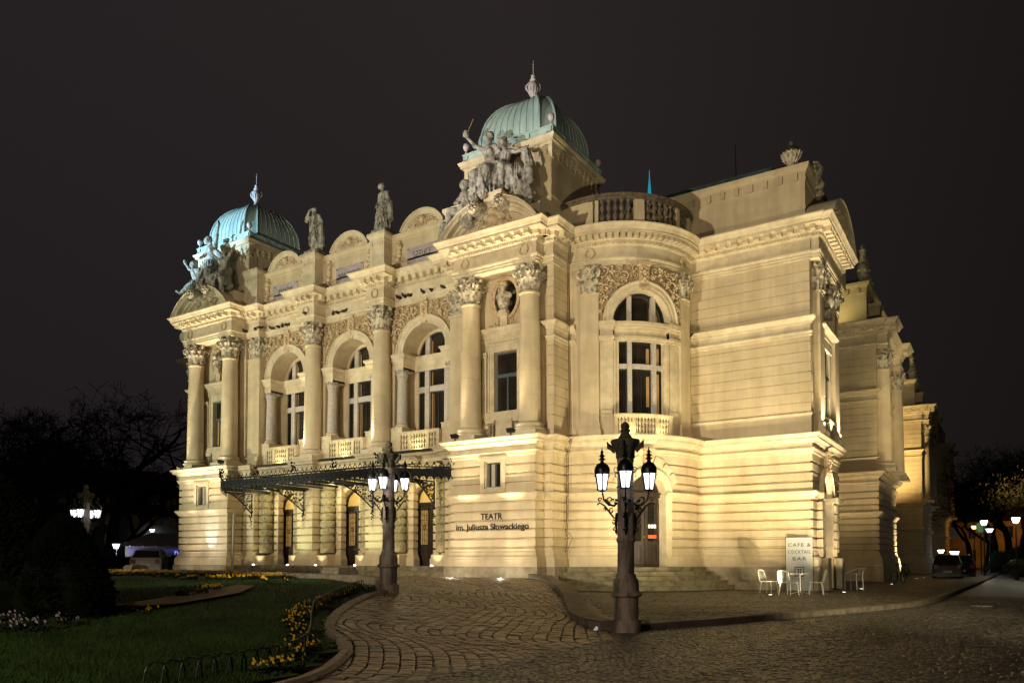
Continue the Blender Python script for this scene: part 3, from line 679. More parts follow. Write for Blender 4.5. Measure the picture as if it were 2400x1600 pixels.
for c in (-BAY, 0, BAY):
    q = MB(); q.ring(mc, c, ZI1, ARCHP(1.32, 1.74, .12), 0, pi, 32); a = tp(q, "archivolt", STUC2, smooth=25)
    q = MB(); keyhead(q, mc, c, 12.72, 13.86); q.build("keystone_head", ORN, a, smooth=60)
    # imposts on small columns
    q = MB()
    IMP = [(0, ZI0), (0, ZI0+.10), (.02, ZI0+.12), (.02, ZI0+.30), (.06, ZI0+.36), (.14, ZI0+.46), (.14, ZI0+.54), (.22, ZI0+.66), (.22, ZI0+.72), (-.3, ZI0+.73)]
    yb = 28.42
    xa, xb = X0+c-1.26, X0+c+1.26
    q.sweep([(X0+c-1.92, yb), (xa-.02, yb), (xa-.02, 29.3), (xb+.02, 29.3), (xb+.02, yb), (X0+c+1.92, yb)], IMP)
    for sg in (-1, 1): q.box(*sorted((X0+c+sg*1.28, X0+c+sg*1.9)), yb+.01, 29.4, ZI0+.002, ZI1-.02)
    imp = tp(q, "impost_entablature", STUC2)
    for sg in (-1, 1):
        e_ = te("small_column", (X0+c+sg*1.56, 28.68, 6.53)); q = MB()
        q.lathe(shaft_prof(.27, 1.5, 3.78, 1)[:1] + [(.235, 3.68), (.25, 3.72), (.25, 3.78)], (0,0,0), 24); q.build("shaft", MULL, e_, smooth=35)
        q = MB(); q.box(-.36, .36, -.42, .6, 0, 1.22); q.box(-.38, .38, -.45, .6, 1.222, 1.27); q.lathe([(.38, 1.27), (.38, 1.33), (.33, 1.36), (.31, 1.40), (.34, 1.43), (.31, 1.47), (.27, 1.5)], (0,0,0), 24); q.build("pedestal", STUC2, e_, smooth=30)
        q = MB(); capital_mesh(q, .235, .40, (0, 0, 3.76)); q.build("capital", MULL, e_, smooth=50)
# ---- stone cross windows
def cross_window(mp, c, hw, mull, zb, zt1, zt2, zi, ztop_r, d, ns=1, side=None, name="window", tr=.15):
    "three lights under a transom and a lunette above the impost band"
    side = side or (hw - mull*2 - .0)/1
    q = MB(); m0 = c-side[0]; m1 = c+side[0]; mw = side[1]
    for m in (m0-mw, m1): q.fbox(mp, m, m+mw, zb, zi, d, d+.20)
    q.fbox(mp, c-hw, c+hw, zt1, zt2, d-.01, d+.16, ns); 
    # mullions of the lunette
    for m in (m0-mw, m1): q.fbox(mp, m, m+mw, ZI1, ZI1+sqrt(ztop_r**2-(abs(m+mw/2-c))**2), d, d+.16)
    w = tp(q, name, MULL)
    # sash frames
    f = MB(); g = MB(); cells = [(c-hw, m0-mw), (m0, m1), (m1+mw, c+hw)]
    for a, e_ in cells:
        for z0, z1 in ((zb, zt1), (zt2, zi)):
            t = .055
            for (p, r_, u, v) in ((a, a+t, z0, z1), (e_-t, e_, z0, z1), (a+t, e_-t, z0, z0+t), (a+t, e_-t, z1-t, z1)): f.fbox(mp, p, r_, u, v, d-.02, d+.06, ns)
            if e_-a > .6 and z0 == zb: f.fbox(mp, (a+e_)/2-.02, (a+e_)/2+.02, z0, z1, d-.02, d+.04)
    f.ring(mp, c, ZI1, [(ztop_r-.06, d-.02), (ztop_r-.06, d+.06), (ztop_r, d+.06)], 0, pi, 24)
    f.build("sash", SASH, w)
    n = max(1, ns)*4
    for i in range(n):
        s0 = c-hw+(2*hw)*i/n; s1 = c-hw+(2*hw)*(i+1)/n; g.quad(mp(s0, zb, d-.01), mp(s1, zb, d-.01), mp(s1, zi, d-.01), mp(s0, zi, d-.01))
    for i in range(24):
        a0, a1 = pi*i/24, pi*(i+1)/24; x0_, z0_, x1_, z1_ = c-ztop_r*cos(a0), ZI1+ztop_r*sin(a0), c-ztop_r*cos(a1), ZI1+ztop_r*sin(a1)
        g.quad(mp(x0_, ZI1, d-.01), mp(x1_, ZI1, d-.01), mp(x1_, z1_, d-.01), mp(x0_, z0_, d-.01))
    g.build("pane", GLASS, w, recalc=False)
    return w
for c in (-BAY, 0, BAY):
    w = cross_window(mc, c, 1.18, .28, 7.62, 9.66, 9.94, ZI0+.06, 1.17, -1.12, side=(.47, .27))
    q = MB()    # inner wooden shutters faintly visible behind the panes
    q.fbox(mc, c-.41, c-.36, 7.7, 9.6, -1.10, -1.085); q.fbox(mc, c-.30, c-.28, 7.7, 9.55, -1.10, -1.085); q.fbox(mc, c+.90, c+.95, 7.7, 9.6, -1.10, -1.085); q.fbox(mc, c-.41, c-.36, 10.0, 10.65, -1.10, -1.085)
    q.fbox(mc, c-.41, c-.36, 11.5, 12.2, -1.10, -1.085)
    q.build("inner_shutter", CURT, w)
    balustrade(mc, c-1.25, c+1.25, 6.53, 7.50, .36, (3, 6, 3))
# end pilasters
for sg in (-1, 1): pilaster(mc, sg*7.18, 1.05, .42)
# ================================================================= upper storey: pavilions, returns, bays, side wall
UG = [(0, 6.5)]
for z in (7.45, 7.86, 8.28, 8.70, 9.12, 9.54, 9.96, 10.38, 11.62, 12.04, 12.46, 12.88, 13.30): UG += [(0, z-.022), (-.045, z-.012), (-.045, z+.008), (0, z+.012)]
UG += [(0, 13.9)]; UF = [(0, 6.5), (0, 13.9)]
IMPB = [(0, 10.60), (.04, 10.62), (.05, 10.70), (.09, 10.76), (.09, 10.80), (.01, 10.82), (.01, 11.08), (.06, 11.12), (.08, 11.20), (.16, 11.28), (.22, 11.36), (.22, 11.40), (-.02, 11.44)]
SILB = [(0, 7.30), (.03, 7.32), (.06, 7.38), (.06, 7.42), (0, 7.46)]
UPX = -15.72; a0u = -degrees_acos((UPX-KR[0])/3.5); a1u = math.degrees(math.asin((32.9-KR[1])/3.5))
for side in (0, 1):
    M_ = (lambda x: x) if side == 0 else mx
    def P_(pts): return [(M_(x), y) for x, y in (pts if side == 0 else reversed(pts))]
    pcx = -18.25 if side == 0 else mx(-18.25)
    mpv = flatmap(pcx, 27.95, 1, 0)
    b = MB()
    # pavilion front with window and oval
    s0, s1 = (-2.2, 2.25) if side == 0 else (-2.25, 2.2)
    zs_ = 7.86; zt_ = 10.52
    for (p, q_, u, v) in ((s0, -.60, 6.5, 13.9), (.60, s1, 6.5, 13.9), (-.60, .60, 6.5, zs_), (-.60, .60, zt_, 11.7)): b.quad(mpv(p, u, 0), mpv(q_, u, 0), mpv(q_, v, 0), mpv(p, v, 0))
    # wall with an oval hole between 11.7 and 13.9
    oz, ow, oh = 12.86, .58, .80; N = 32; O = [(ow*cos(2*pi*i/N), oz+oh*sin(2*pi*i/N)) for i in range(N)]
    def edge(i):
        a = 2*pi*i/N; x, z = cos(a), sin(a); k = min(.60/abs(x) if abs(x) > 1e-6 else 9, (13.9-oz if z > 0 else oz-11.7)/abs(z) if abs(z) > 1e-6 else 9); return (x*k, oz+z*k)
    for i in range(N):
        j = (i+1) % N; e0, e1 = edge(i), edge(j); b.quad(mpv(O[i][0], O[i][1], 0), mpv(O[j][0], O[j][1], 0), mpv(e1[0], e1[1], 0), mpv(e0[0], e0[1], 0))
        b.quad(mpv(O[i][0], O[i][1], 0), mpv(O[j][0], O[j][1], 0), mpv(O[j][0], O[j][1], -.5), mpv(O[i][0], O[i][1], -.5))
    for cx in (-.6, .6):
        for cz_ in (11.7, 13.9): b.add([mpv(cx, cz_, 0), mpv(cx*.85, cz_, 0), mpv(cx, cz_+(.25 if cz_ < 12 else -.25), 0)], [(0, 1, 2)])
    for sg in (-1, 1): b.quad(mpv(sg*.6, zs_, 0), mpv(sg*.6, zt_, 0), mpv(sg*.6, zt_, -.25), mpv(sg*.6, zs_, -.25))
    b.quad(mpv(-.6, zt_, 0), mpv(.6, zt_, 0), mpv(.6, zt_, -.25), mpv(-.6, zt_, -.25)); b.quad(mpv(-.6, zs_, 0), mpv(.6, zs_, 0), mpv(.6, zs_, -.25), mpv(-.6, zs_, -.25))
    b.sweep(P_([(PXI, 28.55), (PXI, 27.95)]), UF)
    b.sweep(P_([(-16.02, 27.95), (-16.02, 27.72), (UPX, 27.72)]), UG)
    a_r = arcpts(KR[0], KR[1], 3.5, a0u, a1u, 4)
    b.sweep(P_([(UPX, 27.72), a_r[0]]), UG)
    # bay drum
    fine = bayarc_fine([(UPX, 27.72)] + a_r + [(-10, 32.9)], 3.5, 1.30)[1:-1]
    def baymask(mid):
        x = mid[0] if side == 0 else mx(mid[0]); a = (math.degrees(atan2(mid[1]-KR[1], x-KR[0]))+45)*pi/180*3.5
        return [(7.5, ZI1 + sqrt(max(0, 1.3**2-a*a)))] if abs(a) < 1.30 else []
    b.sweep(P_(fine), UF, baymask)
    cor = -6.55 if side == 0 else -6.55-1.5
    b.sweep(P_([a_r[-1], (cor, 32.9), (cor, 38.5)]), UG)
    tp(b, "upper_wall", STUC)
    for pth_, pr_ in (([(-16.02, 27.95), (-16.02, 27.72), (UPX, 27.72), (UPX, a_r[0][1]), arcpts(KR[0], KR[1], 3.5, a0u, -93, 4)[-1]], IMPB), ([arcpts(KR[0], KR[1], 3.5, 3, a1u, 3)[0], a_r[-1], (cor, 32.9), (cor, 33.0)], IMPB), ([a_r[-1], (cor, 32.9), (cor, 33.4)], SILB)):
        b = MB(); b.sweep(P_(pth_), pr_); tp(b, "impost_moulding", STUC2)
    # window of the pavilion
    q = MB()
    for (p, q_, u, v, dd) in ((-.86, -.60, 7.62, 10.52, .07), (.60, .86, 7.62, 10.52, .07), (-.86, .86, 10.522, 10.80, .07), (-.90, -.82, 7.62, 10.84, .11), (.82, .90, 7.62, 10.84, .11), (-.90, .90, 10.802, 10.88, .11), (-1.0, 1.0, 7.58, 7.86, .16), (-1.05, 1.05, 7.50, 7.578, .20)): q.fbox(mpv, p, q_, u, v, 0, dd)
    for sg in (-1, 1):
        q.fbox(mpv, sg*1.10-.11, sg*1.10+.11, 7.62, 10.35, 0, .10); q.fbox(mpv, sg*1.10-.15, sg*1.10+.15, 10.352, 10.44, 0, .15); q.fbox(mpv, sg*1.10-.18, sg*1.10+.18, 10.442, 10.56, 0, .20); q.fbox(mpv, sg*1.10-.15, sg*1.10+.15, 7.622, 7.76, .0, .15)
    xa, xb = pcx-1.25, pcx+1.25
    q.sweep([(xa-.0, 28.0), (xa, 27.90), (xb, 27.90), (xb, 28.0)], [(0, 10.95), (.03, 10.98), (.03, 11.12), (.06, 11.14), (.06, 11.26), (.14, 11.34), (.20, 11.38), (.20, 11.44), (.28, 11.52), (.28, 11.56), (-.1, 11.58)])
    q.sweep([(pcx-1.0, 28.0), (pcx-1.0, 27.93), (pcx+1.0, 27.93), (pcx+1.0, 28.0)], [(0, 10.82), (.06, 10.86), (.06, 10.93), (-.05, 10.94)])
    w = tp(q, "window_surround", STUC2)
    q = MB()
    for (p, q_, u, v, dd) in ((-.6, -.53, zs_, zt_, .0), (.53, .6, zs_, zt_, .0), (-.53, .53, zs_, zs_+.08, 0), (-.53, .53, zt_-.07, zt_, 0), (-.58, .58, 9.40, 9.56, .05), (-.035, .035, zs_, 9.4, .02)): q.fbox(mpv, p, q_, u, v, -.22, -.15+dd)
    o = tp(q, "window", FRAMEB); q = MB(); q.fbox(mpv, -.53, .53, zs_+.08, zt_-.07, -.21, -.20); q.build("pane", GLASS, o)
    if side == 1:
        q = MB(); q.fbox(mpv, -.50, -.36, 8.0, 9.4, -.198, -.195); q.build("curtain", CURT, o)
    # half balusters beside the window
    q = MB()
    for sg in (-1, 1):
        q.fbox(mpv, sg*1.10-.2, sg*1.10+.2, 6.53, 7.35, 0, .08)
        t = MB()
        for k in range(2): t.lathe([(r*1.3, z*.72) for r, z in BALP], (0,0,0), 10)
        for k in (0, 1): q.add([mpv(sg*(.62+.17*k)+x, 6.6+z, .12+y) for x, y, z in t.v], t.f)
        q.fbox(mpv, sg*.72-.24, sg*.72+.24, 7.36, 7.50, 0, .24); q.fbox(mpv, sg*.72-.24, sg*.72+.24, 6.53, 6.60, 0, .24)
    q.fbox(mpv, -.42, .42, 6.53, 7.50, 0, .20)
    tp(q, "window_balusters", STUC2, smooth=60)
    # oval with bead frame, bust on a bracket
    q = MB(); 
    for (r0, r1, d0) in ((.0, .10, .05), (.10, .18, .09)):
        for i in range(32):
            a0, a1 = 2*pi*i/32, 2*pi*(i+1)/32
            pr = [(r0, 0), (r0, d0), (r1, d0), (r1, 0)]
            vs = [mpv((ow+r)*cos(a), oz+(oh+r)*sin(a), d) for a in (a0, a1) for r, d in pr]; q.add(vs, [(0, 4, 5, 1), (1, 5, 6, 2), (2, 6, 7, 3)])
    for i in range(48): a = 2*pi*i/48; q.ball(mpv((ow+.15)*cos(a), oz+(oh+.15)*sin(a), .09), .028, 5)
    fr = tp(q, "oval_niche_frame", ORN)
    q = MB(); q.fbox(mpv, -.7, .7, 11.9, 13.8, -.55, -.48); q.build("niche_back", GLASS, fr)
    q = MB()
    q.fbox(mpv, -.18, .18, 11.62, 12.02, 0, .22); q.fbox(mpv, -.26, .26, 12.02, 12.12, 0, .34); q.fbox(mpv, -.20, .20, 12.122, 12.28, .05, .32); q.fbox(mpv, -.14, .14, 12.28, 12.42, .08, .28)
    q.build("bracket", STUC2, fr)
    q = MB(); relief(mpv, lambda s, z, m: abs(s) < .85 and abs(s) > .12 and 11.60 < z < 11.60+.45*(1-abs(s)/1.0), -.85, .85, 11.6, 12.05, .10, 16, .06, b=q, tries=60)
    scroll(q, mpv, -.82, 11.72, .10, 0, 1); scroll(q, mpv, .82, 11.72, .10, pi, -1); scroll(q, mpv, -.34, 11.95, .13, 1, -1, .1); scroll(q, mpv, .34, 11.95, .13, 2, 1, .1); q.build("scroll_ornament", ORN, fr, smooth=60)
    # ---- bay: arch, pilasters, window, balustrade
    mb_ = arcmap(KR[0] if side == 0 else KL[0], KR[1], 3.5, radians(-45 if side == 0 else -135))
    q = MB(); q.ring(mb_, 0, ZI1, ARCHP(1.30, 1.70, .12), 0, pi, 32); q.ring(mb_, 0, ZI1, [(1.30, .05), (1.30, -.32)], 0, pi, 32); a = tp(q, "archivolt", STUC2, smooth=25)
    q = MB(); keyhead(q, mb_, 0, 12.70, 13.86, .44, .26); q.build("keystone_head", ORN, a, smooth=60)
    q = MB(); gnd = MB(); P = [(-1.72*cos(pi*i/28), ZI1 + 1.72*sin(pi*i/28)) for i in range(29)]
    for i in range(28): gnd.quad(mb_(P[i][0], P[i][1], .012), mb_(P[i+1][0], P[i+1][1], .012), mb_(P[i+1][0], 13.82, .012), mb_(P[i][0], 13.82, .012))
    for sg in (-1, 1): gnd.quad(mb_(sg*1.72, ZI1, .012), mb_(sg*1.84, ZI1, .012), mb_(sg*1.84, 13.82, .012), mb_(sg*1.72, 13.82, .012))
    tp(gnd, "spandrel_ground", ORNBACK)
    relief(mb_, lambda s, z, m: abs(s) < 1.86-m*.3 and z < 13.8-m and s*s + (z-ZI1)**2 > (1.74+m)**2 and abs(s) > .36, -1.9, 1.9, ZI1+.3, 13.8, .19, 90, .10, b=q)
    tp(q, "spandrel_foliage", ORN, smooth=60)
    for sg in (-1, 1): pilaster(mb_, sg*2.27, .78, .14)
    q = MB()
    for sg in (-1, 1):
        for (a_, b_, u, v, dd) in ((1.30, 1.84, 7.50, 10.52, .03), (1.34, 1.80, 7.5, 7.64, .08), (1.28, 1.86, 10.56, 10.66, .12), (1.25, 1.86, 10.66, 10.78, .17), (1.30, 1.84, 10.78, 11.08, .04), (1.27, 1.86, 11.08, 11.2, .10), (1.22, 1.86, 11.2, 11.40, .2)):
            q.fbox(mb_, min(sg*a_, sg*b_), max(sg*a_, sg*b_), u+.001, v-.001, -.35 if a_ < 1.3 else -.0, dd, 2)
        q.fbox(mb_, min(sg*1.30, sg*1.2), max(sg*1.30, sg*1.2), 7.5, 10.6, -.35, -.02)
        q.fbox(mb_, min(sg*1.2, sg*1.06), max(sg*1.2, sg*1.06), 7.5, 10.6, -.35, -.12)
    for (u, v, dd) in ((10.60, 10.70, -.10), (10.70, 10.80, -.05), (10.80, 11.06, -.13), (11.06, 11.16, -.08), (11.16, 11.28, .0), (11.28, 11.40, .06)): q.fbox(mb_, -1.26, 1.26, u+.001, v-.001, -.36, dd, 10)
    tp(q, "impost_entablature", STUC2)
    w = cross_window(mb_, 0, 1.10, .2, 7.50, 9.44, 9.64, 10.62, 1.28, -.34, ns=6, side=(.48, .20))
    if side == 0:
        q = MB()
        for (u0, u1, z0, z1) in ((.27, .46, 7.86, 9.15), (.27, .46, 9.7, 10.35), (.74, .98, 7.6, 9.3), (.74, .98, 9.7, 10.4), (.44, .47, 11.5, 12.1), (.75, .88, 11.45, 11.8)): q.fbox(mb_, u0, u1, z0, z1, -.345, -.338)
        q.build("lit_curtain", CURT, w)
    balustrade(mb_, -1.25, 1.25, 6.53, 7.46, .12, (4, 6, 4), ns=8, th=.2)
    q = MB(); q.fbox(mb_, -1.1, 1.1, 6.6, 7.5, -.35, -.08, 8); tp(q, "window_apron", STUC2)
# ================================================================= main entablature with breaks
ARCHI = [(-.3, 13.80), (0, 13.80), (0, 13.90), (.03, 13.91), (.03, 14.01), (.06, 14.02), (.09, 14.08), (.09, 14.11), (.0, 14.12), (.0, 14.60), (.05, 14.64), (.09, 14.68), (.09, 14.80), (.14, 14.82), (.18, 14.86), (.18, 15.04), (.50, 15.05), (.50, 15.15), (.54, 15.17), (.56, 15.22), (.62, 15.30), (.67, 15.34), (.67, 15.39), (-.4, 15.41)]
a0e = -degrees_acos((-15.62-KR[0])/3.52); a1e = math.degrees(math.asin((32.85-KR[1])/3.52))
ER = [(PXI+.02, 27.9), (PXI+.02, 26.98), (PXR-.02, 26.98), (PXR-.02, 27.5), (-15.62, 27.5)] + arcpts(KR[0], KR[1], 3.52, a0e, a1e, 4) + [(-6.5, 32.85), (-6.5, 32.95), (-6.18, 32.95), (-6.18, 38.1), (-6.5, 38.1), (-6.5, 38.6)]
EL = [(-48.15, 38.0), (-48.15, 32.85)] + [p for p in [(mx(x), y) for x, y in reversed(ER[:-6])]]
EC = [(mx(PXI)+.5, 27.95), (X0-6.58, 27.95), (X0-6.58, 28.40), (X0-3.0, 28.40), (X0-3.0, 27.58), (X0-1.82, 27.58), (X0-1.82, 28.40), (X0+1.82, 28.40), (X0+1.82, 27.58), (X0+3.0, 27.58), (X0+3.0, 28.40), (X0+6.58, 28.40), (X0+6.58, 27.95), (PXI-.5, 27.95)]
EL[-1] = (EL[-1][0], 27.95); ERr = [(ER[0][0], 27.95)] + ER[1:]
EP = EL + EC[1:-1] + ERr
b = MB(); b.sweep(EP, ARCHI); tp(b, "cornice", STUC2, smooth=30)
for i in range(len(EP)-1):
    if not (i and EP[i][1] > 28.6 and EP[i-1][1] > 28.6 and (EP[i][0] > -15.7 or EP[i][0] < mx(-15.7)) and EP[i][1] < 32.8): dn = MB(); md = MB()
    a, c_ = EP[i], EP[i+1]; L = math.hypot(c_[0]-a[0], c_[1]-a[1]); tx, ty = (c_[0]-a[0])/L, (c_[1]-a[1])/L
    if L < .18: continue
    mpp = flatmap(a[0], a[1], tx, ty)
    n = max(1, int((L+.16)/.115))
    for k in range(n):
        s = -.08 + (L+.16)*(k+.5)/n
        if s < 0 and L > .5 or s > L and L > .5: continue
        dn.fbox(mpp, s-.033, s+.033, 14.69, 14.79, .08, .145)
    if L > .34:
        n = max(1, round((L+.2)/.50))
        for k in range(n):
            s = (L)*(k+.5)/n
            md.fbox(mpp, s-.115, s+.115, 14.84, 15.01, .14, .46); md.fbox(mpp, s-.14, s+.14, 15.005, 15.047, .14, .49)
    elif True:
        md.fbox(mpp, L/2-.10, L/2+.10, 14.87, 15.03, .16, .44)
    n_ = i+1
    if not (n_ < len(EP)-1 and EP[n_][1] > 28.6 and EP[i][1] > 28.6 and (EP[n_][0] > -15.7 or EP[n_][0] < mx(-15.7)) and EP[n_][1] < 32.8):
        if dn.v: tp(dn, "dentil_row", STUC2)
        if md.v: tp(md, "modillion_row", STUC2)
b = MB()
for x0_, x1_ in ((PXI+.03, PXR-.03), (mx(PXR)+.03, mx(PXI)-.03)): b.box(x0_, x1_, 27.2, 28.0, 13.802, 13.95)
for s in (-PIER, PIER): b.box(X0+s-.57, X0+s+.57, 27.8, 28.6, 13.802, 13.95)
tp(b, "architrave_soffit", STUC2)
# laurel rings on the frieze
q = MB(); RG = [(X0+s, 27.58) for s in (-PIER, PIER)] + [(cx_[0], 26.98), (cx_[1], 26.98), (mx(cx_[0]), 26.98), (mx(cx_[1]), 26.98)]
def wreath(q, mp, s, z, R=.20):
    pts = [mp(s + R*cos(2*pi*i/20), z + R*sin(2*pi*i/20), .035) for i in range(21)]; q.tube(pts, .035, 6)
    for i in range(20): a = 2*pi*i/20; q.ball(mp(s + R*cos(a), z + R*sin(a), .05), .042, 5)
for x, y in RG: wreath(q, flatmap(x, y, 1, 0), 0, 14.36)
mE = arcmap(KR[0], KR[1], 3.52, radians(-45))
for s in (-2.27, 2.27): wreath(q, mE, s, 14.36)
tp(q, "frieze_wreaths", ORN, smooth=60)
b = MB(); b.box(X0-7.7, X0+7.7, 28.45, 40, 15.2, 15.395); b.box(PXI-.1, -15.7, 27.6, 40, 15.2, 15.393); b.box(mx(-15.7), mx(PXI)+.1, 27.6, 40, 15.2, 15.393); b.box(PXI-.1, PXR+.1, 26.6, 28, 15.2, 15.39)
b.box(-15.1, -7, 33, 44, 15.2, 15.39); b.box(mx(-15.1), -47.7, 33, 44, 15.2, 15.39)
b.box(mx(PXR)-.1, mx(PXI)+.1, 26.6, 28, 15.2, 15.39)
for K in (KR, KL): b.lathe([(3.7, 15.2), (3.7, 15.40)], (K[0], K[1], 0), 60)
tp(b, "flat_roof", FLAT)
# ================================================================= attic over the middle
b = MB(); ATC = [(0, 15.38), (0, 15.9), (.04, 15.92), (.04, 16.0), (0, 16.03), (0, 17.02), (.03, 17.04), (.03, 17.16), (.07, 17.22), (.11, 17.28), (.11, 17.36), (-.2, 17.38)]
b.sweep([(X0-7.7, 28.32), (X0+7.7, 28.32)], ATC); b.box(X0-7.7, X0+7.7, 28.34, 29.4, 15.38, 17.30)
tp(b, "attic_wall", STUC)
for i, s in enumerate((-7.15, -PIER, PIER, 7.15)):
    b = MB(); w = .47 if abs(s) < 5 else .55; z1 = 17.42 if abs(s) < 5 else 17.55; yb = 27.72 if abs(s) < 5 else 27.8
    pth = [(X0+s-w, 29.0), (X0+s-w, yb), (X0+s+w, yb), (X0+s+w, 29.0)]
    b.sweep(pth, [(.08, 15.38), (.08, 15.62), (.03, 15.68), (0, 15.70), (0, z1-.42), (.02, z1-.40), (.02, z1-.28), (.07, z1-.2), (.12, z1-.12), (.12, z1), (0, z1+.001)])
    b.box(X0+s-w-.1, X0+s+w+.1, yb-.1, 29.1, z1-.03, z1+.03)
    for k in range(-2, 3): b.box(X0+s-w*.0+k*.16-.04, X0+s+k*.16+.04, yb-.03, yb, z1-.62, z1-.42)
    tp(b, "attic_pier", STUC2)
ma = flatmap(X0, 28.32, 1, 0)
WORDS = ("KRAKÓW", "NARODOWEJ", "SZTUCE")
def text_obj(body, width, height, origin, m, name, parent, depth=.012, rot=(pi/2, 0, 0), align='CENTER', space=1.0, bold=0.0):
    cu = bpy.data.curves.new(name, 'FONT'); cu.body = body; cu.align_x = align; cu.extrude = depth; cu.size = 1; cu.space_character = space; cu.offset = bold
    ob = bpy.data.objects.new(name, cu); COL.objects.link(ob); bpy.context.view_layer.update()
    dg = bpy.context.evaluated_depsgraph_get(); me = bpy.data.meshes.new_from_object(ob.evaluated_get(dg)); bpy.data.objects.remove(ob)
    xs = [v.co.x for v in me.vertices]; ys = [v.co.y for v in me.vertices]; W_ = max(xs)-min(xs); H_ = max(ys)-min(ys)
    for v in me.vertices: v.co.x *= width/W_; v.co.y *= height/H_; v.co.z *= 1
    me.materials.clear(); me.materials.append(m)
    o = bpy.data.objects.new(name, me); COL.objects.link(o); o.location = origin; o.rotation_euler = rot
    if parent: o.parent = parent
    if parent == TH: o.matrix_parent_inverse = Matrix.Translation(-Vector(TH.location))
    return o
for i, c in enumerate((-BAY, 0, BAY)):
    b = MB()   # segmental gable over each panel
    R = 1.35; rise = .86; RR = (R*R + rise*rise)/(2*rise); cz = 17.40 + rise - RR; a_ = math.asin(R/RR)
    pr = [(RR-.26, -.02), (RR-.26, .05), (RR-.20, .05), (RR-.18, .09), (RR-.08, .10), (RR-.06, .16), (RR, .17), (RR+.02, .13), (RR+.02, -1.6)]
    b.ring(ma, c, cz, pr, pi/2-a_, pi/2+a_, 24)
    P = [(c + (RR-.2)*sin(-a_+2*a_*k/24), cz + (RR-.2)*cos(-a_+2*a_*k/24)) for k in range(25)]
    b.add([ma(x, z, .0) for x, z in P] + [ma(x, z, -1.5) for x, z in P], [tuple(range(25)), tuple(range(49, 24, -1))])
    g = tp(b, "attic_gable", STUC2, smooth=30)
    b = MB(); b.ring(ma, c, cz, [(RR+.022, .10), (RR+.045, .10), (RR+.045, -1.65)], pi/2-a_-.02, pi/2+a_+.02, 24); b.build("gable_roof", DARKROOF, None).parent = g
    q = MB(); relief(ma, lambda s, z, m: z > 17.44 + m and (s-c)**2 + (z-cz)**2 < (RR-.27-m)**2, c-1.2, c+1.2, 17.42, 18.2, .12, 60, .05, b=q, tries=50); q.ball(ma(c, 17.78, .07), .17, 10); q.build("gable_ornament", ORN, None, smooth=60).parent = g
    q = MB(); q.fbox(ma, c-.95, c+.95, 15.72, 16.52, 0, .04); pl = tp(q, "marble_plaque", MARB)
    for u, v in ((-.88, 15.80), (.88, 15.80), (-.88, 16.44), (.88, 16.44)):
        q = MB(); q.ball(ma(c+u, v, .05), .03, 6); q.build("plaque_stud", IRON, pl)
    wd = (1.1, 1.5, 1.1)[i]; t = text_obj(WORDS[i], wd, .30 if i != 0 else .36, (X0+c, 28.27, 15.98), IRON, "plaque_lettering", None, .004, bold=-.012); t.parent = pl
    q = MB()       # standing herm figures at both sides of the panel
    for sg in (-1, 1):
        s = c+sg*1.42
        for (du, z, R_) in ((0, 16.92, .10), (0, 16.72, .16), (.03*sg, 16.50, .15), (0, 16.28, .12), (.05*sg, 16.05, .13), (.10*sg, 15.82, .12), (-.08*sg, 15.62, .11), (.12*sg, 15.56, .10), (.14*sg, 16.6, .09)): q.ball(ma(s+du, z, .05), R_, 8, sz=1.2)
        relief(ma, lambda u, z, m: abs(u-s) < .24 and 15.5 < z < 16.75, s-.25, s+.25, 15.45, 16.8, .07, 12, .14, b=q)
    tp(q, "herm_relief", ORN, smooth=60)
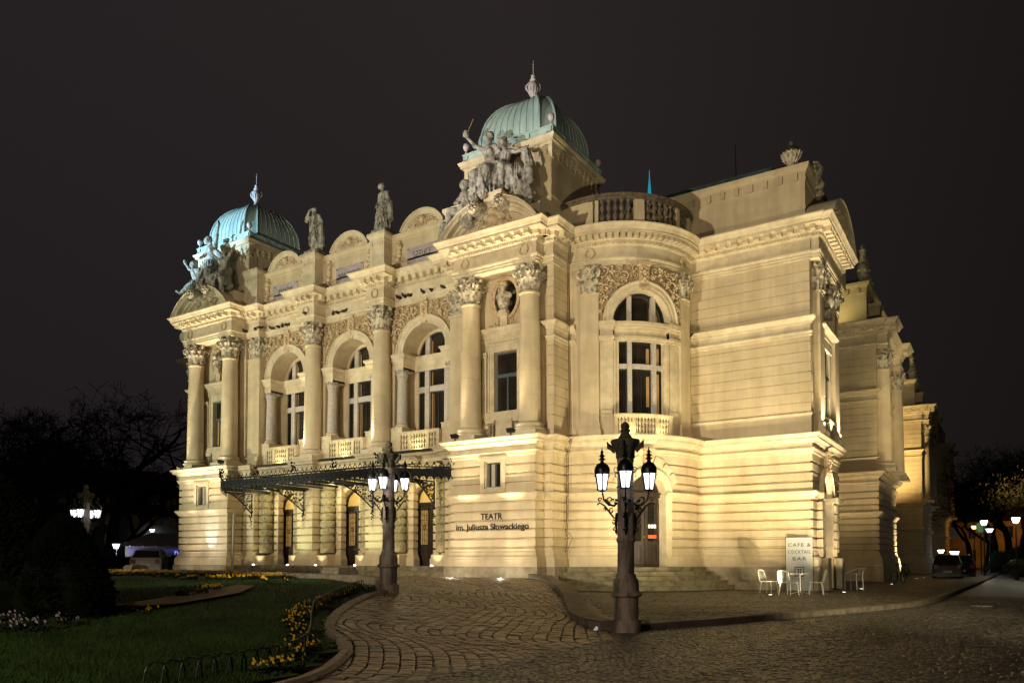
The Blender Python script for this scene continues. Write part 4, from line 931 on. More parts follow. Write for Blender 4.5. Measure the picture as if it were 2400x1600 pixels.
# ================================================================= segmental pediments and towers
for side in (0, 1):
    cx = -18.25 if side == 0 else mx(-18.25)
    mpd = flatmap(cx, 26.98, 1, 0); b = MB(); hw = 2.52; rise = 1.36; RR = (hw*hw + rise*rise)/(2*rise); cz = 15.40 + rise - RR; a_ = math.asin(hw/RR)
    pr = [(RR-.52, -.35), (RR-.52, -.05), (RR-.46, -.05), (RR-.44, .08), (RR-.30, .10), (RR-.28, .20), (RR-.18, .22), (RR-.16, .48), (RR-.07, .50), (RR-.03, .58), (RR, .66), (RR+.02, .66), (RR+.02, -.55)]
    br = .24   # half-angle of the broken top
    b.ring(mpd, 0, cz, pr, pi/2-a_, pi/2-br, 20); b.ring(mpd, 0, cz, pr, pi/2+br, pi/2+a_, 20)
    for sg in (-1, 1):   # close the cut ends with rosette drums
        u, v = sg*(RR-.2)*sin(br), cz + (RR-.2)*cos(br)
        b.add([mpd(u + sg*0, v, 0)], [])
    P = [((RR-.45)*sin(-a_+2*a_*k/24), cz + (RR-.45)*cos(-a_+2*a_*k/24)) for k in range(25)]
    P = [(x, max(z, 15.3)) for x, z in P]
    b.add([mpd(x, z, -.12) for x, z in P], [tuple(range(25))])
    pd = tp(b, "segmental_pediment", STUC2, smooth=30)
    q = MB()
    for sg in (-1, 1):
        u, v = sg*(RR-.22)*sin(br), cz + (RR-.22)*cos(br); vs0 = len(q.v)
        t = MB(); t.lathe([(.30, -.5), (.30, .60), (.24, .66), (.10, .70)], (0,0,0), 20); q.add([mpd(u+x, v+y, z) for x, y, z in t.v], t.f)
        for k in range(8): q.ball(mpd(u + .17*cos(k*pi/4), v + .17*sin(k*pi/4), .70), .075, 6)
        q.ball(mpd(u, v, .73), .09, 6)
    q.build("pediment_rosette", CAPM, None, smooth=50).parent = pd
    q = MB(); relief(mpd, lambda s, z, m: z > 15.45 and abs(s) < .85 - max(0, (z-16.2))*.3 and z < 16.55, -.9, .9, 15.42, 16.6, .15, 60, .02, b=q, tries=60)
    for (u, v, R_) in ((0, 16.3, .26), (0, 15.95, .34), (0, 15.6, .3), (-.3, 16.15, .2), (.3, 16.15, .2), (-.42, 15.75, .2), (.42, 15.75, .2)): q.ball(mpd(u, v, .0), R_, 9)
    q.build("cartouche", ORN, None, smooth=60).parent = pd
    # attic block carrying the sculpture
    b = MB(); b.box(cx-2.25, cx+2.2, 27.15, 28.2, 15.38, 16.35); b.sweep([(cx-1.25, 28.1), (cx-1.25, 27.02), (cx+1.25, 27.02), (cx+1.25, 28.1)], [(0, 16.2), (0, 16.72), (.05, 16.76), (.10, 16.82), (.10, 16.88), (0, 16.90)]); b.box(cx-1.25, cx+1.25, 27.03, 28.1, 16.4, 16.895)
    b.sweep([(cx-.45, 27.9), (cx-.45, 26.85), (cx+.45, 26.85), (cx+.45, 27.9)], [(0, 16.8), (0, 17.05), (.07, 17.1), (.07, 17.18), (0, 17.19)]); b.box(cx-.45, cx+.45, 26.86, 27.9, 16.8, 17.185)
    tp(b, "sculpture_plinth", STUC2)
    # tower
    tc_ = te("tower", (cx, 30.28, 15.38)); H = 2.2; b = MB()
    sq = lambda h: [(-h, h), (-h, -h), (h, -h), (h, h)]
    b.sweep(sq(H), [(.12, 0), (.12, .35), (.03, .45), (0, .5), (0, 1.45), (.05, 1.5), (.1, 1.56), (0, 1.6), (0, 3.30), (.03, 3.32), (.03, 3.50), (.0, 3.52), (0, 3.62)], closed=True)
    for k in range(4):
        Mr = Matrix.Rotation(k*pi/2, 4, 'Z')
        for sg in (-1, 1): b.box(sg*1.95-.27, sg*1.95+.27, -H-.04, -H+.1, .5, 3.3, Mr)
    b.build("tower_wall", STUC, tc_)
    b = MB(); b.sweep(sq(H), [(0, 3.60), (.04, 3.62), (.06, 3.72), (.10, 3.74), (.10, 3.86), (.24, 3.90), (.24, 3.98), (.28, 4.0), (.34, 4.10), (.34, 4.14), (-1, 4.16)], closed=True)
    for k in range(4):
        Mr = Matrix.Rotation(k*pi/2, 4, 'Z')
        for j in range(11):
            x = -2.0 + 4.0*j/10; 
            if j in (0, 10) or True: b.box(x-.06, x+.06, -H-.13, -H+.02, 3.58, 3.86, Mr); b.box(x-.05, x+.05, -H-.08, -H+.02, 3.40, 3.58, Mr)
        b.box(-H-.1, -H+.1, -H-.12, -H+.1, 3.2, 3.86, Mr)
    b.build("tower_cornice", STUC2, tc_)
    b = MB(); b.sweep(sq(2.32), [(0, 4.15), (0, 4.20), (.06, 4.22), (.06, 4.28), (0, 4.3), (0, 4.48), (.07, 4.50), (.07, 4.56), (-.4, 4.58)], closed=True)
    for k in range(4):
        Mr = Matrix.Rotation(k*pi/2, 4, 'Z')
        for j in range(-2, 3): b.box(j*1.1-.12, j*1.1+.12, -2.38, -2.3, 4.2, 4.5, Mr)
    b.build("copper_parapet", COPP, tc_)
    # dome: square plan with cut corners
    N = 14; rings = []; dm = MB(); zb = 4.50; hd = 2.82
    def prof_a(t): # half width at angle t
        return 2.06*(cos(t)**1.0)
    def octo(a, ch):
        c_ = ch*a; return [(-a+c_, -a), (a-c_, -a), (a, -a+c_), (a, a-c_), (a-c_, a), (-a+c_, a), (-a, a-c_), (-a, -a+c_)]
    ts = [radians(-8 + 94*i/N) for i in range(N+1)]
    for i, t in enumerate(ts):
        a = max(.2, prof_a(t)); z = zb + .42 + (hd-.42)*sin(t)/sin(radians(86)) if t > 0 else zb + .42 + (hd-.42)*sin(t)
        rings.append((a, z)); dm.v += [(x, y, z) for x, y in octo(a, .24)]
    for i in range(N):
        for k in range(8): dm.f.append((i*8+k, i*8+(k+1) % 8, (i+1)*8+(k+1) % 8, (i+1)*8+k))
    dm.f.append(tuple(N*8+k for k in range(8)))
    do = dm.build("dome", COPP, tc_, smooth=30)
    q = MB()
    for k in range(4):
        Mr = Matrix.Rotation(k*pi/2, 4, 'Z')
        for j in range(0, 10):
            f = (-1 + 2*j/9)*(1-.24)
            main = j in (0, 9)
            pts = [Mr @ Vector((f*a, -a-(.02 if main else .006), z)) for a, z in rings]
            q.tube(pts, .055 if main else .022, 5)
    q.build("standing_seam", COPP, do, smooth=60)
    for sx in (-1, 1):
        for sy in (-1, 1):
            q = MB(); q.lathe([(.08, 0), (.09, .05), (.04, .09), (.04, .2), (.10, .24), (.145, .33), (.15, .40), (.12, .50), (.03, .54)], (sx*2.25, sy*2.25, 4.57), 12); q.build("corner_ball_finial", FINIAL, tc_, smooth=50)
    # urn finial with handles and a rod
    q = MB(); zt = zb + hd - .02
    q.lathe([(.30, 0), (.27, .06), (.20, .12), (.24, .20), (.15, .28), (.12, .36), (.10, .42), (.16, .50), (.22, .66), (.25, .84), (.24, .98), (.17, 1.08), (.12, 1.14), (.14, 1.2), (.16, 1.24), (.08, 1.3), (.11, 1.38), (.10, 1.46), (.03, 1.52)], (0, 0, zt), 18)
    for k in range(12): a = k*pi/6; q.tube([(.11*cos(a), .11*sin(a), zt+.44), (.23*cos(a), .23*sin(a), zt+.66), (.26*cos(a), .26*sin(a), zt+.84)], .022, 5)
    for sg in (-1, 1):
        pts = [Vector((sg*(.13+.21*sin(pi*i/14))*.84, sg*(.13+.21*sin(pi*i/14))*.54, zt + .60 + .56*i/14)) for i in range(15)]; q.tube(pts, .042, 6)
    f = q.build("urn_finial", FINIAL, tc_, smooth=50)
    q = MB(); q.tube([(0, 0, zt+1.5), (0, 0, zt+1.95)], .018, 6); q.tube([(0, 0, zt+1.95), (0, 0, zt+2.2)], .010, 5); q.ball((0, 0, zt+2.0), .035, 6); q.build("finial_rod", FINIAL, f)
# ================================================================= balustrade over the corner bay, attic over the side wing
mr_ = arcmap(KR[0], KR[1], 3.42, 0)
def am(a): return radians(a)*3.42
q = MB()
q.fbox(mr_, am(-108), am(22), 16.62, 16.74, -.13, .15, 34); q.fbox(mr_, am(-108), am(22), 16.74, 16.86, -.18, .20, 34); q.fbox(mr_, am(-108), am(22), 15.40, 15.60, -.14, .16, 34)
p = tp(q, "roof_balustrade_rail", WEATH); q = MB()
for a0, a1 in ((-108, -80), (-51, -44), (-16, -12), (4, 22), (-78.5, -76)): q.fbox(mr_, am(a0), am(a1), 15.6, 16.62, -.11, .12, 6)
q.build("balustrade_pier", STUC, p)
q = MB()
for a in [-74.5 + 4.6*k for k in range(5)] + [-41.5 + 4.9*k for k in range(6)] + [-10.5, -6, -1.8]:
    t = MB(); t.lathe([(r*1.75, z*1.02) for r, z in BALP], (0,0,0), 12); x, y, z = mr_(am(a+1), 15.6, 0); q.add([(x+u, y+v, z+w_) for u, v, w_ in t.v], t.f)
q.build("balusters", WEATH, None, smooth=60).parent = p
b = MB(); AT2 = [(0, 15.39), (0, 17.28), (.03, 17.30), (.03, 17.62), (.06, 17.64), (.10, 17.72), (.18, 17.80), (.20, 17.90), (.20, 17.96), (-1, 17.98)]
b.sweep([(-15, 33.25), (-6.75, 33.25), (-6.75, 43)], AT2)
for k in range(14): x = -7.1 - .62*k; b.box(x-.07, x+.07, 33.12, 33.24, 17.30, 17.62)
tp(b, "side_attic", STUC)
b = MB(); b.box(-15, -8.2, 33.6, 43, 17.9, 18.34); b.box(-15, -8.15, 33.56, 43, 18.34, 18.38); tp(b, "attic_roof", DARKROOF)
b = MB(); URN = [(.28, 0), (.28, .10), (.14, .16), (.11, .22), (.18, .30), (.30, .46), (.38, .66), (.40, .72)]; LID = [(.41, .72), (.42, .76), (.34, .84), (.24, .98), (.10, 1.06), (.07, 1.12), (.11, 1.18), (.10, 1.26), (.03, 1.34)]
b.lathe(URN, (-7.35, 33.6, 17.97), 18); b.box(-7.8, -6.9, 33.3, 33.9, 17.95, 18.05)
for k in range(14): a = 2*pi*k/14; b.tube([(-7.35+.17*cos(a), 33.6+.17*sin(a), 18.28), (-7.35+.35*cos(a), 33.6+.35*sin(a), 18.5), (-7.35+.43*cos(a), 33.6+.43*sin(a), 18.72)], .03, 5)
u_ = tp(b, "attic_urn", CAPM, smooth=50); b = MB(); b.lathe(LID, (-7.35, 33.6, 17.97), 18); b.build("urn_lid", LCAP, u_, smooth=50)
q = MB(); mq = flatmap(-6.75, 33.25, 0, 1)
for (s, z, R_) in ((1.6, 18.35, .32), (1.5, 18.05, .26), (2.0, 17.85, .28), (2.3, 17.5, .22), (2.7, 17.15, .2), (3.6, 17.0, .3), (3.2, 16.7, .22), (1.2, 18.2, .2)):
    q.ball(mq(s, z, .15), R_, 9)
    for _ in range(5): q.ball(mq(s+random.uniform(-.25, .25), z+random.uniform(-.25, .25), .2), R_*.4, 6)
tp(q, "attic_acroterion", CAPM, smooth=60)
b = MB(); b.tube([(-10.4, 36, 17.9), (-10.45, 36, 21.2)], [.035, .02], 6); tp(b, "lightning_rod", IRON)
b = MB(); b.lathe([(.30, 0), (.26, .9), (.22, 1.1), (.30, 1.35), (.24, 1.6), (.12, 1.75), (.10, 2.4), (.04, 3.0), (.015, 3.6)], (-18.85, 45.8, 22.9), 10); tp(b, "cyan_spire_tip", CYANM, smooth=50)
b = MB(); b.box(-22, -17, 43.5, 48, 15, 22.6); b.lathe([(2, 22.6), (1.2, 23.1)], (-19, 45.8, 0), 20); tp(b, "rear_roof_lantern", DARKROOF)
b = MB(); b.box(-47, -11.5, 40, 95, 13, 15.9); b.box(-44, -12, 34.5, 41, 15.3, 16.6); tp(b, "rear_roof", DARKROOF)
# ================================================================= side front: columns, door, pediment
def side_front(y0, y1, X, detail=True):
    "pavilion face looking east between y0 and y1"
    cy = (y0+y1)/2; mp_ = flatmap(X, cy, 0, 1); out = []
    hw = (y1-y0)/2
    for sy in (-1, 1):
        pilaster(mp_, sy*(hw-.95), .92, .24)
    q = MB()
    for (p, r_, u, v, dd) in ((-.95, -.62, 6.6, 10.52, .1), (.62, .95, 6.6, 10.52, .1), (-1.0, 1.0, 10.522, 10.86, .14)): q.fbox(mp_, p, r_, u, v, 0, dd)
    q.sweep([(X, cy-1.3), (X+.06, cy-1.3), (X+.06, cy+1.3), (X, cy+1.3)], [(0, 10.9), (.1, 10.94), (.12, 11.1), (.2, 11.2), (.3, 11.3), (.3, 11.36), (0, 11.4)])
    tp(q, "window_surround", STUC2)
    q = MB(); q.fbox(mp_, -.6, .6, 7.4, 10.5, 0, .03); o = tp(q, "window", GLASS)
    q = MB(); q.fbox(mp_, -.04, .04, 7.4, 10.5, .03, .06); q.fbox(mp_, -.6, .6, 9.3, 9.42, .03, .06); q.build("sash", SASH, o)
    q = MB(); q.fbox(mp_, -.35, .35, 6.53, 7.3, 0, .25); q.fbox(mp_, -1.2, 1.2, 7.3, 7.42, 0, .28)
    for k in range(4):
        for sg in (-1, 1):
            t = MB(); t.lathe([(r*1.2, z*.72) for r, z in BALP], (0,0,0), 8); q.add([mp_(sg*(.48+.18*k)+x, 6.6+z, .14+y) for x, y, z in t.v], t.f)
    tp(q, "window_balusters", STUC2, smooth=60)
    # bust in oval niche, as a rounded relief
    q = MB(); q.ring(mp_, 0, 12.8, [(.55, 0), (.55, .08), (.75, .08), (.75, 0)], 0, 2*pi, 24); q.ball(mp_(0, 13.1, .22), .2, 10); q.ball(mp_(0, 12.7, .16), .33, 10); q.fbox(mp_, -.25, .25, 11.9, 12.3, 0, .3); tp(q, "bust_niche", CAPM, smooth=50)
def side_pediment(cy, X, hw):
    m_ = flatmap(X, cy, 0, 1); b = MB(); rise = 1.4; RR = (hw*hw+rise*rise)/(2*rise); cz = 15.38+rise-RR; a_ = math.asin(hw/RR)
    pr = [(RR-.5, -.3), (RR-.5, .08), (RR-.36, .10), (RR-.34, .2), (RR-.18, .22), (RR-.16, .48), (RR-.05, .52), (RR, .66), (RR+.02, .66), (RR+.02, -.5)]
    b.ring(m_, 0, cz, pr, pi/2-a_, pi/2+a_, 26)
    P = [((RR-.45)*sin(-a_+2*a_*k/24), max(15.3, cz + (RR-.45)*cos(-a_+2*a_*k/24))) for k in range(25)]; b.add([m_(x, z, -.1) for x, z in P], [tuple(range(25))])
    for k in range(-4, 5):
        t = a_*k/5; b.fbox(lambda s, z, d: m_(s*cos(t)+z*sin(t), cz - s*sin(t) + z*cos(t), d), -.1, .1, RR-.34, RR-.17, .1, .46)
    tp(b, "segmental_pediment", STUC2, smooth=30)
side_front(32.95, 38.15, -6.5)
side_pediment(35.5, -6.18, 2.9)
# lower side door with its rusticated arch
ms = flatmap(-6.5, 35.3, 0, 1)
q = MB(); q.ring(ms, 0, 4.1, ARCHP(.90, 1.25, .14), 0, pi, 24)
for sg in (-1, 1):
    q.fbox(ms, sg*1.08-.18, sg*1.08+.18, .15, 3.9, -.3, .12); q.fbox(ms, sg*1.1-.25, sg*1.1+.25, 3.9, 4.1, -.3, .22)
    for z0, z1 in ((1.5, 1.85), (1.90, 2.24), (2.30, 2.62), (2.68, 3.0), (3.06, 3.38), (3.45, 3.77)): q.fbox(ms, sg*1.55-.28, sg*1.55+.28, z0, z1, 0, .22)
    q.fbox(ms, sg*1.55-.34, sg*1.55+.34, 3.9, 4.15, 0, .3)
tp(q, "side_door_surround", STUC2)
q = MB()
for sg in (-1, 1): q.fbox(ms, sg*1.55-.34, sg*1.55+.34, .12, 1.45, 0, .42)
tp(q, "door_pedestal", BASE)
q = MB(); q.fbox(ms, -.9, .9, .2, 5.1, -.4, -.32); q.fbox(ms, -.7, -.1, .5, 2.0, -.32, -.28); q.fbox(ms, .1, .7, .5, 2.0, -.32, -.28); q.fbox(ms, -.7, -.1, 2.2, 3.8, -.32, -.28); q.fbox(ms, .1, .7, 2.2, 3.8, -.32, -.28); tp(q, "side_door", WOOD)
q = MB(); keyhead(q, ms, 0, 5.1, 6.0, .4, .3); tp(q, "keystone_head", ORN, smooth=60)
# ---- further wings of the side front, one behind another
LOWW = [(.21, -.2), (.21, 1.05), (.17, 1.09)] + PLINTH[1:] + rustrows(SEAMS1) + BANDM + rustrows(SEAMS2) + TOPM
def far_wing(y0, y1, X):
    b = MB(); pth = [(-15, y0), (X, y0), (X, y1), (-15, y1)]
    b.sweep(pth, LOWW); tp(b, "wing_lower_wall", STUC)
    b = MB(); pth2 = [(-15, y0+.2), (X-.05, y0+.2), (X-.05, y1-.2), (-15, y1-.2)]; b.sweep(pth2, UG); b.sweep(pth2, IMPB); b.sweep(pth2, SILB); tp(b, "wing_upper_wall", STUC)
    w = y1-y0; c1, c2 = y0+1.0, y1-1.0
    pe = [(-15, y0+.15), (X, y0+.15), (X, c1-.6), (X+.55, c1-.6), (X+.55, c1+.6), (X+.1, c1+.6), (X+.1, c2-.6), (X+.55, c2-.6), (X+.55, c2+.6), (X, c2+.6), (X, y1-.1), (-15, y1-.1)]
    b = MB(); b.sweep(pe, ARCHI); b.box(-15, X, y0+.3, y1-.3, 15.2, 15.4); tp(b, "wing_cornice", STUC2)
    md = MB()
    for i in range(len(pe)-1):
        a, c_ = pe[i], pe[i+1]; L = math.hypot(c_[0]-a[0], c_[1]-a[1]); mpp = flatmap(a[0], a[1], (c_[0]-a[0])/L, (c_[1]-a[1])/L); n = max(1, round(L/.5))
        for k in range(n): s = L*(k+.5)/n; md.fbox(mpp, s-.1, s+.1, 14.87, 15.03, .16, .44)
    tp(md, "modillion_row", STUC2)
    b = MB(); b.sweep([(-15, y0+.5), (X-.55, y0+.5), (X-.55, y1-.5), (-15, y1-.5)], AT2)
    for k in range(6): x = X-1.0-.6*k; b.box(x-.07, x+.07, y0+.38, y0+.5, 17.3, 17.62)
    b.box(X-.6, X+.05, y0+1.4, y0+2.4, 15.4, 16.6); b.box(X-.65, X+.15, y0+1.3, y0+2.5, 16.6, 16.85); tp(b, "wing_attic", STUC)
    b = MB(); b.box(-15, X-1, y0+.8, y1-.8, 17.9, 18.3); tp(b, "wing_roof", DARKROOF)
    for cy, z in ((y0+1.1, 17.97), (y0+2.6, 17.6)):
        b = MB(); b.box(X-1.1, X-.5, cy-.3, cy+.3, z-.05, z+.35); b.lathe([(.28, .35), (.34, .5), (.36, .9), (.30, 1.15), (.20, 1.35), (.16, 2.0), (.20, 2.04), (.20, 2.14), (.10, 2.2), (.13, 2.35), (.03, 2.5)], (X-.8, cy, z), 12)
        for k in range(6): a = k*pi/3; b.ball((X-.8+.3*cos(a), cy+.3*sin(a), z+.85), .13, 6)
        tp(b, "obelisk_finial", CAPM, smooth=50)
    for cy in (c1, c2): copy_tree(col0, loc=(X+.18, cy, 6.53))
far_wing(49.0, 57.5, -6.1); far_wing(78.5, 88.0, -6.15); far_wing(106, 116, -6.0)
b = MB(); b.box(-9.5, -8.8, 38, 106, 0, 6.5); b.box(-11, -10.2, 38, 106, 6.5, 15.5); tp(b, "set_back_side_wall", STUC)
b = MB(); b.box(-48, -15.4, 38, 39, 0, 15.3); b.box(-48.1, -47.6, 32.8, 60, 0, 15.3); b.box(-7.5, -6.6, 38.1, 38.5, 0, 15.3); tp(b, "rear_wall", STUC)
# corner bay door and steps
md_ = arcmap(KR[0], KR[1], 3.85, radians(-45))
q = MB(); q.ring(md_, 0, 4.10, ARCHP(.78, 1.08, .12), 0, pi, 28); q.ring(md_, 0, 4.10, [(.79, .05), (.79, -.45)], 0, pi, 24)
for sg in (-1, 1): q.fbox(md_, sg*.93-.15, sg*.93+.15, 1.08, 3.90, -.45, .10, 2); q.fbox(md_, sg*.94-.18, sg*.94+.18, 3.901, 4.099, -.45, .15, 2)
for k in range(-3, 4):   # radiating joints of the flat arch
    if k == 0: continue
    a = k*.36; c_, s_ = sin(a), cos(a)
    q.fbox(lambda s, z, d: md_(z*c_ + s*s_, 4.10 + z*s_ - s*c_, d), -.22, .22, 1.10, 1.52 + .08*(abs(k) == 1), -.02, .055)
tp(q, "bay_door_surround", STUC2)
q = MB(); keyhead(q, md_, 0, 5.15, 5.95, .36, .24); tp(q, "keystone_head", ORN, smooth=60)
q = MB(); q.fbox(md_, -.80, .80, 1.08, 4.95, -.50, -.44, 6); q.fbox(md_, -.80, .80, 3.98, 4.16, -.44, -.30, 6); q.fbox(md_, -.84, .84, 4.1, 4.18, -.44, -.26, 6)
for sg in (-1, 1):
    x0, x1 = (-.76, -.03) if sg < 0 else (.03, .76)
    for (a_, b_, u, v, dd) in ((x0, x0+.13, 1.1, 3.98, .05), (x1-.13, x1, 1.1, 3.98, .05), (x0+.13, x1-.13, 1.1, 1.3, .05), (x0+.13, x1-.13, 2.0, 2.16, .05), (x0+.13, x1-.13, 3.75, 3.98, .05), (x0+.2, x1-.2, 1.38, 1.92, .03)): q.fbox(md_, a_, b_, u, v, -.44, -.44+dd)
bd = tp(q, "bay_door", WOOD)
q = MB(); q.fbox(md_, -.62, -.17, 2.16, 3.75, -.438, -.43); q.fbox(md_, .17, .62, 2.16, 3.75, -.438, -.43); q.build("door_glass", GLASS, bd)
q = MB()
for z in (2.5, 2.9, 3.3, 3.5): q.fbox(md_, .17, .62, z-.008, z+.008, -.43, -.41)
for x in (.28, .4, .51): q.fbox(md_, x-.008, x+.008, 2.16, 3.75, -.43, -.41)
q.build("grille", IRON, bd)
q = MB()
for x in (.20, .35, .49): q.fbox(md_, x, x+.12, 2.70, 2.86, -.405, -.40)
q.build("white_notice", PAPER, bd)
q = MB(); q.fbox(md_, .19, .62, 2.28, 2.42, -.405, -.40); q.build("red_notice", REDS, bd)
q = MB(); q.lathe([(.02, 0), (.035, .03), (.03, .06)], md_(-.02, 2.3, -.38), 8); q.build("door_knob", GOLD, bd)
b = MB()
for k in range(5):
    r = 4.22 + .31*k; z = 1.085 - .185*k; a1 = math.degrees(math.asin((32.72-KR[1])/r)); a0 = -97 - k*.5
    P = arcpts(KR[0], KR[1], r, a0, a1, 3); Q = arcpts(KR[0], KR[1], r-.02, a0, a1, 3); n = len(P)
    vs = [(x, y, z-.19) for x, y in P] + [(x, y, z-.015) for x, y in P] + [(x, y, z) for x, y in Q] + [(KR[0], KR[1], z)]
    b.add(vs, [(i, i+1, n+i+1, n+i) for i in range(n-1)] + [(n+i, n+i+1, 2*n+i+1, 2*n+i) for i in range(n-1)] + [(2*n+i, 2*n+i+1, 3*n) for i in range(n-1)])
    # joints
tp(b, "bay_step", STEPM, recalc=True)
# lettering beside the entrance
text_obj("TEATR", 1.10, .26, (-18.27, 26.84, 3.09), INK, "wall_lettering", TH, .02, bold=.012)
text_obj("im. Juliusza Słowackiego", 3.70, .34, (-18.27, 26.84, 2.655), INK, "wall_lettering", TH, .02, bold=.012)
# mezzanine windows
for cx, sd in ((-18.19, 0), (mx(-18.19), 1)):
    m_ = flatmap(cx, 26.85, 1, 0); q = MB()
    for (p, r_, u, v, dd) in ((-.64, -.43, 4.24, 5.64, .06), (.43, .64, 4.24, 5.64, .06), (-.43, .43, 4.24, 4.40, .06), (-.43, .43, 5.56, 5.64, .06), (-.70, .70, 5.642, 5.75, .10), (-.43, -.36, 4.4, 5.56, -.02), (.36, .43, 4.4, 5.56, -.02), (-.43, .43, 4.4, 4.45, -.02), (-.43, .43, 5.51, 5.56, -.02)): q.fbox(m_, p, r_, u, v, -.28, dd)
    tp(q, "mezzanine_surround", STUC2)
    q = MB()
    for (p, r_, u, v) in ((-.36, -.30, 4.45, 5.5), (.30, .36, 4.45, 5.5), (-.03, .03, 4.45, 5.5), (-.36, .36, 4.45, 4.5), (-.36, .36, 5.45, 5.5)): q.fbox(m_, p, r_, u, v, -.26, -.20)
    o = tp(q, "mezzanine_window", FRAMEB); q = MB(); q.fbox(m_, -.36, .36, 4.45, 5.5, -.26, -.24); q.build("pane", GLASS, o)
    q = MB(); q.fbox(m_, -.24, -.06, 4.5, 5.45, -.235, -.23); q.fbox(m_, .22, .28, 4.5, 5.45, -.235, -.23); q.build("curtain", MULL, o)
b = MB()
for dx in (0, .07): b.tube([(-15.50+dx, 28.42, 15.0), (-15.22+dx, 28.2, 14.7), (-15.52+dx, 28.55, 13.6), (-15.45+dx, 28.62, 7), (-15.18+dx, 28.18, 6.45), (-15.48+dx, 28.42, 5.8), (-15.5+dx, 28.4, 3), (-15.55+dx, 28.38, 2.6), (-15.42+dx*3, 28.38, 2.3), (-15.55+dx, 28.36, 1.7)], .012, 4)
tp(b, "lightning_cable", IRON)
# downpipe on the left pavilion
b = MB(); b.tube([(mx(PXI)+.18, 26.75+.4, 3.9), (mx(PXI)+.18, 27.1, 1.2), (mx(PXI)+.1, 26.95, .9), (mx(PXI)+.1, 26.9, .66)], .07, 8)
for z in (1.6, 2.4, 3.2): b.lathe([(.09, 0), (.09, .05)], (mx(PXI)+.18, 27.12, z), 8)
tp(b, "downpipe", PIPE, smooth=60)
# ================================================================= iron canopy
b = MB(); CF = [(mx(PXI)-.05, 26.9), (X0-5.35, 24.75), (X0+5.35, 24.75), (PXI+.05, 26.9)]
top = lambda y: 5.12 + (y-24.75)*.17
b.add([(x, y, top(y)) for x, y in CF] + [(CF[3][0], 27.7, top(27.7)), (CF[0][0], 27.7, top(27.7))] + [(x, y, top(y)-.06) for x, y in CF] + [(CF[3][0], 27.7, top(27.7)-.06), (CF[0][0], 27.7, top(27.7)-.06)], [(0, 1, 2, 3, 4, 5), (11, 10, 9, 8, 7, 6), (0, 1, 7, 6), (1, 2, 8, 7), (2, 3, 9, 8)])
for k in range(-5, 6): b.box(X0+k*1.07-.03, X0+k*1.07+.03, 24.8, 27.6, 4.98, 5.08)
cn = tp(b, "canopy", BLUEIRON)
b = MB(); b.sweep(CF, [(.02, 5.02), (.05, 5.02), (.05, 5.08), (.03, 5.09), (.03, 5.30), (.06, 5.31), (.06, 5.36), (.02, 5.36), (.02, 5.02)])
acc = MB()
for i in range(3):
    a, c_ = CF[i], CF[i+1]; L = math.hypot(c_[0]-a[0], c_[1]-a[1]); m_ = flatmap(a[0], a[1], (c_[0]-a[0])/L, (c_[1]-a[1])/L)
    n = int(L/.30)
    for k in range(n):
        s = L*(k+.5)/n; g = L/n
        # pierced row, pendants below, cresting above
        b.fbox(m_, s-.055, s+.055, 5.13, 5.22, .03, .055); b.fbox(m_, s-.02, s+.02, 5.36, 5.44, .03, .055)
        b.add([m_(s-g*.30, 5.02, .04), m_(s+g*.30, 5.02, .04), m_(s+.045, 4.93, .04), m_(s, 4.86, .04), m_(s-.045, 4.93, .04)], [(0, 1, 2, 3, 4)])
        b.ball(m_(s, 4.85, .04), .028, 6); b.ball(m_(s+g/2, 4.95, .04), .035, 5)
        pts = [m_(s + .10*cos(t), 5.50 + .06*sin(t), .04) for t in [x*pi/5 for x in range(11)]]; b.tube(pts, .016, 4)
        b.add([m_(s-.03, 5.54, .04), m_(s+.03, 5.54, .04), m_(s+.045, 5.61, .04), m_(s, 5.69, .04), m_(s-.045, 5.61, .04)], [(0, 1, 2, 3, 4)])
    n2 = max(1, round(L/2.7))
    for k in range(n2+1):
        s = L*k/n2
        for _ in range(16): b.ball(m_(s+random.gauss(0, .10), 5.55+random.uniform(0, .42), .04+random.gauss(0, .03)), random.uniform(.03, .06), 5)
b.sweep(CF, [(.02, 5.42), (.03, 5.42), (.03, 5.47), (.0, 5.47)]); b.build("lace_valance", IRON, None).parent = cn
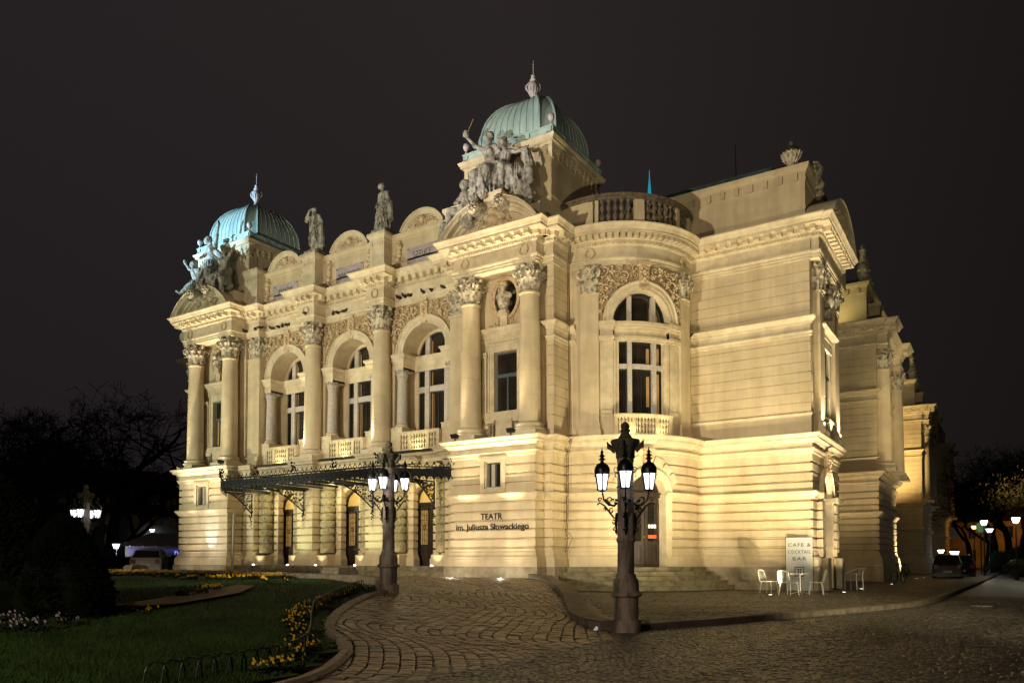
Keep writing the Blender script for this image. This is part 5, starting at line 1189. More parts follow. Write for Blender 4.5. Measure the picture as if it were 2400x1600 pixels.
# cross beam to the right
b = MB()
for x in (X0-5.35, X0-PIER, X0+PIER, X0+5.35): b.box(x-.05, x+.05, 24.8, 27.8, 4.90, 5.02)
b.build("canopy_beam", IRON, None).parent = cn
def bracket(x, y0, y1, zt, zb, w=0.0):
    "lattice scroll bracket in the plane x; y0 wall end, y1 outer end"
    b = MB(); P = []
    for i in range(15): t = i/14; P.append((x, y1 + (y0-y1)*t, zt - (zt-zb)*(1-cos(t*pi/2))))
    b.tube(P, .035, 6); b.tube([(x, y1, zt), (x, y0, zt)], .03, 5); b.tube([(x, y0, zt), (x, y0, zb-.2)], .04, 5)
    rnd = random.Random(3); pts = []
    for _ in range(900):
        t = rnd.random(); u = rnd.random(); yy = y1 + (y0-y1)*t; low = zt - (zt-zb)*(1-cos(t*pi/2)); zz = low + (zt-low)*u; R_ = rnd.uniform(.055, .13)
        if zt-zz < R_ or zz-low < R_*.7 or any((yy-p)**2+(zz-q_)**2 < (.8*(R_+r_))**2 for p, q_, r_ in pts): continue
        pts.append((yy, zz, R_)); a0 = rnd.uniform(0, 6.28); tr = rnd.choice((-1, 1))
        b.tube([(x, yy + R_*(1-.75*k/12)*cos(a0+tr*k/12*7), zz + R_*(1-.75*k/12)*sin(a0+tr*k/12*7)) for k in range(13)], .018, 4); b.ball((x, yy, zz), .03, 5)
        if len(pts) > 44: break
    for k in range(14): b.ball((x+rnd.gauss(0, .03), y0-.05+rnd.gauss(0, .05), zb-.1-k*.06), rnd.uniform(.03, .07)*(1-k/20), 5)
    return b
bo = None
for x, y0 in ((X0-PIER, 27.55), (X0+PIER, 27.55), (X0-6.3, 27.4), (X0+6.3, 27.4)):
    b = bracket(x, y0, 24.9 if abs(x-X0) < 5 else 25.6, 4.93, 3.85); b.build("canopy_bracket", IRON, None).parent = cn
for o in cn.children: o.matrix_parent_inverse = Matrix.Identity(4); o.location = (0, 0, 0)
# ================================================================= statues
import numpy as np
try: import openvdb as vdb
except ImportError: import pyopenvdb as vdb
def sculpt(name, caps, voxel, m, loc, rz=0, smooth_it=1, noise=0.0, folds=(), parent=None, scale=1.0):
    "tapered limbs and drapery merged into one carved surface (distance field, then meshed); caps: (p0, r0, p1, r1)"
    C = [(Vector(p0), r0, Vector(p1), r1, max(r0, r1) >= .15 and min(p0[2], p1[2]) < 1.0 and (Vector(p1)-Vector(p0)).length > .12) for p0, r0, p1, r1 in caps]
    F = []
    for pts, r in folds:
        rs = r if isinstance(r, (list, tuple)) else [r]*len(pts)
        for k in range(len(pts)-1): F.append((Vector(pts[k]), rs[k], Vector(pts[k+1]), rs[k+1], False))
    allp = [(p, r) for c in C+F for p, r in ((c[0], c[1]), (c[2], c[3]))]
    lo = np.array([min(p[a]-r for p, r in allp) for a in range(3)]) - .08; hi = np.array([max(p[a]+r for p, r in allp) for a in range(3)]) + .08
    n = np.ceil((hi-lo)/voxel).astype(int) + 1; D = np.full(n, .12, np.float32)
    ax = [lo[a] + voxel*np.arange(n[a]) for a in range(3)]
    for q, (p0, r0, p1, r1, cloth) in enumerate(C + F):
        R = max(r0, r1) + .13; sl = []
        for a in range(3):
            u = max(0, int((min(p0[a], p1[a])-R-lo[a])/voxel)); w = min(n[a], int((max(p0[a], p1[a])+R-lo[a])/voxel)+2); sl.append(slice(u, w))
        X = ax[0][sl[0]][:, None, None]; Y = ax[1][sl[1]][None, :, None]; Z = ax[2][sl[2]][None, None, :]
        v = p1-p0; L2 = max(v.length_squared, 1e-8); t = np.clip(((X-p0.x)*v.x + (Y-p0.y)*v.y + (Z-p0.z)*v.z)/L2, 0, 1)
        dx, dy, dz = X-(p0.x+t*v.x), Y-(p0.y+t*v.y), Z-(p0.z+t*v.z); d_ = np.sqrt(dx*dx+dy*dy+dz*dz) - (r0+(r1-r0)*t)
        if cloth:
            az = np.arctan2(dy, dx); d_ = d_ - .030*np.abs(np.sin(az*5 + t*2.2 + q*1.7)) + .014
        S = D[sl[0], sl[1], sl[2]]; k = .035 if q < len(C) else .012
        h = np.clip(.5 + .5*(S-d_)/k, 0, 1); D[sl[0], sl[1], sl[2]] = (S*(1-h) + d_*h - k*h*(1-h)).astype(np.float32)
    g = vdb.FloatGrid(.12); g.copyFromArray(np.clip(D, -.12, .12)); P, Q = g.convertToQuads(0.0)
    P = P*voxel + lo
    if noise: P = P + noise*np.sin(P[:, [1, 2, 0]]*31 + P[:, [2, 0, 1]]*17)
    m2 = bpy.data.meshes.new(name); m2.from_pydata(P.tolist(), [], Q.tolist()); bm = bmesh.new(); bm.from_mesh(m2)
    for _ in range(smooth_it): bmesh.ops.smooth_vert(bm, verts=bm.verts, factor=.4, use_axis_x=True, use_axis_y=True, use_axis_z=True)
    bmesh.ops.recalc_face_normals(bm, faces=bm.faces); bm.to_mesh(m2); bm.free()
    m2.materials.append(m)
    m2.polygons.foreach_set("use_smooth", [True]*len(m2.polygons))
    ob = bpy.data.objects.new(name, m2); COL.objects.link(ob); ob.location = loc; ob.rotation_euler = (0, 0, rz); ob.scale = (scale,)*3
    if parent: ob.parent = parent
    return ob
def V3(*a): return Vector(a)
def head(c, r=.125, face=(0, -1)):
    "skull, jaw, nose, hair bun"
    c = V3(*c); f = V3(face[0], face[1], 0).normalized(); s = V3(-f.y, f.x, 0)
    return [(c, r, c - V3(0,0,r*.55) + f*r*.12, r*.74), (c + f*r*.85 - V3(0,0,r*.05), r*.16, c + f*r*1.08 - V3(0,0,r*.32), r*.17), (c - f*r*.45 + V3(0,0,r*.35), r*.92, c - f*r*.6, r*.75),
            (c + s*r*.8, r*.3, c + s*r*.8 - V3(0,0,.3*r), r*.25), (c - s*r*.8, r*.3, c - s*r*.8 - V3(0,0,.3*r), r*.25), (c + f*r*.8 - V3(0,0,r*.62), r*.22, c + f*r*.7 - V3(0,0,r*.95), r*.25)]
def hand(w, d, r=.045):
    "palm and fingers in direction d from wrist w"
    w, d = V3(*w), V3(*d).normalized(); s = d.orthogonal().normalized(); o = [(w, r, w + d*r*1.9, r*1.1)]
    for k in (-1.2, -.4, .4, 1.2): o.append((w + d*r*2 + s*r*.6*k, r*.36, w + d*r*4 + s*r*.75*k, r*.28))
    o.append((w + d*r + s*r*1.1, r*.38, w + d*r*2.4 + s*r*1.9, r*.3)); return o
def folds_round(cx, cy, z0, z1, r0, r1, n, rad=.03, wob=.06, sy=1.0, ang=(0, 6.283)):
    out = []; rn = random.Random(n*7+int(z0*10))
    for k in range(n):
        a = ang[0] + (ang[1]-ang[0])*(k+rn.random()*.5)/n; da = rn.uniform(-.5, .5); pts = []
        for i in range(7):
            t = i/6; r = (r0 + (r1-r0)*t)*1.03; aa = a + da*t + wob*sin(t*5+k)*2; pts.append((cx + r*cos(aa), cy + r*sin(aa)*sy, z0 + (z1-z0)*t))
        out.append((pts, [rad*rn.uniform(.5, 1.1)*(.5+.5*sin(pi*(i+.5)/7)) for i in range(7)]))
    return out
# robed woman, head bowed to the left
W_ = [(V3(0,0,.12), .36, V3(0,0,.75), .27), (V3(0,0,.75), .27, V3(0,.02,1.15), .24), (V3(0,.02,1.15), .22, V3(.02,.03,1.45), .19), (V3(.02,.03,1.45), .19, V3(.0,.02,1.78), .20),
      (V3(-.17,.02,1.86), .10, V3(.19,.02,1.86), .10), (V3(0,0,1.88), .09, V3(-.05,-.04,2.08), .07)] + head((-.08,-.07,2.20), .135, (-.6, -.8)) + \
     [(V3(.23,.02,1.84), .09, V3(.31,.04,1.48), .075), (V3(.31,.04,1.48), .07, V3(.12,-.24,1.30), .05), (V3(-.22,.02,1.84), .09, V3(-.29,.02,1.48), .07), (V3(-.29,.02,1.48), .065, V3(-.20,-.22,1.22), .05)] + hand((.12,-.24,1.30), (-.6,-.3,-.1)) + hand((-.2,-.22,1.22), (.2,-.2,-.8)) + \
     [(V3(.33,.1,1.4), .12, V3(.36,.12,.6), .15), (V3(-.12,-.25,.1), .10, V3(-.10,-.22,.7), .10), (V3(.15,-.2,.1), .1, V3(.08,-.2,.8), .1)]
WF = folds_round(0, 0, .05, 1.2, .40, .22, 16, .035) + folds_round(.02, .02, 1.15, 1.8, .20, .19, 8, .022) + [([(.38, 0, 1.45), (.20, -.2, 1.15), (-.1, -.28, 1.0), (-.3, -.1, .9)], .045), ([(.34, 0, 1.3), (.15, -.24, 1.0), (-.15, -.3, .8), (-.36, -.1, .6)], .04)]
st = sculpt("statue", W_, .022, STATM, (X0+PIER, 28.15, 17.62), 0, folds=WF, scale=1.06)
tag(st, "stone statue of a robed woman with bowed head on the roof parapet", "statue", "statues on the parapet piers")
q = MB(); q.bbox(-.42, .42, -.36, .36, -.17, .05); q.build("statue_base", STATM, st)
# man with a long coat, hand raised to his brow
Mn = [(V3(-.12,-.02,.08), .11, V3(-.13,0,.5), .10), (V3(-.13,0,.5), .10, V3(-.11,0,.95), .14), (V3(.13,.05,.08), .11, V3(.14,.03,.5), .10), (V3(.14,.03,.5), .10, V3(.11,0,.95), .14), (V3(-.12,-.14,.06), .08, V3(-.12,0,.06), .09), (V3(.15,-.1,.06), .08, V3(.14,.05,.06), .09),
      (V3(0,0,.95), .22, V3(0,0,1.25), .20), (V3(0,0,1.25), .20, V3(0,.02,1.72), .22), (V3(-.19,.02,1.84), .11, V3(.19,.02,1.84), .11), (V3(0,0,1.88), .09, V3(0,-.03,2.04), .075)] + head((0,-.06,2.17), .13, (-.2,-1)) + \
     [(V3(0,-.10,2.05), .08, V3(0,-.14,1.88), .06), (V3(-.24,.02,1.84), .10, V3(-.52,-.08,1.86), .08), (V3(-.52,-.08,1.86), .075, V3(-.22,-.18,2.14), .05), (V3(-.45,-.05,1.9), .12, V3(-.55,-.05,1.74), .10), (V3(.24,.02,1.84), .10, V3(.42,.06,1.55), .08), (V3(.42,.06,1.55), .075, V3(.20,-.18,1.30), .05)] + hand((-.22,-.18,2.14), (.8,0,.35)) + hand((.2,-.18,1.3), (-.8,-.1,0)) + \
     [(V3(.26,.12,1.7), .13, V3(.34,.15,.45), .16), (V3(-.26,.12,1.5), .11, V3(-.30,.15,.5), .14), (V3(0,.22,1.6), .14, V3(0,.26,.3), .2), (V3(.1,.15,.1), .22, V3(.15,.2,.5), .2)]
MF = folds_round(0, .05, .35, 1.6, .34, .24, 14, .03, ang=(-.9, 4.1)) + [([(-.2, -.16, 1.8), (-.1, -.24, 1.5), (-.12, -.22, 1.2), (-.2, -.2, .7)], .035), ([(.2, -.16, 1.8), (.1, -.24, 1.5), (.14, -.22, 1.2), (.22, -.2, .6)], .035)]
st = sculpt("statue", Mn, .022, STATM, (X0-PIER, 28.15, 17.62), 0, folds=MF, scale=1.06)
tag(st, "stone statue of a man in a coat shading his eyes on the roof parapet", "statue", "statues on the parapet piers")
q = MB(); q.bbox(-.42, .42, -.36, .36, -.17, .05); q.build("statue_base", STATM, st)
# ---- right group: half-draped woman with raised arm, companions
def seated_drape(c, w, h, n=12):
    return folds_round(c[0], c[1], c[2], c[2]+h, w, w*.55, n, .05, .1, .8)
muse = [(V3(0,.05,.55), .34, V3(.0,.0,.95), .30), (V3(-.05,-.05,.85), .24, V3(-.28,-.42,.70), .20), (V3(.08,-.05,.85), .24, V3(.15,-.48,.75), .20), (V3(-.28,-.42,.70), .19, V3(-.36,-.36,.05), .16), (V3(.15,-.48,.75), .19, V3(.05,-.46,.02), .16),
        (V3(0,.0,1.0), .22, V3(.0,.02,1.32), .17), (V3(0,.02,1.32), .17, V3(-.02,0,1.62), .20), (V3(-.09,-.14,1.56), .085, V3(-.09,-.12,1.56), .085), (V3(.09,-.14,1.56), .085, V3(.09,-.12,1.56), .085), (V3(-.19,0,1.72), .10, V3(.19,0,1.70), .10), (V3(0,0,1.75), .08, V3(0,-.02,1.94), .075)] + head((.0,-.05,2.08), .15, (-.1,-1)) + \
       [(V3(-.22,0,1.73), .09, V3(-.55,-.03,1.92), .07), (V3(-.55,-.03,1.92), .065, V3(-.86,-.05,2.30), .045), (V3(.22,0,1.70), .09, V3(.42,-.02,1.45), .07), (V3(.42,-.02,1.45), .065, V3(.50,-.2,1.25), .05)] + hand((-.86,-.05,2.30), (-.3,0,1), .05) + hand((.5,-.2,1.25), (.1,-.4,-.6), .05) + \
       [(V3(-.95,-.05,2.42), .085, V3(-.92,-.05,2.50), .08), (V3(.30,.1,1.55), .13, V3(.52,.1,1.0), .22), (V3(-.35,.0,.6), .2, V3(-.55,-.1,.1), .22), (V3(.4,0,1.0), .24, V3(.3,-.1,.4), .3), (V3(-.5,.1,.9), .16, V3(-.45,.1,.3), .2)]
mf = folds_round(-.05, -.15, 0.0, 1.0, .55, .34, 26, .05, .1, .85) + [([(-.35, -.1, 1.05), (0, -.3, .98), (.35, -.2, 1.1)], .07), ([(-.3, -.3, .85), (-.2, -.56, .6), (-.15, -.6, .1)], .05), ([(.2, -.4, .9), (.1, -.66, .6), (.2, -.62, .1)], .05), ([(.5, 0, 1.4), (.62, -.1, 1.0), (.55, -.1, .6)], .05)]
youth = [(V3(.62,-.15,.95), .15, V3(.75,-.15,1.25), .15), (V3(.62,-.15,.95), .17, V3(.75,-.4,.75), .13), (V3(.75,-.4,.75), .13, V3(.72,-.42,.25), .09), (V3(.62,-.15,.9), .17, V3(1.0,-.32,.6), .13), (V3(1.0,-.32,.6), .12, V3(.95,-.40,.05), .09), (V3(.60,-.15,1.30), .08, V3(.88,-.15,1.32), .08), (V3(.7,-.18,1.38), .07, V3(.66,-.2,1.5), .065)] + head((.62,-.24,1.62), .145, (-.6,-.8)) + \
        [(V3(.9,-.15,1.3), .075, V3(1.15,-.2,1.18), .06), (V3(1.15,-.2,1.18), .055, V3(1.42,-.2,1.22), .045), (V3(.56,-.16,1.3), .075, V3(.42,-.36,1.1), .06), (V3(.42,-.36,1.1), .055, V3(.5,-.5,.95), .045)] + hand((1.42,-.2,1.22), (1,0,.1), .045) + \
        [(V3(1.1,0,.7), .20, V3(1.45,-.05,.25), .22), (V3(1.42,-.1,1.15), .13, V3(1.55,-.1,.75), .16), (V3(1.55,-.1,.75), .14, V3(1.5,-.15,.2), .14), (V3(1.0,-.2,.35), .24, V3(1.35,-.2,.0), .22), (V3(1.2,-.2,0), .17, V3(1.55,-.2,-.45), .14), (V3(1.45,-.2,.2), .12, V3(1.72,-.25,-.4), .10), (V3(1.62,-.15,.5), .10, V3(1.72,-.25,.1), .09)]
yf = folds_round(1.25, -.15, -.2, .75, .3, .26, 10, .035, .1)
gR = sculpt("sculpture_group", muse + youth, .023, STATM, (-18.72, 27.35, 17.12), 0, folds=mf + yf, scale=1.36, noise=.005)
tag(gR, "sculpture group of a half draped woman with raised arm on the right gable", "sculpture")
q = MB(); q.tube([(-.93,-.05,2.35), (-.62,-.05,2.86)], .013, 5); q.build("gilt_wand", GOLD, gR)
q = MB()
for k in range(5): q.tube([(.40+.02*k, -.12, 1.95-.10*k), (.52+.03*k, -.16, 1.88-.09*k), (.60+.03*k, -.16, 1.7-.08*k)], .025, 5)
q.build("lyre_wing", STATM, gR)
# seated boy on the left slope of the right gable
boy = [(V3(0,0,.2), .19, V3(0,-.02,.52), .17), (V3(-.13,0,.58), .08, V3(.14,0,.58), .08), (V3(0,0,.62), .07, V3(0,-.02,.72), .065)] + head((0,-.04,.88), .15, (.2,-1)) + \
      [(V3(-.1,0,.15), .14, V3(-.42,-.2,.12), .11), (V3(-.42,-.2,.12), .10, V3(-.50,-.2,-.30), .07), (V3(.1,0,.12), .14, V3(.36,-.28,.05), .11), (V3(.36,-.28,.05), .1, V3(.40,-.3,-.35), .07), (V3(-.17,0,.56), .07, V3(-.25,-.16,.34), .055), (V3(-.25,-.16,.34), .05, V3(-.05,-.3,.26), .04), (V3(.17,0,.56), .07, V3(.34,-.1,.32), .055), (V3(.34,-.1,.32), .05, V3(.42,-.2,.1), .04),
       (V3(-.52,-.2,-.3), .06, V3(-.58,-.3,-.36), .05), (V3(.3,.1,.2), .2, V3(.5,.1,-.1), .2), (V3(-.3,.1,-.05), .2, V3(-.75,.1,-.35), .16), (V3(-.7,-.1,-.2), .13, V3(-.95,0,-.75), .10), (V3(.0,0,0), .2, V3(.1,0,-.2), .25)]
bf = folds_round(.1, 0, -.3, .3, .4, .28, 9, .04, .1, .8)
o = sculpt("seated_figure", boy, .026, STATM, (-19.75, 26.95, 16.58), 0, folds=bf, scale=1.5)
tag(o, "small seated boy figure of grey stone on the left slope of the right gable", "statue")
# ---- left group: woman reaching up, winged companions sprawling
lm = [(V3(0,.05,.7), .30, V3(-.05,0,1.1), .26), (V3(-.05,0,1.1), .2, V3(-.08,0,1.45), .19), (V3(-.08,0,1.45), .19, V3(-.08,-.02,1.75), .21), (V3(-.27,0,1.86), .10, V3(.1,0,1.84), .10), (V3(-.1,0,1.9), .08, V3(-.20,-.05,2.05), .075), (V3(-.17,-.17,1.68), .08, V3(-.17,-.15,1.68), .08), (V3(.0,-.17,1.68), .08, V3(0,-.15,1.68), .08)] + head((-.26,-.10,2.16), .145, (-.8,-.6)) + \
     [(V3(.12,0,1.86), .09, V3(.24,-.02,2.25), .07), (V3(.24,-.02,2.25), .065, V3(.33,-.03,2.68), .045), (V3(-.3,0,1.84), .09, V3(-.5,-.1,1.55), .07), (V3(-.5,-.1,1.55), .06, V3(-.4,-.35,1.35), .05)] + hand((.33,-.03,2.68), (0,0,1), .05) + \
     [(V3(-.05,0,.85), .24, V3(-.3,-.4,.7), .19), (V3(-.3,-.4,.7), .19, V3(-.3,-.4,.1), .15), (V3(.1,0,.8), .24, V3(.3,-.42,.6), .19), (V3(.3,-.42,.6), .18, V3(.45,-.45,.0), .15), (V3(.35,.1,1.3), .18, V3(.75,.1,.7), .22), (V3(.75,.1,.7), .2, V3(.9,0,.1), .2), (V3(-.4,.1,.9), .2, V3(-.6,.1,.3), .22), (V3(.2,0,1.6), .12, V3(.6,.05,1.2), .16)] + \
     [(V3(.85,-.2,.55), .15, V3(1.0,-.2,.95), .15), (V3(.85,-.2,.5), .16, V3(.6,-.5,.3), .12), (V3(.6,-.5,.3), .11, V3(.75,-.5,-.2), .08), (V3(.85,-.2,.5), .16, V3(1.15,-.45,.15), .12), (V3(1.15,-.45,.15), .11, V3(1.2,-.45,-.35), .08), (V3(1.0,-.2,1.08), .07, V3(1.02,-.2,1.15), .06)] + head((1.05,-.22,1.28), .13, (.7,-.7)) + \
     [(V3(1.1,-.2,1.0), .07, V3(1.35,-.2,1.2), .055), (V3(1.35,-.2,1.2), .05, V3(1.55,-.2,1.42), .04), (V3(.85,-.2,1.0), .07, V3(.62,-.3,1.15), .055), (V3(.62,-.3,1.15), .05, V3(.45,-.4,1.3), .04)] + hand((1.55,-.2,1.42), (.8,0,.6), .04) + \
     [(V3(-.9,-.15,.55), .15, V3(-1.0,-.2,.95), .15), (V3(-1.0,-.2,1.05), .07, V3(-1.0,-.2,1.14), .065)] + head((-1.02,-.25,1.25), .13, (-.4,-.9)) + \
     [(V3(-1.1,-.2,.98), .07, V3(-1.4,-.2,1.15), .055), (V3(-1.4,-.2,1.15), .05, V3(-1.65,-.2,1.42), .04), (V3(-.85,-.2,.98), .07, V3(-.6,-.35,.85), .055), (V3(-.9,-.15,.5), .17, V3(-1.25,-.35,.25), .12), (V3(-1.25,-.35,.25), .11, V3(-1.75,-.35,.1), .07), (V3(-1.75,-.35,.1), .06, V3(-2.0,-.35,.25), .05), (V3(-.9,-.15,.5), .16, V3(-.85,-.45,.1), .12), (V3(-.85,-.45,.1), .11, V3(-.95,-.45,-.35), .08)] + hand((-1.65,-.2,1.42), (-.4,0,.9), .05) + \
     [(V3(-.7,0,.4), .25, V3(-.2,0,.2), .3), (V3(.5,0,.3), .28, V3(1.0,0,.0), .2), (V3(0,0,.2), .35, V3(.3,0,.3), .3)]
lf = folds_round(0, -.15, -.05, 1.15, .62, .3, 30, .05, .12, .8) + folds_round(.8, -.15, -.3, .5, .4, .3, 12, .04, .1) + folds_round(-.9, -.15, -.1, .5, .35, .25, 9, .04, .1)
o = sculpt("sculpture_group", lm, .025, STATM, (mx(-18.25)+.2, 27.2, 16.72), 0, folds=lf, scale=1.36, noise=.005)
tag(o, "sculpture group with a woman stretching one arm straight up on the left gable", "sculpture")
# busts in the oval niches
bust = [(V3(0,0,.0), .16, V3(0,0,.12), .15), (V3(0,0,.18), .22, V3(0,.02,.42), .24), (V3(-.26,.02,.44), .11, V3(.26,.02,.44), .11), (V3(0,0,.5), .11, V3(0,-.04,.66), .10)] + head((0,-.06,.82), .175, (0,-1)) + [(V3(0,-.18,.72), .09, V3(0,-.2,.5), .10), (V3(-.08,-.16,.68), .07, V3(-.05,-.2,.46), .07), (V3(.08,-.16,.68), .07, V3(.05,-.2,.46), .07)]
bfo = [([(-.25, -.05, .45), (-.05, -.22, .25), (.22, -.1, .1)], .04), ([(-.28, -.05, .35), (-.1, -.2, .15), (.1, -.15, .02)], .035), ([(.28, -.05, .45), (.1, -.2, .3), (0, -.22, .2)], .035)]
o1 = sculpt("bust", bust, .024, CAPM, (-18.25, 27.74, 12.42), 0, folds=bfo, noise=.006, scale=1.12)
tag(o1, "bearded stone bust in the oval niche above the upper window of the right pavilion", "bust")
o2 = o1.copy(); COL.objects.link(o2); o2.location = (mx(-18.25), 27.74, 12.42); o2["label"] = "stone bust in the oval niche of the far left pavilion"
for o in (o1, o2):
    q = MB()
    for k in range(12): a = pi*k/11; q.ball((.16*cos(a), -.06 - .13*sin(a), .97), .035, 5)
    q.build("gilt_wreath", GOLD, o)
# ---- pigeons on the architrave ledge
pg = [(V3(0,-.09,.10), .055, V3(0,.05,.09), .06), (V3(0,-.10,.13), .035, V3(0,-.13,.17), .034), (V3(0,-.13,.17), .012, V3(0,-.19,.165), .006), (V3(0,.06,.085), .045, V3(0,.20,.06), .02), (V3(.02,0,.05), .01, V3(.02,-.01,.0), .01), (V3(-.02,0,.05), .01, V3(-.02,-.01,.0), .01)]
pd0 = sculpt("pigeon", pg, .012, BIRD, (0, 0, 0), 0, 1, .0); tag(pd0, "dark pigeon resting on the ledge under the cornice", "pigeon", "pigeons on the cornice ledge")
PG = [(-34.9, 27.80), (-34.45, 27.80), (-34.0, 28.22), (-33.5, 28.25), (-33.2, 28.25), (-32.8, 28.25), (-31.3, 28.25), (-31.55, 28.25), (-30.45, 27.44), (-29.3, 28.25), (-28.95, 28.25), (-28.5, 28.25), (-24.75, 28.25), (-24.4, 28.25), (-24.1, 28.25), (-23.25, 28.25), (-22.75, 28.25), (-22.0, 28.25), (-21.75, 28.25), (-21.5, 28.25), (-20.9, 27.8), (-36.2, 27.7), (-35.7, 27.8)]
for i, (x, y) in enumerate(PG):
    o = pd0 if i == 0 else pd0.copy()
    if i: COL.objects.link(o)
    o.location = (x, y+.06, 14.115); o.rotation_euler = (0, 0, random.uniform(0, 6.28)); o.scale = (1.15,)*3
# ================================================================= ground
def struct(o): o['kind'] = 'structure'; return o
b = MB(); b.quad((-400, -200, -.06), (400, -200, -.06), (400, 500, -.06), (-400, 500, -.06)); struct(b.build("ground", mat("dark_ground", (0.02, 0.018, 0.013), 0.95, col2=(0.012, 0.010, 0.008), scale=1), recalc=False))
b = MB(); b.quad((-6.3, -30, 0), (60, -30, 0), (60, 34, 0), (-6.3, 34, 0)); struct(b.build("road", ROADM, recalc=False))
b = MB(); b.quad((-6.3, 34, 0), (60, 34, 0), (60, 200, 0), (-6.3, 200, 0)); struct(b.build("asphalt_road", WETM, recalc=False))
b = MB(); b.quad((-60, 200, 0), (60, 200, 0), (60, 260, 0), (-60, 260, 0)); struct(b.build("far_road", WETM, recalc=False))
# sidewalk at the corner with its kerb
SWK = [(-6.0, 14.0), (-5.2, 16.2), (-4.2, 19.0), (-3.2, 22.0), (-2.55, 24.4), (-2.15, 26.0), (-1.9, 28.5), (-1.7, 34), (-1.2, 50), (-.6, 75), (0, 130)]
RET = [(-15.9, 26.75), (-14.4, 25.3), (-12.9, 23.4), (-11.4, 21.2), (-10.1, 19.2), (-8.9, 17.2), (-7.9, 15.5), (-7.0, 14.4), (-6.4, 13.9)]
b = MB(); poly = RET + SWK + [(-8.5, 130), (-15, 40)]
b.add([(x, y, .12) for x, y in poly], [tuple(range(len(poly)))])
o = struct(b.build("sidewalk", SIDEM, recalc=False))
def strip(path, w0, z0f, z1f, name, m, seg=0.9, bev=.025, sgn=1):
    "kerb stones laid along a path: from the path inward by w0"
    b = MB(); pts = [Vector((x, y, 0)) for x, y in path]; cum = [0]
    for i in range(len(pts)-1): cum.append(cum[-1] + (pts[i+1]-pts[i]).length)
    def at(s):
        for i in range(len(pts)-1):
            if s <= cum[i+1] or i == len(pts)-2:
                t = (s-cum[i])/(cum[i+1]-cum[i]); d = (pts[i+1]-pts[i]).normalized()
                # smooth the direction
                d0 = (pts[i]-pts[i-1]).normalized() if i > 0 else d; d2 = (pts[i+2]-pts[i+1]).normalized() if i < len(pts)-2 else d
                dd = ((d0+d)*(1-t) + (d+d2)*t).normalized(); return pts[i].lerp(pts[i+1], t), dd
    n = max(1, int(cum[-1]/seg))
    for k in range(n):
        ss = [cum[-1]*(k + f)/n for f in (0.012, .25, .5, .75, .988)]; vs = []
        jz = random.uniform(-.006, .006)
        for s in ss:
            p, d = at(s); nn = Vector((d.y, -d.x, 0))*sgn; q = p - nn*w0; z0 = z0f(p.x, p.y); z1 = z1f(p.x, p.y) + jz
            vs += [(p.x, p.y, z0-.1), (p.x, p.y, z1-bev), (p.x-nn.x*bev, p.y-nn.y*bev, z1), (q.x+nn.x*bev, q.y+nn.y*bev, z1), (q.x, q.y, z1-bev), (q.x, q.y, z0-.1)]
        fs = []
        for i in range(4):
            for j in range(5): fs.append((i*6+j, (i+1)*6+j, (i+1)*6+j+1, i*6+j+1))
        fs += [tuple(range(6)), tuple(range(29, 23, -1))]
        b.add(vs, fs)
    return b.build(name, m)
struct(strip(SWK, .26, lambda x, y: 0, lambda x, y: .14, "road_kerb", KERB, 1.1))
RZ = lambda x, y: ramp(x)
tag(strip(RET, -.42, lambda x, y: 0, lambda x, y: ramp(x) + .19 + .03*sin(x), "driveway_parapet", KERB, 1.3, .03), "low curved stone parapet between the cobbled driveway and the corner sidewalk", "parapet")
# lawn edge kerb
LK = [(-14.2, 15.7), (-13.87, 15.16), (-13.33, 13.95), (-12.31, 12.37), (-11.16, 10.79), (-10.28, 9.77), (-9.75, 9.25), (-9.2, 8.85), (-8.55, 8.38), (-7.94, 7.85), (-7.45, 7.2), (-7.05, 6.6), (-6.75, 6.0), (-6.5, 5.0), (-6.4, 3.5), (-6.4, -12)]
struct(strip(LK, .20, RZ, lambda x, y: ramp(x) + .07, "lawn_kerb", mat("pale_kerb", (0.26, 0.21, 0.15), 0.6, col2=(0.14, 0.11, 0.08), scale=5, bump=0.4), .75, .05, 1))
# driveway: bedding sheet and single cobbles in waving courses
def inpoly(x, y, P):
    c = False; j = len(P)-1
    for i in range(len(P)):
        xi, yi = P[i]; xj, yj = P[j]
        if (yi > y) != (yj > y) and x < (xj-xi)*(y-yi)/(yj-yi)+xi: c = not c
        j = i
    return c
DRV = LK[::-1] + [(-15.5, 17.6), (-19.8, 19.6), (-30, 22.4), (-46, 22.4), (-46, 26.75), (-16.0, 26.75)] + RET[1:] + [(-5.9, 13.3), (-5.75, 9), (-5.6, 5), (-5.6, -12)]
def grid_sheet(P, step, zf, name, m, x0, x1, y0, y1):
    b = MB(); idx = {}; nx = int((x1-x0)/step); ny = int((y1-y0)/step)
    def vid(i, j):
        if (i, j) not in idx: x, y = x0+i*step, y0+j*step; idx[(i, j)] = len(b.v); b.v.append((x, y, zf(x, y)))
        return idx[(i, j)]
    for i in range(nx):
        for j in range(ny):
            if P is None or inpoly(x0+(i+.5)*step, y0+(j+.5)*step, P): b.f.append((vid(i, j), vid(i+1, j), vid(i+1, j+1), vid(i, j+1)))
    return b.build(name, m, recalc=False)
struct(grid_sheet([(-62, -14), (-5.6, -14), (-5.75, 13.3)] + [(x-.25, y-.15) for x, y in RET[::-1]] + [(-16.3, 26.9), (-62, 26.9)], .25, lambda x, y: ramp(x)-.035, "driveway_bed", PAVE, -62, -5.5, -14, 30))
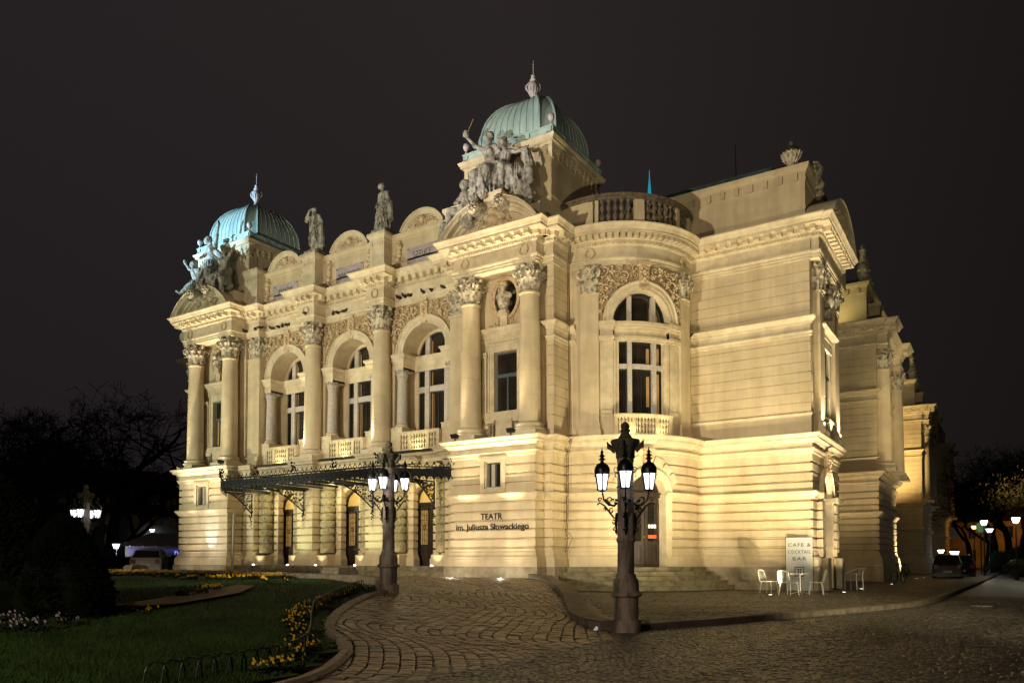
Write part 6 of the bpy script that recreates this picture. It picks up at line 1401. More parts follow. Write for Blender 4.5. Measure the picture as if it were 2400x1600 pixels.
def cobbles(name, P, bounds, zf, m, rws, lens, U, wavef, seed, urange, vrange, gap=.011, tilt=.05, jit=.008):
    b = MB(); tones = []; rn = random.Random(seed); ux, uy = U; vx_, vy_ = -uy, ux
    if vx_ < 0 or True: vx_, vy_ = uy, -ux
    x0, x1, y0, y1 = bounds; v = vrange[0]
    while v < vrange[1]:
        rw = rn.uniform(*rws); u = urange[0] + rn.uniform(0, .1)
        while u < urange[1]:
            L = rn.uniform(*lens); um, vm = u + L/2, v + rw/2; wv = wavef(um, vm)
            X = um*ux + (vm + wv)*vx_; Y = um*uy + (vm + wv)*vy_
            if x0 < X < x1 and y0 < Y < y1 and inpoly(X, Y, P):
                g = gap; cs = []
                for (a, c_) in ((u+g, v+g), (u+L-g, v+g), (u+L-g, v+rw-g), (u+g, v+rw-g)):
                    a += rn.uniform(-jit, jit); c_ += rn.uniform(-jit, jit); w_ = wavef(a, c_)
                    cs.append((a*ux + (c_+w_)*vx_, a*uy + (c_+w_)*vy_))
                cx0 = sum(p[0] for p in cs)/4; cy0 = sum(p[1] for p in cs)/4; dz = rn.uniform(-.008, .009); tx_, ty_ = rn.uniform(-tilt, tilt), rn.uniform(-tilt, tilt)
                top = lambda x, y: zf(x, y) + dz + (x-cx0)*tx_ + (y-cy0)*ty_
                vs = [(x, y, zf(x, y)-.05) for x, y in cs]
                for f, h in ((.97, -.014), (.78, -.002)): vs += [(cx0+(x-cx0)*f, cy0+(y-cy0)*f, top(x, y)+h) for x, y in cs]
                vs.append((cx0, cy0, top(cx0, cy0)+.004))
                b.add(vs, [(i, (i+1) % 4, 4+(i+1) % 4, 4+i) for i in range(4)] + [(4+i, 4+(i+1) % 4, 8+(i+1) % 4, 8+i) for i in range(4)] + [(8+i, 8+(i+1) % 4, 12) for i in range(4)])
                t = rn.uniform(.5, 1.35); tones += [(t*rn.uniform(.92, 1.08), t, t*rn.uniform(.85, 1.1))]*12
            u += L
        v += rw
    dv = b.build(name, m, recalc=False); ca = dv.data.color_attributes.new("tone", 'FLOAT_COLOR', 'CORNER'); buf = []
    for p in dv.data.polygons: t = tones[p.index]; buf += [t[0], t[1], t[2], 1.0]*p.loop_total
    ca.data.foreach_set("color", buf); return struct(dv)
def wave(u, v): return .50*sin(2*pi*(u+.35*v)/8.2) + .10*sin(2*pi*u/3.7+v)
cobbles("driveway", DRV, (-46, -5.5, -3, 27), lambda x, y: ramp(x), COBB, (.20, .235), (.14, .22), (-.62, .785), wave, 11, (-8, 46), (-34, 16))
def wave2(u, v): return .16*sin(u*2.1+v*.7) + .06*sin(u*5.3+v*2.2)
ROADP = [(-5.75, 3.5), (-5.8, 9), (-5.95, 13.2), (-6.0, 13.95)] + SWK[1:6] + [(-1.5, 30), (1.2, 30), (1.0, 12), (.6, 3.5)]
cobbles("road_setts", ROADP, (-7, 3, 3, 30), lambda x, y: .006, SETT2, (.095, .125), (.09, .14), (.985, .17), wave2, 5, (-12, 10), (-40, 10), .007, .09, .010)
SIDEP = [(x+.5*(i > 2), y) for i, (x, y) in enumerate(RET)] + [(x-.3, y) for x, y in SWK[:8]] + [(-6.3, 34), (-6.3, 32.6), (-9.8, 32.5), (-10.2, 30.5), (-12, 28), (-15, 27.0)]
cobbles("sidewalk_setts", SIDEP, (-16, 0, 13, 40), lambda x, y: .128, SETT, (.10, .13), (.10, .15), (-.6, .8), wave2, 6, (-10, 50), (-40, 20), .007, .07, .010)
# forecourt pavement in front of the facade
b = MB(); b.quad((-62, 22.3, .628), (-45.9, 22.3, .628), (-45.9, 33, .628), (-62, 33, .628)); struct(b.build("forecourt_paving", SIDEM, recalc=False))
# lawn
WALLP = [(-46, 22.0), (-30, 22.0), (-19.9, 19.2), (-15.4, 17.2), (-14.2, 15.9)]
LAWN = LK[1:] + [(-70, -12), (-70, 22), (-46, 22.0), (-30, 22.0), (-19.9, 19.2), (-15.4, 17.2)]
def lz(x, y): return ramp(x) + .045 + .05*sin(x*.7)*sin(y*.6)*min(1, max(0, (-8-x)/4))
grid_l = struct(grid_sheet([(x-(.15 if i < len(LK)-1 else 0), y) for i, (x, y) in enumerate(LAWN)], .33, lz, "lawn", GRASSM, -62, -6.2, -6, 22.2))
# low retaining wall with two square blocks
tag(strip(WALLP, .38, lambda x, y: .4, lambda x, y: ramp(x) + .26, "garden_wall", KERB, 1.5, .03, -1), "low stone wall between the lawn and the theatre forecourt", "wall")
for x, y, lb in ((-19.6, 19.35, "square stone block on the low garden wall near the middle lamp post"), (-36.5, 22.1, "square stone block on the low garden wall before the white car")):
    q = MB(); q.bbox(-.55, .55, -.4, .4, -.2, .42, .04); q.bbox(-.5, .5, -.35, .35, .42, .48, .03); o = q.build("stone_block", KERB, loc=(x, y, ramp(x))); o.rotation_euler = (0, 0, -.2); tag(o, lb, "stone block")
# grass blades over the part of the lawn that shows (and the beds)
def blades(name, pts, m, h0, h1, w, seed):
    rn = random.Random(seed); b = MB()
    for x, y, z in pts:
        a = rn.uniform(0, 6.28); h = rn.uniform(h0, h1); lx, ly = rn.gauss(0, h*.35), rn.gauss(0, h*.35)
        b.add([(x-w*cos(a), y-w*sin(a), z), (x+w*cos(a), y+w*sin(a), z), (x+lx, y+ly, z+h)], [(0, 1, 2)])
    return b.build(name, m, recalc=False)
rn = random.Random(5); pts = []
while len(pts) < 52000:
    # denser near the camera
    d = 5.5*(26/5.5)**rn.random(); a = rn.uniform(-.70, -.04); lat = d*math.tan(a); x = -.54*d + .8415*lat; y = .8415*d + .54*lat
    if inpoly(x+.2, y, LAWN): pts.append((x, y, lz(x, y)))
o = blades("grass_blades", pts, GRASSM, .03, .075, .006, 2); tag(o, "short mown grass of the lawn in front of the theatre", "grass", kind="stuff")
def bed(name, poly, colm, label, n, soil=True, hf=(.10, .18), fl=.035, leaves=3):
    rn = random.Random(len(name)+n); xs = [p[0] for p in poly]; ys = [p[1] for p in poly]
    s = MB(); s.add([(x, y, lz(x, y)+.02) for x, y in poly], [tuple(range(len(poly)))]); lf = MB(); fw = MB(); k = 0; tr = 0
    while k < n and tr < n*40:
        tr += 1; x, y = rn.uniform(min(xs), max(xs)), rn.uniform(min(ys), max(ys))
        if not inpoly(x, y, poly): continue
        k += 1; z = lz(x, y)+.01
        for _ in range(leaves*3):
            a = rn.uniform(0, 6.28); R = rn.uniform(.05, .13); h = rn.uniform(.03, hf[0]); c, s_ = cos(a), sin(a)
            lf.add([(x, y, z), (x+R*.6*c-.03*s_, y+R*.6*s_+.03*c, z+h), (x+R*c, y+R*s_, z+h*.9), (x+R*.6*c+.03*s_, y+R*.6*s_-.03*c, z+h)], [(0, 1, 2, 3)])
        for _ in range(rn.choice((1, 2, 2, 3))):
            fx, fy, fz = x+rn.gauss(0, .05), y+rn.gauss(0, .05), z+rn.uniform(*hf); ta = rn.uniform(-1.2, -.2); tb = rn.uniform(-.5, .5)
            nx_, ny_ = (sin(tb), -cos(tb)); vs = [(fx, fy, fz)]
            for q in range(10):
                a = q*pi/5; r_ = fl*(1.05 if q % 2 == 0 else .8)*rn.uniform(.85, 1.1); u, w_ = r_*cos(a), r_*sin(a); vs.append((fx + u*cos(tb) + w_*.35*nx_, fy + u*sin(tb) + w_*.35*ny_, fz + w_*.9))
            fw.add(vs, [(0, 1+q, 1+(q+1) % 10) for q in range(10)])
    o = s.build(name, SOILM, recalc=False); lf.build("bed_leaves", LEAFM, o, recalc=False); fw.build("petals", colm, o, recalc=False)
    return tag(o, label, "flower bed", kind="stuff")
bed("yellow_flower_bed", [(-41, 21.6), (-30.2, 21.5), (-21.5, 19.2), (-22.0, 18.6), (-30, 20.6), (-41, 20.8)], YFLOW, "long bed of yellow pansies under the low wall before the facade", 300, fl=.030, hf=(.12, .24), leaves=6)
bed("sparse_flower_bed", [(-36, 20.2), (-24, 18.6), (-15.9, 14.6), (-16.2, 14.4), (-24, 17.0), (-36, 18.6)], YFLOW, "dark leafy bed with a thin line of yellow flowers on the lawn", 120, fl=.04, leaves=8)
edge = [(x, y) for x, y in LK[1:13]]; off = []
for i, (x, y) in enumerate(edge):
    a = edge[max(0, i-1)]; c = edge[min(len(edge)-1, i+1)]; dx, dy = c[0]-a[0], c[1]-a[1]; L = math.hypot(dx, dy); off.append((-dy/L*-1, dx/L*-1))
inner = [(x + ox*(.25), y + oy*(.25)) for (x, y), (ox, oy) in zip(edge, off)]; outer = [(x + ox*(.66 if 2 < i else .55), y + oy*(.66 if 2 < i else .55)) for i, ((x, y), (ox, oy)) in enumerate(zip(edge, off))]
bed("kerbside_flower_bed", inner + outer[::-1], YFLOW, "narrow bed of yellow pansies along the curved kerb of the driveway", 120, fl=.022, hf=(.08, .15), leaves=5)
bed("lilac_flower_bed", [(-12.9, 5.2), (-11.8, 4.9), (-11.35, 5.5), (-11.6, 6.3), (-12.6, 5.9)], WFLOW, "small bed of pale lilac flowers on the lawn at the left edge", 36, fl=.024, hf=(.08, .14))
bed("dim_flower_bed", [(-14.5, 6.4), (-12.8, 6.3), (-12.1, 7.6), (-12.8, 8.1), (-14, 7.2)], YFLOW, "dim flower bed with a few small yellow flowers beside the dark shrub", 60, fl=.022, hf=(.06, .10))
b = MB(); G = [(-13.2, 7.6), (-14.0, 8.9), (-15.0, 10.6), (-15.8, 12.2), (-15.3, 12.3), (-14.2, 11.0), (-13.6, 9.8), (-12.9, 8.6), (-12.8, 7.9)]
b.add([(x, y, lz(x, y)+.07) for x, y in G], [tuple(range(len(G)))]); tag(b.build("gravel_patch", GRAV, recalc=False), "pale gravel patch on the lawn in front of the dark shrub", "gravel", kind="stuff")
bed("violet_flower_bed", [(-14.3, 9.3), (-14.8, 10.4), (-14.4, 10.5), (-13.9, 9.5)], DFLOW, "dark violet flowers planted in the pale gravel patch", 26, fl=.03, hf=(.10, .16))
bed("gravel_yellow_flowers", [(-15.0, 10.2), (-15.6, 11.4), (-15.3, 11.5), (-14.7, 10.4)], YFLOW, "few yellow flowers planted at the far end of the gravel patch", 18, fl=.03, hf=(.10, .16))
# low hoop fence along the bed
b = MB(); FP = [(-14.3, 15.0), (-12.75, 12.4), (-11.35, 10.56), (-10.5, 9.7), (-9.5, 8.75), (-8.8, 8.1), (-8.2, 7.5), (-7.75, 6.9), (-7.5, 6.3), (-7.42, 5.7), (-7.38, 5.2), (-7.34, 4.5)]
cum = [0]
for i in range(len(FP)-1): cum.append(cum[-1]+math.hypot(FP[i+1][0]-FP[i][0], FP[i+1][1]-FP[i][1]))
def fat(s):
    for i in range(len(FP)-1):
        if s <= cum[i+1]: t = (s-cum[i])/(cum[i+1]-cum[i]); return FP[i][0]+(FP[i+1][0]-FP[i][0])*t, FP[i][1]+(FP[i+1][1]-FP[i][1])*t
    return FP[-1]
s = 0
while s < cum[-1]-.3:
    P = []
    for k in range(13):
        t = k/12; x, y = fat(s + .30*t); P.append((x, y, lz(x, y) + .02 + .24*min(1, 2.4*sin(pi*t)**.8)*(.72+.28*sin(pi*t))))
    b.tube(P, .009, 5); s += .21
tag(b.build("hoop_fence", IRON), "knee low black iron hoop fence along the curved driveway kerb", "fence")
# ================================================================= ornate lamp posts
LP0 = empty("street_lamp", (-6.18, 13.71, 0), 0, "nearest ornate stone column lamp with lit lanterns, at the tip of the curved parapet", "street lamp", "ornate column lamps round the forecourt")
q = MB(); q.lathe([(.285, -.1), (.285, .20), (.27, .24), (.235, .25), (.235, .66), (.25, .68), (.305, .70), (.305, .735), (.27, .77), (.245, .80), (.25, .86), (.245, .87), (.25, .92), (.245, .94), (.235, .96), (.24, 1.0), (.225, 1.02), (.20, 1.04), (.195, 1.09), (.17, 1.12)], n=28); q.build("pedestal", LSTONE, LP0, smooth=35)
q = MB(); q.lathe([(.165, 1.1), (.158, 1.70), (.165, 1.72), (.185, 1.76), (.185, 1.78), (.165, 1.82), (.158, 1.83), (.155, 3.28), (.165, 3.30), (.165, 3.34), (.155, 3.36)], n=24); q.build("column_shaft", LSTONE, LP0, smooth=35)
q = MB(); q.lathe([(.15, 3.34), (.16, 3.42), (.19, 3.52), (.26, 3.62), (.29, 3.68), (.27, 3.72), (.16, 3.74), (.11, 3.80), (.075, 3.86), (.09, 3.88), (.06, 3.91), (.085, 3.97), (.08, 4.02), (.03, 4.07), (.005, 4.09)], n=16)
for k in range(12): a = k*pi/6; o_ = Vector((cos(a), sin(a), 0)); leaf(q, o_*.155+Vector((0, 0, 3.36)), (0, 0, 1), o_, Vector((-sin(a), cos(a), 0)), .27, .11, .10)
for k in range(4):
    a = k*pi/2+.2; o_ = Vector((cos(a), sin(a), 0)); q.tube([o_*.2+Vector((0, 0, 3.5)), o_*.30+Vector((0, 0, 3.60)), o_*.34+Vector((0, 0, 3.67)), o_*.33+Vector((0, 0, 3.58)), o_*.28+Vector((0, 0, 3.55))], [.05, .05, .05, .04, .02], 6)
    q.ball(o_*.07+Vector((0, 0, 3.90)), .035, 6)
q.build("capital_finial", LCAP, LP0, smooth=55)
arm0 = radians(-66)
for k in range(4):
    a = arm0 + k*pi/2; o_ = Vector((cos(a), sin(a), 0)); s_ = Vector((-sin(a), cos(a), 0)); z = Vector((0, 0, 1)); R = .45
    q = MB()
    q.tube([o_*.16+z*2.50, o_*.22+z*2.44, o_*.32+z*2.46, o_*.42+z*2.56, o_*R+z*2.72], [.022, .026, .024, .02, .016], 6)
    q.tube([o_*.16+z*2.22, o_*.22+z*2.20, o_*.30+z*2.30, o_*.40+z*2.44, o_*.50+z*2.50, o_*.55+z*2.46], [.012, .016, .018, .016, .014, .02], 6)
    for (cx, cz_, rr, a0, tr) in ((.30, 2.56, .075, -1.6, 1), (.27, 2.34, .06, 2.0, -1), (.23, 2.12, .05, 1.2, 1), (.50, 2.56, .045, 3, -1), (.20, 1.98, .045, 2, -1)):
        q.tube([o_*(cx+rr*(1-.75*i/12)*cos(a0+tr*i*.5)) + z*(cz_+rr*(1-.75*i/12)*sin(a0+tr*i*.5)) for i in range(13)], .012, 5)
    for _ in range(16): q.ball(o_*random.uniform(.16, .42)+s_*random.gauss(0, .03)+z*random.uniform(2.36, 2.6), random.uniform(.012, .028), 5)
    q.tube([o_*.165+z*2.3, o_*.19+z*2.1, o_*.165+z*1.86], [.03, .03, .008], 5)
    for _ in range(8): q.ball(o_*.18+s_*random.gauss(0, .02)+z*random.uniform(1.9, 2.3), random.uniform(.014, .03), 5)
    arm = q.build("lamp_arm", IRON, LP0)
    C_ = o_*R; q = MB(); n = 6
    q.lathe([(.055, 2.72), (.075, 2.735), (.095, 2.75)], C_, 6); q.lathe([(.135, 3.055), (.15, 3.07), (.15, 3.085), (.155, 3.13), (.145, 3.18), (.12, 3.23), (.085, 3.265), (.05, 3.28), (.035, 3.30), (.035, 3.33), (.075, 3.35), (.04, 3.37), (.03, 3.40), (.05, 3.42), (.02, 3.46), (.035, 3.49), (.012, 3.53), (.004, 3.58)], C_, 18)
    for j in range(6):
        t = 2*pi*j/6; q.tube([C_+Vector((.088*cos(t), .088*sin(t), 2.745)), C_+Vector((.142*cos(t), .142*sin(t), 3.06))], .0125, 4)
        q.ball(C_+Vector((.15*cos(t), .15*sin(t), 3.03)), .018, 5); q.ball(C_+Vector((.10*cos(t), .10*sin(t), 2.76)), .018, 5); q.ball(C_+Vector((.05*cos(t), .05*sin(t), 3.41)), .012, 4)
    for sg in (-1, 1):
        q.tube([C_ + s_*sg*(.17+.05*(1-.7*i/10)*cos(-1.4+i*.55)) + z*(3.10+.06*(1-.7*i/10)*sin(-1.4+i*.55)) for i in range(11)], .009, 4)
        q.tube([C_ + s_*sg*(.12+.04*cos(i*.6)) + z*(2.74+.035*sin(i*.6)) for i in range(9)], .009, 4)
    ln = q.build("lantern", IRON, LP0, smooth=40)
    q = MB(); q.lathe([(.080, 2.75), (.132, 3.055)], C_, 6); q.build("lamp_glass", LAMPG, ln)
LAMPS = [(LP0, (-6.18, 13.71, 0))]
l2 = copy_tree(LP0, loc=(-13.9, 15.52, .50), label="ornate stone column lamp with lit lanterns in front of the entrance canopy")
l3 = copy_tree(LP0, loc=(-30.77, 16.5, .30), rz=.25, label="ornate column lamp on the lawn at the far left, partly hidden by the dark shrub")
for i, (x, y, z0) in enumerate(((-6.18, 13.71, 0), (-13.9, 15.52, .50), (-30.77, 16.5, .30))):
    for k in range(4):
        a = arm0 + k*pi/2 + (.25 if i == 2 else 0); point("lantern_light", (x+.45*cos(a), y+.45*sin(a), z0+2.92), 55 if i < 2 else 40, (1.0, .95, .90), .06, (LP0, l2, l3)[i]).matrix_parent_inverse = Matrix.Translation(-Vector((x, y, z0))) if i < 2 else Matrix.Rotation(-.25, 4, 'Z') @ Matrix.Translation(-Vector((x, y, z0)))
# ================================================================= recessed ground lights and ledge floodlights
GL = [(-38.7, 25.5, .64), (-36.7, 25.5, .64), (-30.3, 25.6, .64), (-26.2, 25.5, .64), (-19.5, 25.75, .64), (-17.05, 25.75, .64), (-7.0, 27.8, .135), (-5.2, 31.6, .135), (-5.15, 35.5, .135), (-4.9, 43.6, .12), (-4.9, 57, .12), (-4.8, 61, .12)]
GLN = ("first from the left in the paving before the left pavilion", "second from the left in the paving before the left pavilion", "in the paving below the left part of the canopy", "in the paving left of the middle lamp post", "in the cobbles below the left half of the wall lettering", "in the cobbles below the right half of the wall lettering", "in the sidewalk at the legs of the steel chairs", "in the sidewalk just beyond the building corner", "in the sidewalk below the steel bench beyond the corner", "in the sidewalk before the second wing", "nearer one before the third wing", "farther one before the third wing")
gl0 = None
for i, (x, y, z) in enumerate(GL):
    if gl0 is None:
        g = empty("ground_light", (x, y, z), 0, "", "ground light", "floodlights sunk in the paving"); q = MB(); q.lathe([(.17, -.05), (.17, .012), (.15, .02), (.125, .02)], n=20, cap=False); q.build("rim", IRON, g); q = MB(); q.lathe([(.126, .005), (.06, .018), (.001, .02)], n=20); q.build("lens", LENS, g); gl0 = g
    else: g = copy_tree(gl0, loc=(x, y, z))
    g['label'] = "round lit floodlight " + GLN[i]
    if i < 6:
        spot("ground_spot", (x, y, z+.08), (x, 26.75, z+7), 230 if i not in (2, 3) else 200, (1, .88, .66) if i != 1 else (.95, .97, 1), 112, .05, 1.0)
        if i not in (2, 3): spot("ground_beam", (x, y, z+.08), (x+(.4 if i in (0, 4) else -.4), 26.25, z+15), 4600, (1, .84, .56), 38, .05, 1.0); point("ground_glow", (x, y-.1, z+.25), 26, (1, .9, .7), .05)
    elif i == 6: spot("ground_spot", (x, y, z+.1), (-9, 32.7, 6.8), 2000, (1, .85, .50), 96, .04, 1)
    elif i == 7: spot("ground_spot", (x, y, z+.1), (-6.5, 33.3, 5.2), 700, (1, .84, .56), 90, .06, 1); spot("ground_beam", (x, y, z+.1), (-6.6, 33.0, 16), 2600, (1, .86, .55), 50, .05, 1)
    elif i == 8: spot("ground_spot", (x, y, z+.1), (-6.5, 36.6, 5.2), 600, (1, .80, .52), 90, .06, 1); spot("ground_beam", (x, y, z+.1), (-6.0, 36.6, 16), 2600, (1, .86, .55), 50, .05, 1)
    else: spot("ground_spot", (x, y, z+.1), (x-1.6, y+1.5, 4.2), 1300, (1, .80, .48), 90, .06, .8)
spot("ground_spot", (-37.1, 25.55, .75), (-37.1, 26.85, 2.9), 420, (.58, .74, 1), 30, .03, .45)
# washes of the corner bay from the sidewalk
spot("ground_spot", (-9.6, 25.6, .25), (-12.8, 30.2, 7.0), 2100, (1, .85, .50), 100, .06, 1)
spot("ground_spot", (-7.4, 25.2, .25), (-15.6, 29.0, 6.0), 1100, (1, .84, .44), 60, .06, 1)
spot("ground_spot", (-5.2, 27.0, .25), (-8.5, 32.8, 8.0), 1100, (1, .84, .50), 80, .06, 1)
# floodlights on the first-floor ledge
fl0 = None
FL = [(-20.05, 26.62, 6.53, -20.0, 27.3, 1), (-17.15, 26.62, 6.53, -16.9, 27.3, 1), (mx(-20.05)+.1, 26.62, 6.53, mx(-20.05), 27.3, 1), (mx(-17.15)-.6, 26.62, 6.53, mx(-17.0), 27.3, 1), (X0-PIER-.62, 27.72, 6.53, X0-PIER, 28.2, 1), (X0+PIER-.62, 27.72, 6.53, X0+PIER, 28.2, 1)]
FN = ("at the foot of the left column of the right pavilion", "at the foot of the right column of the right pavilion", "at the foot of the right column of the left pavilion", "at the foot of the left column of the left pavilion", "at the foot of the left middle column", "at the foot of the right middle column")
for i, (x, y, z, tx_, ty_, k) in enumerate(FL):
    if fl0 is None:
        g = empty("ledge_floodlight", (x, y, z), 0, "", "floodlight", "floodlights on the first floor ledge"); q = MB(); q.box(-.02, .02, -.02, .02, 0, .14); q.box(-.10, .10, -.05, .05, 0, .03); q.add([(-.14, -.10, .12), (.14, -.10, .12), (.14, .08, .12), (-.14, .08, .12), (-.17, -.13, .30), (.17, -.13, .30), (.17, .11, .26), (-.17, .11, .26)], [(0, 3, 2, 1), (0, 1, 5, 4), (1, 2, 6, 5), (2, 3, 7, 6), (3, 0, 4, 7)]); q.build("housing", IRON, g); q = MB(); q.add([(-.15, -.11, .285), (.15, -.11, .285), (.15, .10, .25), (-.15, .10, .25)], [(0, 1, 2, 3)]); q.build("lens", LENS, g); fl0 = g
    else: g = copy_tree(fl0, loc=(x, y, z))
    g['label'] = "small black floodlight " + FN[i]
    spot("ledge_spot", (x, y-.02, z+.34), (tx_+.1, ty_-.1, 16), 120, (1, .86, .62), 64, .10, 1)
    spot("ledge_spot", (x, y-.05, z+.34), (tx_+(.7 if i < 4 else 1.4), y-.55, 15), 620 if i < 4 else 1000, (1, .84, .52), 50 if i < 4 else 66, .06, 1)
# lights behind the window balustrades and inside the canopy
for c in (-BAY, 0, BAY):
    point("balustrade_light", (X0+c-.5, 28.45, 6.75), 1.6, YEL, .08)
    spot("balustrade_front_light", (X0+c, 27.75, 6.58), (X0+c, 28.4, 7.3), 34, (1, .88, .42), 160, .1, .9)
    spot("window_arch_light", (X0+c+.2, 28.6, 7.0), (X0+c, 29.1, 12.5), 70, (1, .78, .42), 80, .1, .8)
for x in PIERX:
    for sg in (-1, 1):
        if (x < X0-5 and sg < 0) or (x > X0+5 and sg > 0): continue
        spot("step_spot", (x+sg*1.05, 27.5, 1.13), (x+sg*1.0, 28.4, 3.4), 24, (1, .90, .55), 90, .05, .8)
        q = MB(); q.lathe([(.06, 0), (.06, .03), (.03, .06)], (0, 0, 0), 10); o = q.build("step_light", LENS, loc=(x+sg*1.05, 27.42, 1.087))
        tag(o, "tiny lit lamp on the entrance steps below the canopy", "step light", "tiny lamps on the entrance steps")
for c in (-BAY, 0, BAY): point("canopy_light", (X0+c, 27.2, 4.7), 70, (1, .84, .44), .15)
for s in (-PIER, PIER): spot("pier_light", (X0+s, 26.2, .9), (X0+s, 27.6, 3.4), 210, (.78, 1.0, .50), 70, .1, 1)
ang = radians(-45)
for s in (-.6, .6): x, y, z = mb_ = (KR[0]+3.52*cos(ang+s/3.5), KR[1]+3.52*sin(ang+s/3.5), 6.9); point("bay_balustrade_light", (x, y, z), 6, YEL, .05)
for s in (-.7, .7): spot("bay_front_light", (KR[0]+3.95*cos(ang+s/3.9), KR[1]+3.95*sin(ang+s/3.9), 6.6), (KR[0]+3.5*cos(ang+s/3.5), KR[1]+3.5*sin(ang+s/3.5), 7.3), 18, (1, .88, .42), 160, .1, .9)
for y in (33.6, 37.3): spot("side_ledge_spot", (-5.95, y, 6.7), (-6.2, y+.3, 13), 520, (1, .84, .60), 85, .08, .8)
for y in (35.4,): spot("side_ledge_spot", (-5.9, y, 6.7), (-5.7, y+.3, 15), 380, (1, .86, .55), 100, .08, .8)
for y in (50, 56.5, 79.5, 87): spot("side_ledge_spot", (-5.4, y, 6.8), (-5.8, y+.2, 13), 1500, (1, .82, .48), 95, .08, .8)
spot("wing_spot", (-9, 46.5, .7), (-8.5, 49.2, 6), 4000, (1, .84, .46), 100, .1, .9)
spot("wing_side_fill", (5.5, 38, 3.0), (-6, 58, 13), 9000, (1, .84, .50), 38, .2, .7)  # unseen fill added to brighten the east faces of the far wings
spot("wing_roof_spot", (-9.0, 47.9, 15.7), (-8.4, 49.5, 17), 150, (1, .86, .35), 120, .1, .9)
spot("wing_spot", (-9, 75, .7), (-8.5, 79, 6), 4500, (.95, .9, .62), 100, .1, .9)
spot("wing_spot", (-9.3, 74, 6.8), (-8.5, 79, 12), 3200, (1, .72, .30), 100, .1, .9)
# ================================================================= cafe furniture
def slat_chair(name, loc, rz, label, group="steel wire chairs of the cafe"):
    e_ = empty(name, loc, rz, label, "chair", group)
    q = MB()   # frame: two side loops + legs
    for sg in (-1, 1):
        q.tube([(sg*.24, .22, .44), (sg*.235, .27, .60), (sg*.22, .32, .80), (sg*.15, .34, .86), (0, .35, .88)], .013, 6)
        q.tube([(sg*.24, .22, .44), (sg*.25, -.22, .45), (sg*.18, -.27, .44), (0, -.28, .43)], .013, 6)
    q.build("frame", CHROME, e_)
    for sx in (-1, 1):
        for sy in (-1, 1): q = MB(); q.tube([(sx*.20, sy*.19, .44), (sx*.25, sy*.24, 0)], .014, 6); q.build("leg", CHROME, e_)
    q = MB()
    for k in range(10): y = -.26 + .052*k; q.tube([(-.235, y, .445), (0, y, .435), (.235, y, .445)], .009, 5)
    q.build("seat", CHROME, e_)
    q = MB()
    for k in range(9):
        z = .50 + .043*k; y = .225 + (z-.44)*.29; w = .235 - .03*(z > .8); q.tube([(-w, y-.02, z), (-w*.5, y+.03, z), (0, y+.045, z), (w*.5, y+.03, z), (w, y-.02, z)], .008, 5)
    q.build("backrest", CHROME, e_)
    return e_
slat_chair("cafe_chair", (-7.5, 29.6, .13), radians(75), "leftmost steel slat chair, side on, left of the round cafe table")
slat_chair("cafe_chair", (-6.5, 28.4, .13), radians(180-25), "steel slat chair turning its back to the viewer in front of the cafe sign")
slat_chair("cafe_chair", (-5.72, 29.1, .13), radians(-75), "steel slat chair between the cafe sign and the building corner")
e_ = empty("cafe_table", (-6.35, 29.5, .13), 0, "small round steel cafe table between the chairs in front of the sign board", "table")
q = MB(); q.lathe([(.34, .72), (.35, .73), (.35, .745), (.34, .755)], n=24); q.build("table_top", CHROME, e_)
q = MB(); q.tube([(0, 0, .05), (0, 0, .72)], .022, 8); q.build("table_stem", CHROME, e_)
q = MB()
for k in range(4): a = k*pi/2+.4; q.tube([(0, 0, .10), (.25*cos(a), .25*sin(a), .03), (.32*cos(a), .32*sin(a), 0)], .014, 6)
q.build("table_foot", CHROME, e_)
# bench-like steel armchair beyond the corner
e_ = empty("steel_armchair", (-5.3, 34.6, .13), radians(-60), "steel slat armchairs pushed together against the wall beyond the corner", "chair")
q = MB()
for sx in (-.32, .32): q.tube([(sx, -.25, 0), (sx, -.25, .66), (sx, .22, .68), (sx, .25, 0)], .015, 6)
q.tube([(-.32, -.25, .66), (-.32, .3, .9)], .012, 6); q.tube([(.32, .22, .68), (.30, .34, .9)], .012, 6); q.tube([(-.32, .3, .9), (.3, .34, .9)], .013, 6); q.build("frame", CHROME, e_)
q = MB()
for k in range(10): q.tube([(-.32, -.24+.05*k, .44), (.32, -.24+.05*k, .44)], .009, 5)
q.build("seat", CHROME, e_)
q = MB()
for k in range(8): z = .50+.05*k; q.tube([(-.31, .22+(z-.44)*.2, z), (.31, .22+(z-.44)*.2, z)], .008, 5)
q.build("backrest", CHROME, e_)
# sign board leaning on the wall
e_ = empty("cafe_sign_board", (-6.98, 32.3, .14), radians(8), "pale upright cafe and cocktail bar sign board leaning on the plain wall", "sign")
q = MB(); q.box(-.5, .5, -.02, .02, 0, 2.15); o = q.build("board_panel", BOARD, e_); 
q = MB(); q.box(-.535, -.521, -.025, .025, 0, 2.165); q.box(.521, .535, -.025, .025, 0, 2.165); q.box(-.521, .521, -.025, .025, 2.151, 2.165); q.build("board_edge", SASH, e_)
for bd_, w, z in (("CAFE &", .86, 1.78), ("COCKTAIL", .86, 1.50), ("BAR", .52, 1.22)): text_obj(bd_, w, .135, (0, -.024, z), INK, "board_lettering", e_, .002, space=1.25)
q = MB()
def lg(x0, x1, z0, z1): q.box(x0, x1, -.028, -.0205, z0, z1)
lg(-.18, .18, .93, .96); lg(-.18, -.15, .60, .93); lg(.15, .18, .60, .93); lg(-.18, -.05, .57, .60); lg(.05, .18, .57, .60)
lg(-.11, -.01, .855, .885); lg(-.05, -.02, .60, .855); lg(.01, .11, .855, .885); lg(.02, .05, .60, .855); lg(-.20, .20, .50, .512); lg(-.12, .12, .44, .452)
q.build("board_emblem", INK, e_)
